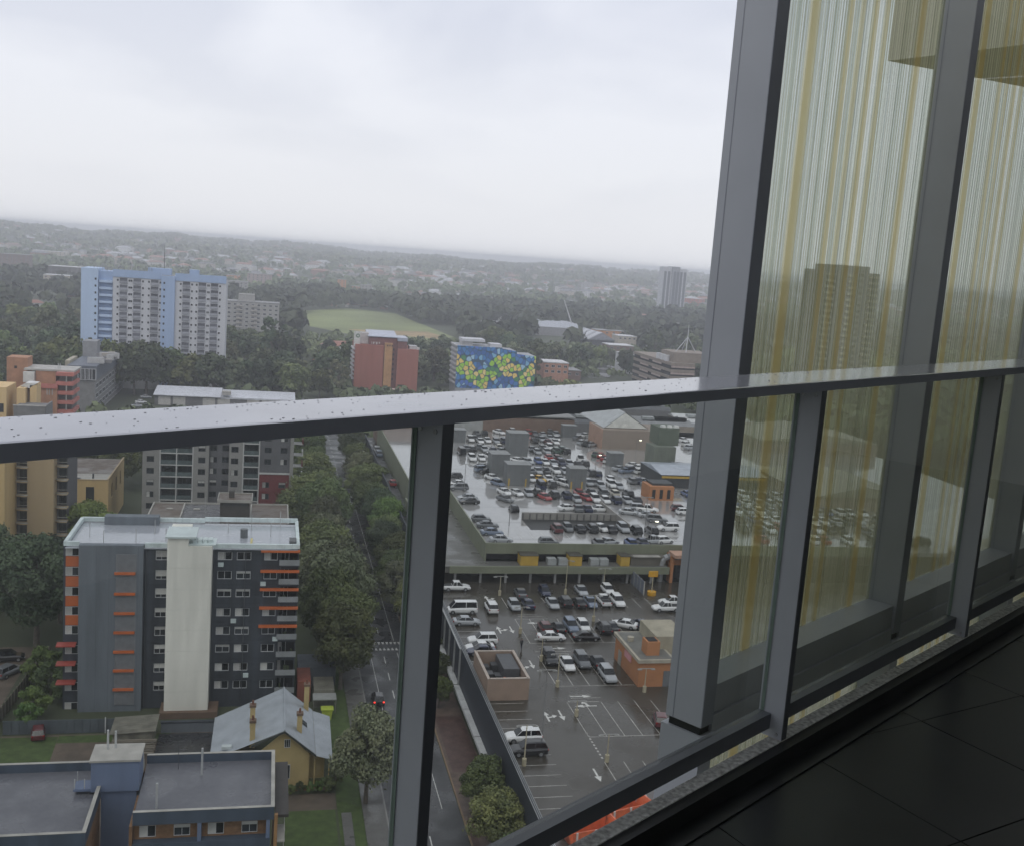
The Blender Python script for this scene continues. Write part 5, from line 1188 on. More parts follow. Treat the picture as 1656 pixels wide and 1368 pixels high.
for k, (u, v, col) in enumerate(((228, 650, 'white'), (236, 642, 'silver'), (222, 656, 'silver'))):
    x, y = at(u, v, 0.6); car(x, y, 0.03, 10, col, 'sedan', '%s sedan under the trees left of the white roofed shed, %s' % (col, ('lowest', 'highest', 'nearest')[k]), 'cars under the trees', False)

for k in range(34):                                        # cars standing in the works yard
    x, y = 92+R.random()*8, 338+k*3.1
    if k % 3 == 1: x = 127+R.random()*6
    col = R.choice([W, W, S, K, G_, N_, 'red'])
    car(x, y, 0.025, R.choice([0, 180]), col, R.choice(['sedan', 'hatch', 'ute', 'wagon']), '%s car in the yard beyond the upper deck' % WORD.get(col, col), 'cars in the works yard: '+col, lights=False)
# a walker crossing the main aisle
px_, py_ = at(843, 1049, Z1)
pm2 = MB()
V_ = [(0, 0, .93, .15), (0, 0, 1.15, .14), (0, 0, 1.38, .17), (0, 0, 1.52, .06), (0, 0.01, 1.66, .105), (.19, 0, 1.38, .065), (.25, .05, 1.12, .05), (.24, .2, .93, .04), (-.19, 0, 1.38, .065), (-.26, -.06, 1.12, .05), (-.24, .0, .88, .04),
      (.09, 0, .88, .10), (.10, .12, .5, .07), (.10, .06, .09, .05), (.10, .2, .04, .045), (-.09, 0, .88, .10), (-.10, -.06, .5, .07), (-.10, -.25, .12, .05), (-.10, -.12, .04, .045)]
E_ = [(0, 1), (1, 2), (2, 3), (3, 4), (2, 5), (5, 6), (6, 7), (2, 8), (8, 9), (9, 10), (0, 11), (11, 12), (12, 13), (13, 14), (0, 15), (15, 16), (16, 17), (17, 18)]
me = bpy.data.meshes.new('person'); me.from_pydata([v[:3] for v in V_], E_, []); me.update()
pm_m, pn_, pl2, pb_ = _new('person_clothing')
tcp = pn_.new('ShaderNodeTexCoord'); spp = pn_.new('ShaderNodeSeparateXYZ'); pl2.new(tcp.outputs['Object'], spp.inputs[0])
mrp = pn_.new('ShaderNodeMapRange'); mrp.inputs[2].default_value = 1.8; pl2.new(spp.outputs[2], mrp.inputs[0])
rpp = pn_.new('ShaderNodeValToRGB'); rpp.color_ramp.interpolation = 'CONSTANT'
for p_c in ((0.0, (0.03, 0.03, 0.03, 1)), (0.06, (0.022, 0.025, 0.04, 1)), (0.52, (0.03, 0.032, 0.036, 1)), (0.835, (0.30, 0.18, 0.13, 1))):
    e_ = rpp.color_ramp.elements[0] if p_c[0] == 0 else rpp.color_ramp.elements.new(p_c[0]); e_.position = p_c[0]; e_.color = p_c[1]
rpp.color_ramp.elements[-1].color = (0.30, 0.18, 0.13, 1)
pl2.new(mrp.outputs[0], rpp.inputs[0]); pl2.new(rpp.outputs[0], pb_.inputs['Base Color']); pb_.inputs['Roughness'].default_value = 0.8
me.materials.append(pm_m)
pe = tag(link('person', me, None, (px_, py_, Z1+0.002), rad(10)), 'person in dark clothes walking up the main aisle of the lower deck', 'person')
sk = pe.modifiers.new('skin', 'SKIN'); me.skin_vertices.new() if not me.skin_vertices else None
for i_, v_ in enumerate(V_): me.skin_vertices[0].data[i_].radius = (v_[3], v_[3])
me.skin_vertices[0].data[0].use_root = True
pe.modifiers.new('smooth', 'SUBSURF').levels = 1
hb_ = MB()
for a_ in range(8):
    for z_ in range(3):
        t0, t1 = a_*math.pi/4, (a_+1)*math.pi/4; f0, f1 = z_*0.52, (z_+1)*0.52; rr_ = 0.122
        P_ = lambda t, f_: (rr_*math.cos(t)*math.cos(f_), 0.0+rr_*math.sin(t)*math.cos(f_)-0.01, 1.68+rr_*1.1*math.sin(f_))
        hb_.face([P_(t0, f0), P_(t1, f0), P_(t1, f1), P_(t0, f1)])
hb_.build('hair', M('dark_hair', (0.015, 0.012, 0.01), 0.6), pe)
# ------------------------------------------------------------------ buildings in the middle distance
def X(u, y, v=560): return atY(u, v, y)[0]
def Zt(u, v, y): return atY(u, v, y)[1]
def grid(parent, y, cols_, zs, fm, pm, rz=0.0, bars=1, side=None, t=0.08, bl=0.0):
    for z in zs:
        for c in cols_:
            xc, w, h = c
            if side is None: window(parent, xc, y-0.03, z, w, h, fm, pm, 0.0, bars, (R.choice([0.5, -0.5]), blind_m) if R.random() < bl else None, t=t)
            else: window(parent, side, xc, z, w, h, fm, pm, rz, bars, None, t=t)
# tall blue and white tower
bt = thing('blue_white_tower', 'tall pale blue and white apartment slab standing above the trees', 'apartment tower')
sky_b = M('pale_blue_render', (0.42, 0.53, 0.69), 0.7, var=0.05, streak=True)
mid_b = M('mid_blue_render', (0.31, 0.41, 0.58), 0.7, var=0.05, streak=True)
wht = M('white_render', (0.50, 0.51, 0.53), 0.8, var=0.05, streak=True)
TY = 480.0; tz = Zt(250, 446, TY); x0, x1, x2, x3, x4, x5 = (X(u, TY) for u in (131, 158, 181, 259, 281, 363))
MB().box(x0, x1, TY-1.5, TY+16, 0, tz+1.5).build('end_wall', sky_b, bt)
MB().box(x1+0.01, x2, TY+1.5, TY+16, 0, tz+0.5).build('stair_recess', mid_b, bt)
MB().box(x2+0.01, x3, TY, TY+16, 0, tz).build('wall', wht, bt)
MB().box(x3+0.01, x4, TY-1.2, TY+16, 0, tz+0.2).build('stair_wall', mid_b, bt)
MB().box(x4+0.01, x5, TY, TY+16, 0, tz).build('wall', wht, bt)
for a, b2 in ((x2, x3), (x4, x5)): MB().box(a, b2, TY-0.3, TY-0.01, tz-1.6, tz+1.6).build('blue_parapet', mid_b, bt)
MB().box(x2, x5, TY+0.1, TY+16.1, tz+0.01, tz+0.3).build('roof', M('tower_roof', (0.2, 0.21, 0.22), 0.7), bt)
zs = [tz-2.9-2.92*k for k in range(14)]
L1 = x3-x2; L2 = x5-x4
cols1 = []; bal1 = []
for base, L, gs in ((x2, L1, (0.22, 0.50, 0.86)), (x4, L2, (0.22, 0.53, 0.77))):
    for g_ in gs:
        c = base+L*g_; bal1.append(c); cols1 += [(c-2.35, 0.9, 1.0), (c+2.35, 0.9, 1.0)]
grid(bt, TY, cols1, zs, w_frame, pane_m, bars=0)
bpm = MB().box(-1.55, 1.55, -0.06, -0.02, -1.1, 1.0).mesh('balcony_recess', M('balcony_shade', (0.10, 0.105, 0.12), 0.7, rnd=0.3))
brl = MB().box(-1.6, 1.6, -0.5, -0.4, -1.1, -0.2).box(-1.6, 1.6, -0.5, -0.07, -1.25, -1.1).mesh('balcony_rail', M('balcony_rail_grey', (0.26, 0.27, 0.30), 0.6, rnd=0.2))
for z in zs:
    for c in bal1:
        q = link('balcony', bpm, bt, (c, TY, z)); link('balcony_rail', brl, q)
    MB().box(x1+0.3, x2-0.1, TY-0.6, TY+1.45, z-1.4, z-0.4).build('stair_landing', sky_b, bt)
    window(bt, (x1-0.9), TY-1.53, z, 0.7, 0.9, d_frame, pane_m, bars=0)
    window(bt, x3+1.3, TY-1.23, z, 0.7, 0.9, d_frame, pane_m, bars=0)
pl_ = MB().box(X(235, TY), X(272, TY), TY+5, TY+11, tz+0.3, tz+3.0).build('plant_room', mid_b, bt)
for k in range(26):
    xx = x0+1+(x5-x0-30)*k/26; MB().tube((xx, TY+1+R.random()*8, tz+0.3), (xx, TY+1+R.random()*8, tz+1.4+R.random()*2.2), 0.12, n=5).build('antenna', M('antenna_grey', (0.24, 0.25, 0.26), 0.6), bt)
MB().tube((X(260, TY), TY+8, tz+3), (X(260, TY), TY+8, tz+13), 0.16, 0.08, n=5).build('mast', d_frame, bt)
MB().box(X(303, TY), X(318, TY), TY+2, TY+6, tz+0.3, tz+3.4).build('lift_room', mid_b, bt)
# red brick hotel-like block
ho_ = thing('red_brick_block', 'red brick tower block with ochre centre strip and metal roof deck', 'tower block')
HY = 508.0; rbm = M('red_brick', (0.30, 0.115, 0.085), 0.85, var=0.08, streak=True)
hx = lambda c: X(560+c/12.44, HY, 590); hz_ = lambda c: Zt(620, 530+c/12.44, HY)
MB().box(hx(165), hx(740), HY, HY+20, 0, hz_(365)).build('brick_wall', rbm, ho_)
MB().box(hx(1015), hx(1440), HY-0.6, HY+20, 0, hz_(415)).build('brick_wall', rbm, ho_)
MB().box(hx(440), hx(1010), HY+1.5, HY+18, 0, hz_(215)).build('core', M('dark_red_brick', (0.17, 0.075, 0.068), 0.85), ho_)
MB().box(hx(755), hx(912), HY-0.5, HY+1.45, 0, hz_(310)).build('ochre_strip', M('ochre_brick', (0.42, 0.235, 0.105), 0.85), ho_)
for k in range(3): MB().box(hx(800+k*45), hx(822+k*45), HY-0.56, HY-0.51, hz_(375), hz_(345)).build('vent', dark_in, ho_)
MB().box(hx(1010)+0.02, hx(1200), HY+0.3, HY+17, 0, hz_(270)).build('core', M('dark_red_brick', (0.17, 0.075, 0.068), 0.85), ho_)
MB().prism([(HY+1, hz_(200)), (HY+1, hz_(190)), (HY+17, hz_(110)), (HY+17, hz_(200))], hx(410), hx(1005), axis='x').build('roof_deck', M('silver_roof', (0.36, 0.38, 0.44), 0.3), ho_)
MB().box(hx(1005)+0.02, hx(1215), HY+0.2, HY+14, hz_(262), hz_(190)).build('roof_deck', M('silver_roof', (0.36, 0.38, 0.44), 0.3), ho_)
pnl = MB().box(hx(135), hx(262), HY+2, HY+2.4, hz_(420), hz_(115)).build('logo_panel', M('white_panel', (0.55, 0.55, 0.52), 0.6), ho_)
MB().tube(((hx(212)), HY+1.9, hz_(200)), (hx(212), HY+1.99, hz_(200)), 0.95, n=16).build('green_emblem', M('emblem_green', (0.07, 0.16, 0.08), 0.5), pnl)
MB().tube(((hx(212)), HY+1.86, hz_(200)), (hx(212), HY+1.89, hz_(200)), 0.5, n=12).build('emblem_ring', M('white_panel', (0.55, 0.55, 0.52), 0.6), pnl)
MB().box(hx(270), hx(438), HY+4, HY+10, hz_(360), hz_(140)).build('white_plant_room', M('pinkish_white', (0.46, 0.43, 0.41), 0.7), ho_)
for k in range(6): MB().box(hx(495+k*30), hx(502+k*30+8*(k % 2)), HY+1.4, HY+1.49, hz_(355-8*(k % 3)), hz_(300+6*(k % 2))).build('sign_letter', M('white_panel', (0.55, 0.55, 0.52), 0.6), ho_)
for k in range(8): MB().box(hx(120), hx(165)-0.02, HY+1, HY+16, hz_(480+k*85), hz_(455+k*85)).build('side_balcony', M('pale_balcony', (0.42, 0.42, 0.42), 0.6), ho_)
for k in range(7): MB().box(hx(930), hx(960), HY+1.42, HY+1.48, hz_(460+k*100), hz_(420+k*100)).build('slot_window', dark_in, ho_)
MB().box(hx(1260), hx(1420), HY+2, HY+8, hz_(415), hz_(350)).build('roof_units', M('pale_balcony', (0.42, 0.42, 0.42), 0.6), ho_)
MB().tube((hx(1435), HY+1, hz_(415)), (hx(1435), HY+1, hz_(370)), 0.7, n=10).build('dish', M('white_panel', (0.55, 0.55, 0.52), 0.6), ho_)
MB().box(hx(700), hx(1120), HY-14, HY-0.7, 0, hz_(1215)).build('podium', M('podium_grey', (0.16, 0.165, 0.17), 0.7), ho_)
MB().box(hx(850), hx(1110), HY-13.5, HY-8, hz_(1215), hz_(1170)).build('podium_canopy', M('pink_canopy', (0.45, 0.33, 0.30), 0.6), ho_)
# mural building
mu_ = thing('mural_block', 'slab block whose end wall carries a blue, green and yellow pebble mural', 'tower block')
UY = 508.0; ux = lambda c: X(725+c/10.68, UY, 590); uz = lambda c: Zt(795, 540+c/10.68, UY)
def mural_mat(x0, x1, z0, z1):
    m, n, l, b = _new('pebble_mural')
    tc = n.new('ShaderNodeTexCoord'); sp = n.new('ShaderNodeSeparateXYZ'); l.new(tc.outputs['Object'], sp.inputs[0])
    def mth(op, a, b2=None):
        q = n.new('ShaderNodeMath'); q.operation = op
        for i, v in enumerate((a, b2)):
            if v is None: continue
            if isinstance(v, (int, float)): q.inputs[i].default_value = v
            else: l.new(v, q.inputs[i])
        return q.outputs[0]
    nx = mth('DIVIDE', mth('SUBTRACT', sp.outputs[0], x0), x1-x0); nz = mth('DIVIDE', mth('SUBTRACT', sp.outputs[2], z0), z1-z0)
    cb = n.new('ShaderNodeCombineXYZ'); l.new(mth('MULTIPLY', nx, 19.0), cb.inputs[0]); l.new(mth('MULTIPLY', nz, 9.0), cb.inputs[1])
    vo = n.new('ShaderNodeTexVoronoi'); vo.voronoi_dimensions = '2D'; vo.inputs['Scale'].default_value = 1.0; l.new(cb.outputs[0], vo.inputs['Vector'])
    ve = n.new('ShaderNodeTexVoronoi'); ve.voronoi_dimensions = '2D'; ve.feature = 'DISTANCE_TO_EDGE'; ve.inputs['Scale'].default_value = 1.0; l.new(cb.outputs[0], ve.inputs['Vector'])
    ps = n.new('ShaderNodeSeparateXYZ'); l.new(vo.outputs['Position'], ps.inputs[0])
    px = mth('DIVIDE', ps.outputs[0], 19.0); pz = mth('DIVIDE', ps.outputs[1], 9.0)
    # wave of the yellow-green band
    ph = mth('MULTIPLY', px, 2*math.pi*1.62); cen = mth('ADD', mth('MULTIPLY', mth('COSINE', ph), 0.175), 0.43)
    up_ = n.new('ShaderNodeMapRange'); up_.inputs[1].default_value = 0.86; up_.inputs[2].default_value = 1.0; up_.inputs[4].default_value = 0.3; l.new(px, up_.inputs[0])
    cen = mth('ADD', cen, up_.outputs[0])
    inb = mth('LESS_THAN', mth('ABSOLUTE', mth('SUBTRACT', pz, cen)), 0.235)
    sc = n.new('ShaderNodeSeparateColor'); l.new(vo.outputs['Color'], sc.inputs[0])
    def ramp(vals):
        r = n.new('ShaderNodeValToRGB'); r.color_ramp.interpolation = 'CONSTANT'
        while len(r.color_ramp.elements) < len(vals): r.color_ramp.elements.new(0.5)
        for e, (p, c) in zip(r.color_ramp.elements, vals): e.position = p; e.color = c+(1,)
        l.new(sc.outputs[0], r.inputs[0]); return r.outputs[0]
    blue = ramp([(0.0, (0.025, 0.12, 0.36)), (0.3, (0.045, 0.20, 0.47)), (0.55, (0.06, 0.16, 0.50)), (0.75, (0.19, 0.42, 0.62)), (0.9, (0.35, 0.55, 0.70))])
    warm = ramp([(0.0, (0.78, 0.58, 0.16)), (0.3, (0.33, 0.60, 0.05)), (0.55, (0.06, 0.24, 0.08)), (0.7, (0.80, 0.64, 0.24)), (0.85, (0.45, 0.66, 0.07))])
    mx = n.new('ShaderNodeMixRGB'); l.new(inb, mx.inputs[0]); l.new(blue, mx.inputs[1]); l.new(warm, mx.inputs[2])
    ed = mth('MAXIMUM', mth('LESS_THAN', ve.outputs['Distance'], 0.06), mth('GREATER_THAN', vo.outputs['Distance'], 0.60))
    m2 = n.new('ShaderNodeMixRGB'); m2.inputs[2].default_value = (0.02, 0.075, 0.13, 1); l.new(ed, m2.inputs[0]); l.new(mx.outputs[0], m2.inputs[1])
    l.new(m2.outputs[0], b.inputs['Base Color']); b.inputs['Roughness'].default_value = 0.7
    return m
mz0, mz1 = uz(960), uz(235)
mural = MB().face([(ux(140), UY-0.05, mz0), (ux(1505), UY-0.05, mz0), (ux(1505), UY-0.05, uz(355)), (ux(1175), UY-0.05, uz(330)), (ux(1170), UY-0.05, uz(285)), (ux(915), UY-0.05, uz(250)), (ux(910), UY-0.05, mz1), (ux(140), UY-0.05, mz1)])
mural.build('mural', mural_mat(ux(140), ux(1505), mz0, mz1), mu_)
MB().box(ux(140), ux(910), UY, UY+18, 0, mz1).build('wall', M('slab_grey', (0.30, 0.31, 0.32), 0.8), mu_)
MB().box(ux(910)+0.01, ux(1170), UY, UY+18, 0, uz(285)).build('wall', M('slab_grey', (0.30, 0.31, 0.32), 0.8), mu_)
MB().box(ux(1170)+0.01, ux(1505), UY, UY+18, 0, uz(355)).build('wall', M('slab_grey', (0.30, 0.31, 0.32), 0.8), mu_)
for k in range(9): MB().box(ux(105), ux(138), UY+0.5, UY+15, uz(250+k*80), uz(225+k*80)).build('side_balcony', M('pale_balcony', (0.42, 0.42, 0.42), 0.6), mu_)
MB().box(ux(235), ux(420), UY+4, UY+12, mz1, uz(165)).build('roof_room', M('pale_balcony', (0.42, 0.42, 0.42), 0.6), mu_)
MB().box(ux(230), ux(630), UY+3, UY+13, uz(165), uz(120)).build('roof_canopy', wht, mu_)
MB().box(ux(715), ux(910), UY+1, UY+9, mz1, uz(180)).build('roof_room', wht, mu_)
# brown banded office
of = thing('banded_office', 'brown concrete office with dark window bands and a white tripod mast', 'office block')
OY = 520.0; ox = X(1086, OY, 590); oz = Zt(1086, 587, OY); bw = M('taupe_concrete', (0.22, 0.185, 0.15), 0.8); db = window_glass('band_glass', (0.02, 0.024, 0.03), 0.15, 0.2)
ox1 = X(1124, OY, 590)
for k in range(8):
    z = oz-k*3.5
    MB().box(ox-0.3, ox1, OY-0.3, OY+60, z-1.5, z).build('concrete_band', bw, of)
    MB().box(ox, ox1-0.3, OY, OY+59.7, z-3.49, z-1.51).build('window_band', db, of)
    for q in (14, 34): MB().box(ox-0.4, ox-0.31, OY+q, OY+q+14, z-2.4, z-1.55).build('sun_hood', M('pinkish_hood', (0.36, 0.28, 0.25), 0.7), of)
    MB().box(ox-0.2, ox1, OY-0.5, OY-0.31, z-2.6, z-1.6).build('sun_hood', M('pinkish_hood', (0.36, 0.28, 0.25), 0.7), of)
MB().box(ox+2, ox1+10, OY+3, OY+22, oz+0.01, oz+5.2).build('plant_room', bw, of)
for k in range(3): MB().tube((ox+1.0, OY+10+k*6, oz), (ox+1.0, OY+10+k*6, oz+3.0), 1.6, n=12).build('roof_tank', wht, of)
mzb = oz+5.2; mx_ = X(1111, OY+10, 560)
for dx, dy in ((-6, 0), (6, 2), (-1.5, -3), (0, 7)): MB().tube((mx_+dx, OY+10+dy, mzb), (mx_, OY+10, mzb+8), 0.22, n=6).build('mast_leg', wht, of)
MB().tube((mx_, OY+10, mzb+8), (mx_, OY+10, mzb+14.5), 0.25, 0.12, n=6).build('mast', wht, of)
# stepped terracotta flats and ochre wing at the left edge
so = thing('terracotta_flats', 'stepped terracotta flats with pink curved balcony fronts and a brick tank tower', 'apartment block')
SY = 350.0; sx = lambda c, y=SY: X(c/8.28, y, 620); sz = lambda c, y=SY: Zt(60, 560+c/8.28, y)
tb = M('tank_brick', (0.36, 0.19, 0.11), 0.85); pkb = M('pink_balcony', (0.42, 0.15, 0.12), 0.8); sgr = M('mid_warm_grey', (0.16, 0.16, 0.155), 0.8)
MB().box(sx(25), sx(310), SY+6, SY+13, 0, sz(165, SY+6)).build('tank_tower', tb, so)
MB().box(sx(130), sx(165), SY+5.9, SY+5.99, sz(310, SY+6), sz(275, SY+6)).build('tower_window', dark_in, so)
MB().box(sx(450), sx(720), SY+3, SY+14, 0, sz(345, SY)).build('upper_wall', tb, so)
MB().box(sx(290), sx(980), SY+2.8, SY+14.2, sz(345), sz(322)).build('roof_slab', white_b, so)
MB().box(sx(296), sx(446), SY+1.2, SY+3, sz(500), sz(360)).build('white_screen', M('white_panel', (0.55, 0.55, 0.52), 0.6), so)
MB().box(sx(455), sx(760), SY+0.5, SY+2.9, 0, sz(555)).build('wall', tb, so)
MB().box(sx(455), sx(770), SY, SY+0.48, sz(560), sz(500)).build('balcony_front', pkb, so)
for k in range(5):
    z = sz(345)-k*2.95
    MB().box(sx(740), sx(975), SY+1, SY+12, z-1.15, z-0.05).build('balcony_front', pkb, so)
    MB().box(sx(770), sx(940), SY+3, SY+11.5, z-2.94, z-1.16).build('balcony_recess', M('recess_grey', (0.10, 0.095, 0.085), 0.8), so)
    MB().box(sx(872), sx(885), SY+0.97, SY+1.5, z-2.94, z-1.16).build('balcony_post', white_b, so)
for c in (735, 762): MB().tube((sx(c), SY+5, sz(330)), (sx(c), SY+5, sz(245)), 0.12, n=6).build('vent_pipe', pipe_m, so)
for c in (620, 650, 690): MB().box(sx(c), sx(c+14), SY+0.4, SY+0.49, sz(650), sz(570)).build('wall_slot', white_b, so)
oy = thing('ochre_stepped_wing', 'ochre stepped wing with grey walled roof terrace at the left edge above the rail', 'building')
WY2 = 330.0; yx = lambda c: X(c/8.28, WY2, 640); yz = lambda c: Zt(30, 560+c/8.28, WY2)
MB().box(yx(-300), yx(85), WY2, WY2+12, 0, yz(560)).build('ochre_wall', och, oy)
MB().box(yx(200), yx(318), WY2+2, WY2+9, 0, yz(575)).build('ochre_wall', och, oy); MB().box(yx(358), yx(450), WY2+4, WY2+10, 0, yz(545)).build('ochre_wall', och, oy)
MB().prism([(yx(230), yz(560)), (yx(300), yz(515)), (yx(445), yz(520)), (yx(352), yz(585))], WY2+4, WY2+9).build('white_roof', M('white_panel', (0.55, 0.55, 0.52), 0.6), oy)
MB().box(yx(245), yx(665), WY2-6, WY2-5.6, 0, yz(755)).build('terrace_wall', sgr, oy); MB().box(yx(665)-0.4, yx(670), WY2-5.58, WY2+4, 0, yz(745)).build('terrace_wall', sgr, oy)
MB().box(yx(240), yx(672), WY2-6.1, WY2-5.5, yz(755), yz(742)).build('terrace_coping', white_b, oy)
MB().box(yx(245), yx(664), WY2-5.5, WY2+3.9, 0, yz(775)).build('terrace_floor', sgr, oy)
MB().box(yx(-40), yx(48), WY2-0.1, WY2-0.01, yz(890), yz(775)).build('garage_door', dark_in, oy)
# grey block with plant room
gk = thing('grey_office_block', 'grey office block with glazed top floor and rooftop machines left of the trees', 'office block')
KY = 405.0; kx = lambda c: X(c/8.28, KY, 620); kz = lambda c: Zt(145, 560+c/8.28, KY)
k1 = kx(1270)
MB().box(kx(930), k1, KY, KY+75, 0, kz(455)).build('wall', M('warm_mid_grey', (0.185, 0.185, 0.18), 0.8), gk)
MB().box(kx(900), k1+0.6, KY-0.6, KY+75.5, kz(450), kz(265)).build('top_floor', M('blue_grey_metal', (0.105, 0.12, 0.145), 0.5), gk)
for k in range(6): window(gk, kx(985+k*52), KY-0.62, (kz(325)+kz(430))/2, 2.3, 4.2, w_frame, pane_m, bars=0, t=0.2)
for k in range(4):
    for j in range(9): window(gk, k1+0.03, KY+5+j*7.8, kz(455)-2.6-k*3.6, 5.5, 1.9, w_frame, pane_m, rz=rad(90), bars=2, t=0.2)
MB().box(kx(905), kx(1110), KY+30, KY+38, kz(265), kz(45)).build('plant_room', M('light_mid_grey', (0.24, 0.245, 0.25), 0.8), gk)
MB().box(kx(840), kx(900)-0.02, KY+4, KY+20, 0, kz(225)).build('side_wing', M('cream_wall', (0.36, 0.33, 0.25), 0.8), gk)
for k in range(12): MB().box(kx(1110+R.random()*230), kx(1160+R.random()*210)+2.2, KY+8+k*2, KY+9.5+k*2, kz(264), kz(264)+0.8+R.random()*1.8).build('roof_unit', M('unit%d' % (k % 3), ((0.4, 0.4, 0.39), (0.2, 0.2, 0.2), (0.33, 0.3, 0.26))[k % 3], 0.6), gk)
# long white-roofed shed
ws = thing('white_roof_shed', 'long low shed with white metal roof and pale garage doors just above the rail', 'shed')
SHY = 436.0; wx = lambda u: X(u, SHY, 640); zs_ = Zt(300, 641, SHY)
MB().box(wx(250), wx(475), SHY, SHY+14, 0, zs_).build('wall', M('shed_grey', (0.13, 0.13, 0.13), 0.7), ws)
for k in range(9):
    if k in (2, 5): continue
    MB().box(wx(256+k*24), wx(276+k*24), SHY-0.08, SHY-0.01, 0.3, zs_-0.4).build('garage_door', M('pale_garage_door', (0.44, 0.43, 0.40), 0.7), ws)
MB().prism([(SHY-0.8, zs_), (SHY-0.8, zs_+0.3), (SHY+14.5, zs_+2.0), (SHY+14.5, zs_+1.6)], wx(248), wx(357), axis='x').build('roof', M('white_sheet_roof', (0.58, 0.60, 0.63), 0.35), ws)
MB().prism([(SHY-0.3, zs_-0.4), (SHY-0.3, zs_-0.1), (SHY+14.8, zs_+1.3), (SHY+14.8, zs_+0.9)], wx(357)+0.05, wx(478), axis='x').build('roof', M('white_sheet_roof', (0.58, 0.60, 0.63), 0.35), ws)
MB().box(wx(359), wx(373), SHY+0.6, SHY+4, zs_+0.9, zs_+2.4).build('roof_vent', white_b, ws)
# generic blocks: picture columns, roof height in the picture, distance
def block(name, label, u0, u1, vt, y, d, wall, roof, storeys, cols_n, side=0, win=(1.5, 1.3), base=0.0):
    xa, xb = X(u0, y, vt), X(u1, y, vt); zt = Zt((u0+u1)/2, vt, y); z0 = float(ground_z((xa+xb)/2, y))
    t = thing(name, label, 'apartment block')
    MB().box(xa, xb, y, y+d, z0-2, zt).build('wall', wall, t)
    MB().box(xa-0.2, xb+0.2, y-0.2, y+d+0.2, zt+0.002, zt+0.5).build('roof', roof, t)
    for s in range(storeys):
        z = zt-1.7-s*2.95
        if z < z0+1: break
        for c in range(cols_n): window(t, xa+(c+0.5)*(xb-xa)/cols_n, y-0.03, z, min(win[0]*1.3, (xb-xa)/cols_n*0.62), win[1]*1.1, w_frame, pane_m, bars=1, t=0.12)
    return t, xa, xb, zt
g1 = M('pale_grey_block', (0.33, 0.325, 0.31), 0.8); g2 = M('brick_block', (0.17, 0.115, 0.095), 0.85); g3 = M('dark_block', (0.10, 0.095, 0.095), 0.8)
g4 = M('orange_block', (0.48, 0.235, 0.10), 0.8); g5 = M('cream_block', (0.44, 0.40, 0.33), 0.8); rfg = M('grey_flat_roof2', (0.22, 0.22, 0.22), 0.6); rfw = M('white_flat_roof', (0.5, 0.5, 0.5), 0.5)
t, xa, xb, zt = block('beige_apartments', 'beige apartment block with balconies and roof room right of the blue tower', 366, 452, 490, 760, 18, g1, rfg, 6, 9)
MB().box(xa+8, xa+19, 763, 772, zt+0.5, zt+5.5).build('lift_room', g1, t)
for k in range(6):
    for c in (2, 5): MB().box(xa+c*3.4, xa+c*3.4+4, 758.6, 759.9, zt-3.0-k*2.95, zt-1.9-k*2.95).build('balcony_front', M('balcony_beige', (0.36, 0.34, 0.31), 0.8), t)
block('distant_block', 'dark brick and white block far left on the skyline', 0, 46, 412, 1600, 26, g2, rfg, 4, 6)
block('distant_block', 'pale low flats in front of the far left hill', 52, 108, 407, 2000, 26, g5, rfw, 3, 8)
block('distant_block', 'dark flat-topped block with white lower storey left of the blue tower', 78, 130, 432, 1300, 24, g3, rfw, 3, 6)
block('distant_block', 'white low wing below the dark block left of the blue tower', 70, 112, 446, 1180, 20, g5, rfw, 1, 5)
block('distant_block', 'small orange and grey block right behind the blue tower', 366, 388, 446, 1500, 20, g4, rfg, 3, 3)
block('distant_block', 'grey flats behind the beige apartments', 366, 401, 456, 1250, 18, g1, rfg, 4, 5)
block('distant_block', 'long pink-grey flats on the rise right of the blue tower', 400, 440, 444, 1500, 20, M('pinkgrey', (0.36, 0.29, 0.27), 0.8), rfg, 3, 6)
block('distant_block', 'tall narrow orange block among trees beyond the field', 547, 560, 453, 1520, 18, g4, rfg, 8, 2)
block('distant_block', 'shorter orange block right of the tall narrow one beyond the field', 568, 582, 464, 1460, 18, g4, rfg, 7, 2)
block('distant_block', 'grey-white block right of the orange blocks beyond the field', 584, 602, 462, 1470, 18, g1, rfg, 7, 3)
block('distant_block', 'pair of grey blocks on the far side of the woods', 940, 962, 458, 2300, 24, g1, rfg, 4, 3)
block('distant_block', 'pale block at the left of the far woods', 965, 978, 460, 2250, 24, g5, rfg, 3, 2)
block('distant_block', 'red roofed block below the far tower', 1113, 1140, 484, 1750, 24, M('redroof_wall', (0.38, 0.12, 0.08), 0.8), rfw, 2, 4)
block('distant_block', 'white low block behind the mural building', 880, 920, 588, 560, 16, M('salmon_wall', (0.42, 0.22, 0.15), 0.8), rfw, 2, 4)
block('distant_block', 'white house front among trees left of the brick block', 506, 534, 587, 600, 10, wht, M('tile_red', (0.28, 0.11, 0.07), 0.8), 2, 3)
block('distant_block', 'pale block at the left end of the sheds', 800, 850, 515, 1050, 10, rfw, rfw, 1, 6)
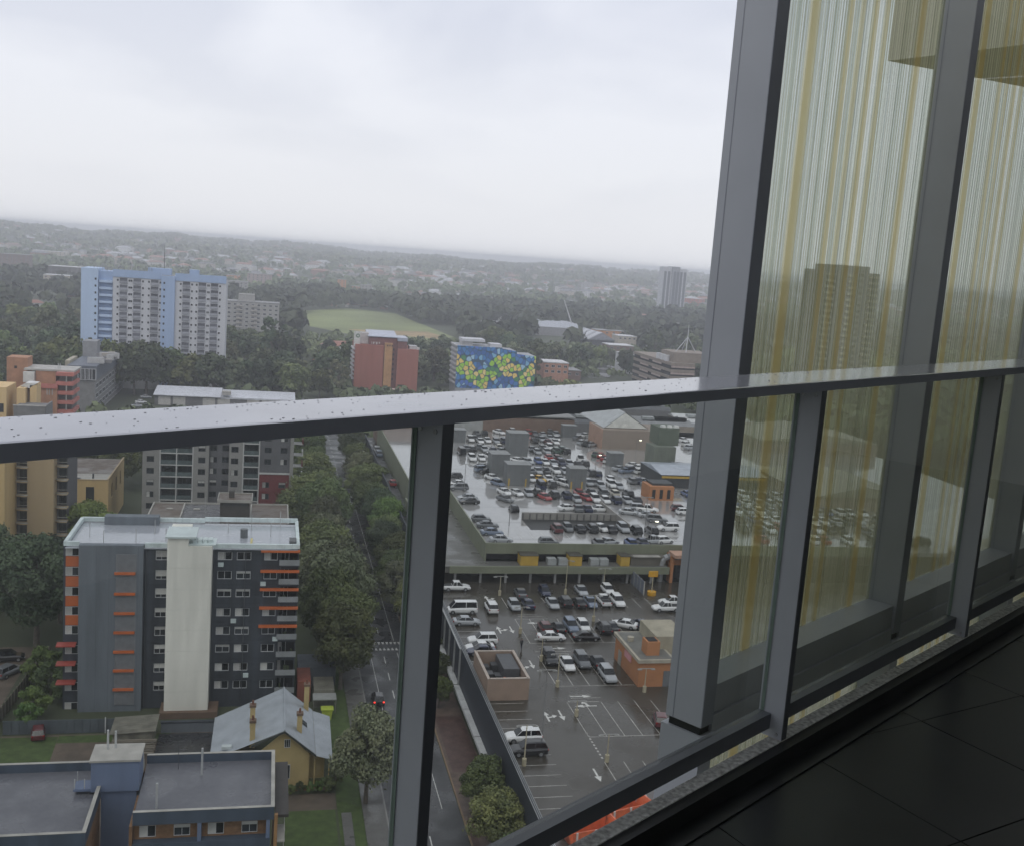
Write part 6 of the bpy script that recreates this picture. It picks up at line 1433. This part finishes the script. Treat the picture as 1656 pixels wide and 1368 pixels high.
# blue house among trees
bh = thing('blue_villa', 'blue villa with white curved roof terrace among the trees', 'house')
vy = 545.0; vx = lambda u: X(u, vy, 600)
MB().box(vx(384), vx(438), vy, vy+12, 0, Zt(400, 606, vy)).build('wall', M('villa_blue', (0.13, 0.20, 0.28), 0.7), bh)
MB().box(vx(382), vx(440), vy-2, vy+12.2, Zt(400, 606, vy)+0.01, Zt(400, 603, vy)).build('terrace', wht, bh)
MB().prism([(vx(388), Zt(400, 603, vy)), (vx(391), Zt(400, 593, vy)), (vx(402), Zt(400, 590, vy)), (vx(416), Zt(400, 592, vy)), (vx(420), Zt(400, 603, vy))], vy+2, vy+10).build('curved_roof', wht, bh)
MB().box(vx(454), vx(468), vy+3, vy+12, 0, Zt(400, 592, vy)).build('side_pavilion', wht, bh)
for k in range(5): MB().box(vx(386+k*10.5), vx(387+k*10.5), vy-2, vy-1.6, 0, Zt(400, 606, vy)).build('column', wht, bh)
# far tower, tower behind the screen
ft = thing('distant_tower', 'pale twin-slab residential tower on the skyline left of the grey column', 'apartment tower')
fy = 1500.0
for u0, u1, v, mt in ((1074, 1087, 433, wht), (1087.3, 1099, 432, M('tower_grey', (0.30, 0.31, 0.33), 0.8)), (1099.3, 1112, 435, wht)):
    MB().box(X(u0, fy, 450), X(u1, fy, 450), fy+(4 if mt is wht else 0), fy+22, 0, Zt(1093, v, fy)).build('slab', mt, ft)
fpn = MB().box(-1.9, 1.9, -0.2, -0.02, -60, 0).mesh('window_strip', M('strip_glass', (0.10, 0.11, 0.13), 0.4))
for u in (1077, 1083, 1091, 1096, 1103, 1109):
    link('window_strip', fpn, ft, (X(u, fy, 450), fy+(4 if u < 1087 or u > 1099 else 0), Zt(1093, 440, fy)))
st_ = thing('screened_tower', 'dark tower with stacked balconies seen through the striped glass', 'apartment tower')
ty_ = 500.0; tzz = Zt(1375, 430, ty_)
tw1, tw2 = M('tower_charcoal', (0.15, 0.155, 0.16), 0.7), M('tower_sand', (0.40, 0.38, 0.31), 0.7)
def tx_(u): return X(u, ty_, 500)
MB().box(tx_(1327), tx_(1347), ty_+1, ty_+22, 0, tzz-3).build('wing', tw1, st_); MB().box(tx_(1347), tx_(1397), ty_-1, ty_+24, 0, tzz).build('core', tw1, st_); MB().box(tx_(1397), tx_(1418), ty_+1, ty_+22, 0, tzz-3.2).build('wing', tw1, st_)
for k in range(22):
    z = tzz-4.5-k*3.1
    for u in (1336, 1370, 1406): MB().box(tx_(u-6), tx_(u+6), ty_-2.4, ty_-1.02 if u == 1370 else ty_+0.98, z-1.2, z-0.1).build('balcony_front', tw2, st_)
    window(st_, tx_(1386), ty_-1.03, z, 2.2, 1.6, d_frame, pane_m, bars=1)
# sheds by the railway, crane
sh_ = thing('railway_shed', 'long grey shed with ribbed roof beyond the mural building', 'shed')
qx = lambda u, y: X(u, y, 535)
MB().box(qx(868, 940), qx(935, 940), 940, 985, 0, 8).build('wall', M('shed_wall', (0.25, 0.25, 0.26), 0.7), sh_)
for k in range(4): MB().prism([(940+k*11, 8), (951+k*11, 12), (951+k*11, 8)], qx(866, 940), qx(937, 940), axis='x').build('roof_bay', M('shed_roof', (0.34, 0.36, 0.39), 0.4), sh_)
s2 = thing('grey_hall', 'dark grey gabled hall with pale roof panels right of the railway shed', 'shed')
MB().box(qx(952, 800), qx(995, 800), 800, 850, 0, 9).build('wall', M('hall_wall', (0.13, 0.135, 0.15), 0.7), s2)
MB().prism([(qx(951, 800), 9), (qx(974, 800), 15), (qx(996, 800), 9)], 798, 852).build('roof', M('hall_roof', (0.24, 0.25, 0.28), 0.4), s2)
for k in range(3): MB().face([(qx(953, 800), 800+k*16, 9.6), (qx(972, 800), 800+k*16, 14.8), (qx(972, 800), 810+k*16, 14.8), (qx(953, 800), 810+k*16, 9.6)]).build('roof_light', wht, s2)
cr = thing('tower_crane', 'thin pale crane boom rising above the railway sheds', 'crane')
cb_ = Vector((X(925, 960, 525), 960, 10)); ct = Vector((X(913, 960, 480), 960, Zt(913, 486, 960)))
MB().tube((cb_.x, 960, 0), cb_, 1.2, n=6).build('mast', M('crane_white', (0.5, 0.5, 0.5), 0.5), cr); MB().tube(cb_, ct, 0.7, 0.4, n=6).build('boom', M('crane_white', (0.5, 0.5, 0.5), 0.5), cr)
for k, (u0, u1, v, y, mt) in enumerate(((775, 830, 522, 1010, rfw), (935, 965, 528, 1005, rfw), (965, 1010, 536, 900, g4), (1000, 1030, 545, 860, g5), (935, 950, 545, 870, g4), (985, 1025, 560, 760, g2), (890, 940, 600, 590, g2), (1010, 1040, 575, 640, rfw))):
    block('distant_shed', 'low %s shed in the railway yard, %s from the left' % (('white', 'white', 'orange', 'cream', 'orange', 'brown', 'brown', 'white')[k], ORD[k]), u0, u1, v, y, 18, mt, rfw if k % 2 else rfg, 1, 4)
rr = struct(MB().face([(*at(950, 612), 0.06), (*at(985, 612), 0.06), (*at(1012, 562), 0.06), (*at(1000, 562), 0.06)]).build('far_road', wet('far_road_wet', (0.16, 0.16, 0.165), 0.1, 0.4, 0.05)))
# ------------------------------------------------------------------ trees
bark = M('tree_bark', (0.13, 0.11, 0.09), 0.9, var=0.3, scale=2)
leaf_a = foliage('leaves_olive', (0.063, 0.084, 0.038), (0.157, 0.185, 0.071))
leaf_b = foliage('leaves_dark', (0.036, 0.055, 0.032), (0.092, 0.117, 0.061))
leaf_c = foliage('leaves_bright', (0.082, 0.130, 0.040), (0.172, 0.234, 0.068))
leaf_d = foliage('leaves_grey', (0.082, 0.098, 0.058), (0.176, 0.186, 0.108))
def leaf_quads(C, N, S, rng):
    n = len(C); t = rng.normal(size=(n, 3)); a = np.cross(N, t); a /= np.linalg.norm(a, axis=1)[:, None]+1e-9
    b = np.cross(N, a); a = a*S[:, None]; b = b*S[:, None]*0.72
    V = np.stack([C-a-b, C+a-b*0.6, C+a*0.7+b, C-a*0.8+b*0.9], 1).reshape(-1, 3)
    return V, np.arange(4*n).reshape(-1, 4)
def crown(seed, h, r, base, n, leaf, shape='round', blobs=16):
    """leaf-sized faces on the shells of many uneven blobs; gaps stay between the blobs"""
    rng = np.random.default_rng(seed); bc, br = [], []
    for i in range(blobs):
        t = (i+0.5)/blobs; ang = i*2.399+rng.uniform(-.5, .5)
        z = base+(h-base)*(0.16+0.74*t)
        if shape == 'cone': rr = r*(1.0-0.85*t)
        elif shape == 'tall': rr = r*(0.55+0.5*math.sin(math.pi*min(1, t*1.1)))*rng.uniform(.5, 1)
        else: rr = r*math.sin(math.pi*(0.18+0.72*t))*rng.uniform(.45, .85)
        bc.append((rr*math.cos(ang), rr*math.sin(ang), z)); br.append(rng.choice([rng.uniform(.14, .24), rng.uniform(.24, .42)])*r*(1.0 if shape != 'cone' else (1.1-t*.7)))
    bc, br = np.array(bc), np.array(br)
    k = rng.choice(blobs, n, p=(br**2)/np.sum(br**2))
    d = rng.normal(size=(n, 3)); d[:, 2] = d[:, 2]*0.9+0.25; d /= np.linalg.norm(d, axis=1)[:, None]
    rad_ = rng.uniform(.4, 1.05, n)**0.6+np.where(rng.random(n) < .12, rng.uniform(0, .35, n), 0)
    C = bc[k]+d*np.array([1, 1, .78])*(br[k]*rad_)[:, None]
    N = d+rng.normal(size=(n, 3))*0.55; N /= np.linalg.norm(N, axis=1)[:, None]
    V, Q = leaf_quads(C, N, leaf*rng.uniform(.6, 1.35, n), rng)
    tr = MB(); tr.tube((0, 0, -0.1), (0, 0, base*0.9), r*0.07, r*0.05, n=7)
    tr.tube((0, 0, base*0.85), (0, 0, h*0.75), r*0.05, r*0.012, n=6)
    for i in range(0, blobs, 2):
        c = bc[i]; tr.tube((0, 0, min(base+0.2*(c[2]-base), c[2]-0.5)), (c[0]*.85, c[1]*.85, c[2]), r*0.026, r*0.008, n=5, cap=False)
    return V, Q, tr
PROTO = {}
def proto(key, seeds, h, r, base, n, leaf, mats, shape='round', blobs=16):
    PROTO[key] = []
    for i, s in enumerate(seeds):
        V, Q, tr = crown(s, h, r, base, n, leaf, shape, blobs)
        PROTO[key].append((np_mesh('crown', V, Q, mats[i % len(mats)]), tr.mesh('trunk', bark)))
proto('street', (1, 2, 3, 4, 5), 12, 5.0, 3.0, 13000, 0.165, [leaf_a, leaf_a, leaf_d, leaf_b, leaf_a], blobs=44)
proto('big', (11, 12), 19, 7.5, 4.0, 18000, 0.22, [leaf_b, leaf_b], blobs=54)
proto('bright', (21,), 10, 4.2, 2.6, 8000, 0.165, [leaf_c], blobs=34)
proto('shrub', (31, 32), 4.5, 2.2, 0.6, 3000, 0.13, [leaf_c, leaf_a], blobs=14)
proto('mid', (41, 42, 43, 44, 45, 46), 14, 6.5, 3.0, 2600, 0.48, [leaf_a, leaf_b, leaf_b, leaf_d, leaf_a, leaf_b], blobs=34)
proto('midtall', (51, 52, 53), 20, 5.5, 5.0, 2400, 0.46, [leaf_b, leaf_d, leaf_b], 'tall', blobs=20)
proto('conifer', (61, 62), 19, 4.2, 1.5, 1900, 0.45, [leaf_b, leaf_b], 'cone', blobs=22)
TREE_N = [0]
def tree(key, x, y, s, label, group, z=None, i=None):
    P = PROTO[key]; c, t = P[R.randrange(len(P)) if i is None else i]
    o = thing('tree', label, 'tree', (x, y, float(ground_z(x, y)) if z is None else z), R.uniform(0, 6.28), group)
    sx_ = s*R.uniform(.92, 1.08); o.scale = (sx_, sx_*R.uniform(.93, 1.07), s*R.uniform(.92, 1.1))
    link('crown', c, o); link('trunk', t, o); TREE_N[0] += 1
    return o
tree('street', 13.1, 122.0, .95, 'big olive tree on the verge beside the cottage lawn', None, i=2)
ys_ = [157, 164, 171, 178, 185, 193, 201, 209, 217, 226, 236, 246, 257, 269, 282, 297, 314, 332, 350, 368]
for k, y in enumerate(ys_): tree('street', 11.3+R.uniform(-1.5, 2.0), y, R.uniform(1.05, 1.36), 'street tree in the left row, %s from the cottage' % (ORD[k]), 'left row of street trees')
for k, y in enumerate((182, 190, 199, 208, 217, 226, 244, 254, 264, 275, 287, 299, 312, 326, 341)): tree('street', 25.3+R.uniform(-.8, .8), y, R.uniform(.85, 1.1), 'street tree in the right row, %s from the crossing' % ORD[k], 'right row of street trees')
tree('bright', 26.3, 234, 1.15, 'bright green tree in the right row beside the post', None)
for k, (x, y, s, kk) in enumerate(((26.6, 178, .8, 'bright'), (27.0, 168, .62, 'bright'), (26.8, 158, .5, 'street'), (26.2, 149, .55, 'bright'), (27.3, 118, .62, 'street'), (26.9, 109, .7, 'street'), (27.4, 100, .65, 'street'), (26.6, 92, .7, 'street'))):
    tree(kk, x, y, s, 'small tree against the navy wall, %s from the crossing' % ORD[k], 'small trees by the car park wall')
tree('big', -36.0, 176, 1.0, 'huge dark tree left of the charcoal block', None, i=0)
tree('big', -47, 190, .85, 'dark tree at the left edge behind the huge one', None, i=1)
tree('street', -34.5, 187, 1.1, 'dark tree behind the corner of the charcoal block roof', None, i=3)
tree('street', -29.5, 196, .95, 'olive tree between the charcoal block and the ochre low block', None, i=0)
tree('bright', -36, 222, 1.25, 'bright tree below the ochre low block', None); tree('bright', -29.5, 215, 1.2, 'bright tree left of the brown roofs', None)
tree('street', -22.5, 236, .8, 'slim tree in front of the grey apartments', None, i=1)
for k, (x, y) in enumerate(((-45, 300), (-38, 288), (-52, 318), (-40, 330), (-33, 300), (-60, 300))): tree('street', x, y, 1.2, 'tree behind the ochre low block, %s of six' % ORD[k], 'trees behind the ochre block', i=(k % 5))
for k, (x, y, s) in enumerate(((-30.8, 149, 1.0), (-29.5, 154, 1.3), (-31.8, 160, 1.2), (-31.0, 145.8, .8), (-36.8, 141, .8))): tree('shrub', x, y, s, 'shrub by the timber fence, %s from the camera' % ('second', 'third', 'fourth', 'nearest', 'leftmost')[k], 'shrubs along the fences')
for k, (x, y, s) in enumerate(((4.0, 125.0, .3), (5.2, 125.1, .34), (6.4, 125.0, .32), (7.5, 125.2, .36), (8.6, 125.4, .45), (9.6, 126.5, .6))): tree('shrub', x, y, s, 'low hedge bush in front of the cottage, %s from left' % ORD[k], 'hedge by the cottage')
# woods between the street and the hills: individual trees, kept clear of the buildings behind them
CLEAR = [(131, 365, 425, 548, 480), (104, 190, 560, 660, 405), (0, 120, 575, 668, 350), (246, 478, 628, 665, 436), (364, 455, 478, 522, 760), (568, 680, 532, 628, 508), (730, 870, 550, 640, 508), (488, 745, 497, 545, 1000), (1028, 1130, 500, 615, 520), (1072, 1141, 428, 486, 1700), (862, 980, 515, 541, 930), (770, 835, 515, 530, 1000), (964, 1030, 536, 556, 850), (366, 442, 440, 470, 1480), (948, 1015, 556, 615, 600), (60, 132, 428, 455, 1100), (0, 48, 408, 432, 1500), (543, 604, 450, 474, 1440), (880, 922, 585, 612, 560), (218, 240, 636, 660, 430)]
TIGHT = [(386, 440, 580, 606, 545), (518, 534, 588, 602, 600)]
def pix(x, y, z):
    c = WC.T @ np.array([x, y, z-EYE]); return 828+FPX*c[0]/c[2], 684+FPX*c[1]/c[2]
FOOT = [(-62, 12, 432, 452), (-85, 12, 476, 500), (-140, -52, 325, 365), (-80, -50, 400, 482), (40, 90, 490, 530), (84, 140, 500, 530), (-45, 30, 756, 782), (150, 235, 515, 585), (28, 130, 180, 345), (-32, 8, 245, 268), (15, 25, 0, 470), (-75, -35, 205, 275), (-40, 10, 540, 560), (56, 202, 140, 448), (10, 60, 595, 615)]
fx0 = np.array([at(488, 505), at(560, 499), at(640, 508), at(752, 553), at(640, 560), at(500, 530)])
def infield(x, y):
    ins = np.zeros(len(x), bool); P = fx0
    for i in range(len(P)):
        a, b = P[i], P[(i+1) % len(P)]
        c = ((a[1] > y) != (b[1] > y)) & (x < (b[0]-a[0])*(y-a[1])/(b[1]-a[1]+1e-9)+a[0]); ins ^= c
    return ins
def clear(x, y, h, r):
    if infield(np.array([x]), np.array([y]))[0]: return False
    for a, b, c, d in FOOT:
        if a-r*.6 < x < b+r*.6 and c-r*.6 < y < d+r*.6: return False
    z0 = float(ground_z(x, y)); u, v = pix(x, y, z0+h*0.92); hw = FPX*r*.8/y
    for u0, u1, v0, v1, dist in CLEAR:
        if y < dist and u+hw > u0 and u-hw < u1 and v < v1 and v > v0-30: return False
    for u0, u1, v0, v1, dist in TIGHT:
        if y < dist and u+hw*.7 > u0 and u-hw*.7 < u1 and v0 < v < v1: return False
    return True
placed = []; tries = 0
for k in range(15):                                        # tall belt at the foot of the blue tower
    x, y = -84+k*6.6+R.uniform(-1.5, 1.5), R.uniform(459, 470)
    placed.append((x, y)); tree('mid', x, y, 1.5 if k < 6 else (1.38 if k < 10 else 1.2), 'tall dense tree at the foot of the blue tower', 'tree belt below the blue tower')
while len(placed) < 212 and tries < 80000:
    tries += 1
    u_, v_ = R.uniform(-30, 1180), R.uniform(532, 668)          # spread evenly over the slope as it is seen
    x, y = at(u_, v_)
    y += R.uniform(-15, 15)
    if y > 830 or (u_ > 1000 and R.random() < 0.4): continue
    key = R.choices(['mid', 'midtall', 'conifer'], (7, 1.6, 0.9))[0]; s = R.uniform(.8, 1.35)
    h, r = {'mid': (14, 6.5), 'midtall': (20, 5.5), 'conifer': (19, 4.2)}[key]
    if not clear(x, y, h*s, r*s): continue
    if any((x-a)**2+(y-b)**2 < 42 for a, b in placed): continue
    placed.append((x, y)); u, v = pix(x, y, 5)
    where = 'left of the blue tower' if u < 131 else 'below the blue tower' if u < 365 else 'between the blue tower and the brick block' if u < 570 else 'around the brick block' if u < 700 else 'near the mural building' if u < 900 else 'near the railway sheds' if u < 1130 else 'behind the striped glass'
    nm = {'mid': 'rounded dense tree', 'midtall': 'tall open-crowned tree', 'conifer': 'dark pointed conifer'}[key]
    tree(key, x, y, s, '%s %s' % (nm, where), 'woods %s: %s' % (where, nm))
# farther trees: beyond counting, one mass of leaf clumps
def mass(name, n, y0, y1, size, quads, label, mat, seed, az0=-19, az1=42, keep=None, yp=1.0):
    rng = np.random.default_rng(seed)
    y = y0+(y1-y0)*rng.random(n*3)**yp; az = np.radians(rng.uniform(az0, az1, n*3)); x = y*np.tan(az)
    dens = np.sin(x*0.011+seed)*np.sin(y*0.006+1.7*seed)+np.sin(x*0.031)*np.sin(y*0.019)*.7+rng.normal(size=n*3)*.5
    ok_ = dens > -0.35
    if keep is not None: ok_ &= keep(x, y, rng)
    x, y = x[ok_][:n], y[ok_][:n]; m = len(x); z = ground_z(x, y)
    s = size*rng.uniform(.6, 1.35, m)
    d = rng.normal(size=(m, quads, 3)); d[..., 2] = np.abs(d[..., 2])*.9-.25; d /= np.linalg.norm(d, axis=2)[..., None]
    C = np.stack([x, y, z+s*.62], -1)[:, None]+d*(s[:, None, None]*np.array([.55, .55, .52]))*rng.uniform(.7, 1.05, (m, quads, 1))
    N = d+rng.normal(size=d.shape)*.35; N /= np.linalg.norm(N, axis=2)[..., None]
    V, Q = leaf_quads(C.reshape(-1, 3), N.reshape(-1, 3), np.repeat(s*.24, quads)*rng.uniform(.6, 1.3, m*quads), rng)
    o = stuff(link(name, np_mesh(name, V, Q, mat))); return tag(o, label, 'trees')
BL = [(X(a, d)-2, X(b, d)+2, d-40, d+30) for a, b, d in ((366, 452, 760), (868, 937, 940), (952, 996, 800), (775, 830, 1010), (547, 602, 1490), (366, 440, 1500), (940, 1012, 880), (984, 1030, 760), (0, 46, 1600), (70, 130, 1240), (1113, 1140, 1300))]
def far_keep(x, y, rng):
    k = ~infield(x, y)
    for a, b, c, d in BL: k &= ~((x > a) & (x < b) & (y > c) & (y < d))
    z = ground_z(x, y)+11-EYE                              # and of the buildings behind
    c = np.stack([x, y, z], -1) @ WC
    u, v = 828+FPX*c[:, 0]/c[:, 2], 684+FPX*c[:, 1]/c[:, 2]
    for u0, u1, v0, v1, dist in CLEAR:
        if dist > 700: k &= ~((y < dist) & (u > u0-4) & (u < u1+4) & (v < v1) & (v > v0-25))
    return k
wood_m = foliage('distant_leaves', (0.054, 0.070, 0.039), (0.146, 0.164, 0.078), 0.02)
wood_d = foliage('distant_leaves_dark', (0.046, 0.064, 0.040), (0.114, 0.138, 0.074), 0.02)
mass('park_woods', 2200, 800, 1420, 12.5, 46, 'belt of dark trees around the playing field', wood_d, 3, keep=far_keep)
mass('suburb_trees', 3600, 1380, 2700, 10, 20, 'trees between the houses of the far suburb', wood_m, 5, yp=1.2)
mass('hill_trees', 9000, 2600, 4900, 15, 10, 'tree cover on the far hills', wood_m, 8, yp=1.1)
mass('side_woods', 500, 360, 800, 13, 60, 'trees right of the view behind the striped screen', wood_m, 9, 27, 44)

def near_keep(x, y, rng):
    k = ~infield(x, y)
    for a, b, c, d in FOOT: k &= ~((x > a-3) & (x < b+3) & (y > c-3) & (y < d+3))
    z = 4-EYE; c = np.stack([x, y, np.full(len(x), z)], -1) @ WC
    u, v = 828+FPX*c[:, 0]/c[:, 2], 684+FPX*c[:, 1]/c[:, 2]
    for u0, u1, v0, v1, dist in CLEAR[:17]:
        if dist < 700: k &= ~((y < dist) & (u > u0-4) & (u < u1+4) & (v < v1) & (v > v0-5))
    return k
mass('undergrowth', 2600, 335, 800, 5.0, 26, 'shrubs and bushes filling the ground between the trees', wood_m, 14, -17, 31, keep=near_keep)

# ------------------------------------------------------------------ suburb houses
hw_m = [M('house_wall_%d' % i, c, 0.8) for i, c in enumerate(((0.56, 0.55, 0.52), (0.44, 0.40, 0.34), (0.27, 0.15, 0.11), (0.62, 0.62, 0.62)))]
hr_m = [M('house_roof_%d' % i, c, 0.5) for i, c in enumerate(((0.27, 0.12, 0.08), (0.16, 0.16, 0.17), (0.10, 0.095, 0.09), (0.40, 0.41, 0.42), (0.22, 0.13, 0.10)))]
HWN = ('white', 'cream', 'brick', 'bright white'); HRN = ('orange tiled', 'grey', 'dark', 'pale metal', 'brown tiled')
def house_mesh(l_, w_, h_w, h_r):
    wm = MB().box(-l_/2, l_/2, -w_/2, w_/2, -1.5, h_w); L2, W2 = l_/2+.5, w_/2+.5; k = min(L2, W2)*.75
    rm = MB(); a = [(-L2, -W2, h_w+.002), (L2, -W2, h_w+.002), (L2, W2, h_w+.002), (-L2, W2, h_w+.002)]; r0, r1 = (-L2+k, 0, h_w+h_r), (L2-k, 0, h_w+h_r)
    rm.face([a[0], a[1], r1, r0]).face([a[1], a[2], r1]).face([a[2], a[3], r0, r1]).face([a[3], a[0], r0]).face(a[::-1])
    return wm, rm
HP = [(14, 9, 3.2, 2.6), (18, 10, 6.0, 2.8), (12, 8, 3.0, 2.4), (26, 12, 8.5, 2.2)]
HM = {}
for i, p in enumerate(HP):
    for j, m_ in enumerate(hw_m): HM['w', i, j] = house_mesh(*p)[0].mesh('wall', m_)
    for j, m_ in enumerate(hr_m): HM['r', i, j] = house_mesh(*p)[1].mesh('roof', m_)
n_ = 0; tries = 0; hp = []
def bandname(u): return 'far left' if u < 131 else 'behind the blue tower' if u < 365 else 'left of the playing field' if u < 560 else 'beyond the playing field' if u < 760 else 'beyond the railway sheds' if u < 1120 else 'behind the striped glass'
while n_ < 290 and tries < 20000:
    tries += 1
    y = 620+1250*(R.random()**1.1); az = rad(R.uniform(-15.5, 25)); x = y*math.tan(az)
    if infield(np.array([x]), np.array([y]))[0] or not clear(x, y, 9, 9): continue
    if y < 1150 and x > 10 and R.random() < 0.88: continue
    if any((x-a)**2+(y-b)**2 < 380 for a, b in hp): continue
    hp.append((x, y)); i, j, k = R.choices(range(4), (5, 3, 3, 1))[0], R.choices(range(4), (4, 3, 3, 2))[0], R.choices(range(5), (3, 3, 3, 1.5, 2))[0]
    u, v = pix(x, y, 4)
    t = thing('suburban_house', '%s %s with %s roof %s' % (HWN[j], 'block of flats' if i == 3 else 'house', HRN[k], bandname(u)), 'house', (x, y, float(ground_z(x, y))), R.uniform(0, 3.14), 'suburb houses %s: %s %s %s' % (bandname(u), HWN[j], HRN[k], i == 3))
    link('wall', HM['w', i, j], t); link('roof', HM['r', i, j], t); n_ += 1
vv, qq, mi = [], [], []                                      # houses past counting on the far slopes
big = MB()
for _ in range(1900):
    y = 1850+2900*(R.random()**1.2); x = y*math.tan(rad(R.uniform(-18, 40))); z = float(ground_z(x, y)); a = R.uniform(0, 3.14)
    wm, rm = house_mesh(*R.choice(HP[:3]+[(30, 14, 9, 2.5)])); c, s = math.cos(a), math.sin(a); wi, ri = R.randrange(4), 4+R.randrange(5)
    for src, mm in ((wm, wi), (rm, ri)):
        o = len(big.v); big.v += [(x+p[0]*c-p[1]*s, y+p[0]*s+p[1]*c, z+p[2]*1.3) for p in src.v]; big.f += [tuple(o+q for q in f_) for f_ in src.f]; big.mi += [mm]*len(src.f)
tag(stuff(big.build('distant_houses', hw_m+hr_m)), 'pale houses dotted over the far hazy slopes', 'houses')

# things that share a look are told apart by their place, counted from the left of the view
_by = {}
for o in SC.objects:
    if o.parent is None and o.get('label') and o.get('group'): _by.setdefault((o['group'], o['label']), []).append(o)
def nth(k): return ORD[k] if k < 20 else '%d%s' % (k+1, 'th' if 10 < (k+1) % 100 < 14 else {1: 'st', 2: 'nd', 3: 'rd'}.get((k+1) % 10, 'th'))
for (g_, l_), os_ in _by.items():
    if len(os_) > 1:
        for k, o in enumerate(sorted(os_, key=lambda q: pix(q.location.x, q.location.y, q.location.z)[0])): o['label'] = l_+', %s from left' % nth(k)
# ------------------------------------------------------------------ the wet air between the camera and the hills
hz = stuff(MB().box(-7100, 7100, -1500, 7500, -3, 78).build('haze', M('haze_tmp', (1, 1, 1))))
hm = bpy.data.materials.new('haze_air'); hm.use_nodes = True
hn, hl = hm.node_tree.nodes, hm.node_tree.links
hn.clear()
ho = hn.new('ShaderNodeOutputMaterial'); hv = hn.new('ShaderNodeVolumePrincipled')
hv.inputs['Color'].default_value = (0.93, 0.95, 1.0, 1)
hv.inputs['Density'].default_value = HAZE
hv.inputs['Anisotropy'].default_value = 0.2
hl.new(hv.outputs[0], ho.inputs['Volume'])
hz.data.materials.clear(); hz.data.materials.append(hm)
hz.visible_shadow = True
tag(hz, 'pale wet haze filling the air over the suburb', 'haze')
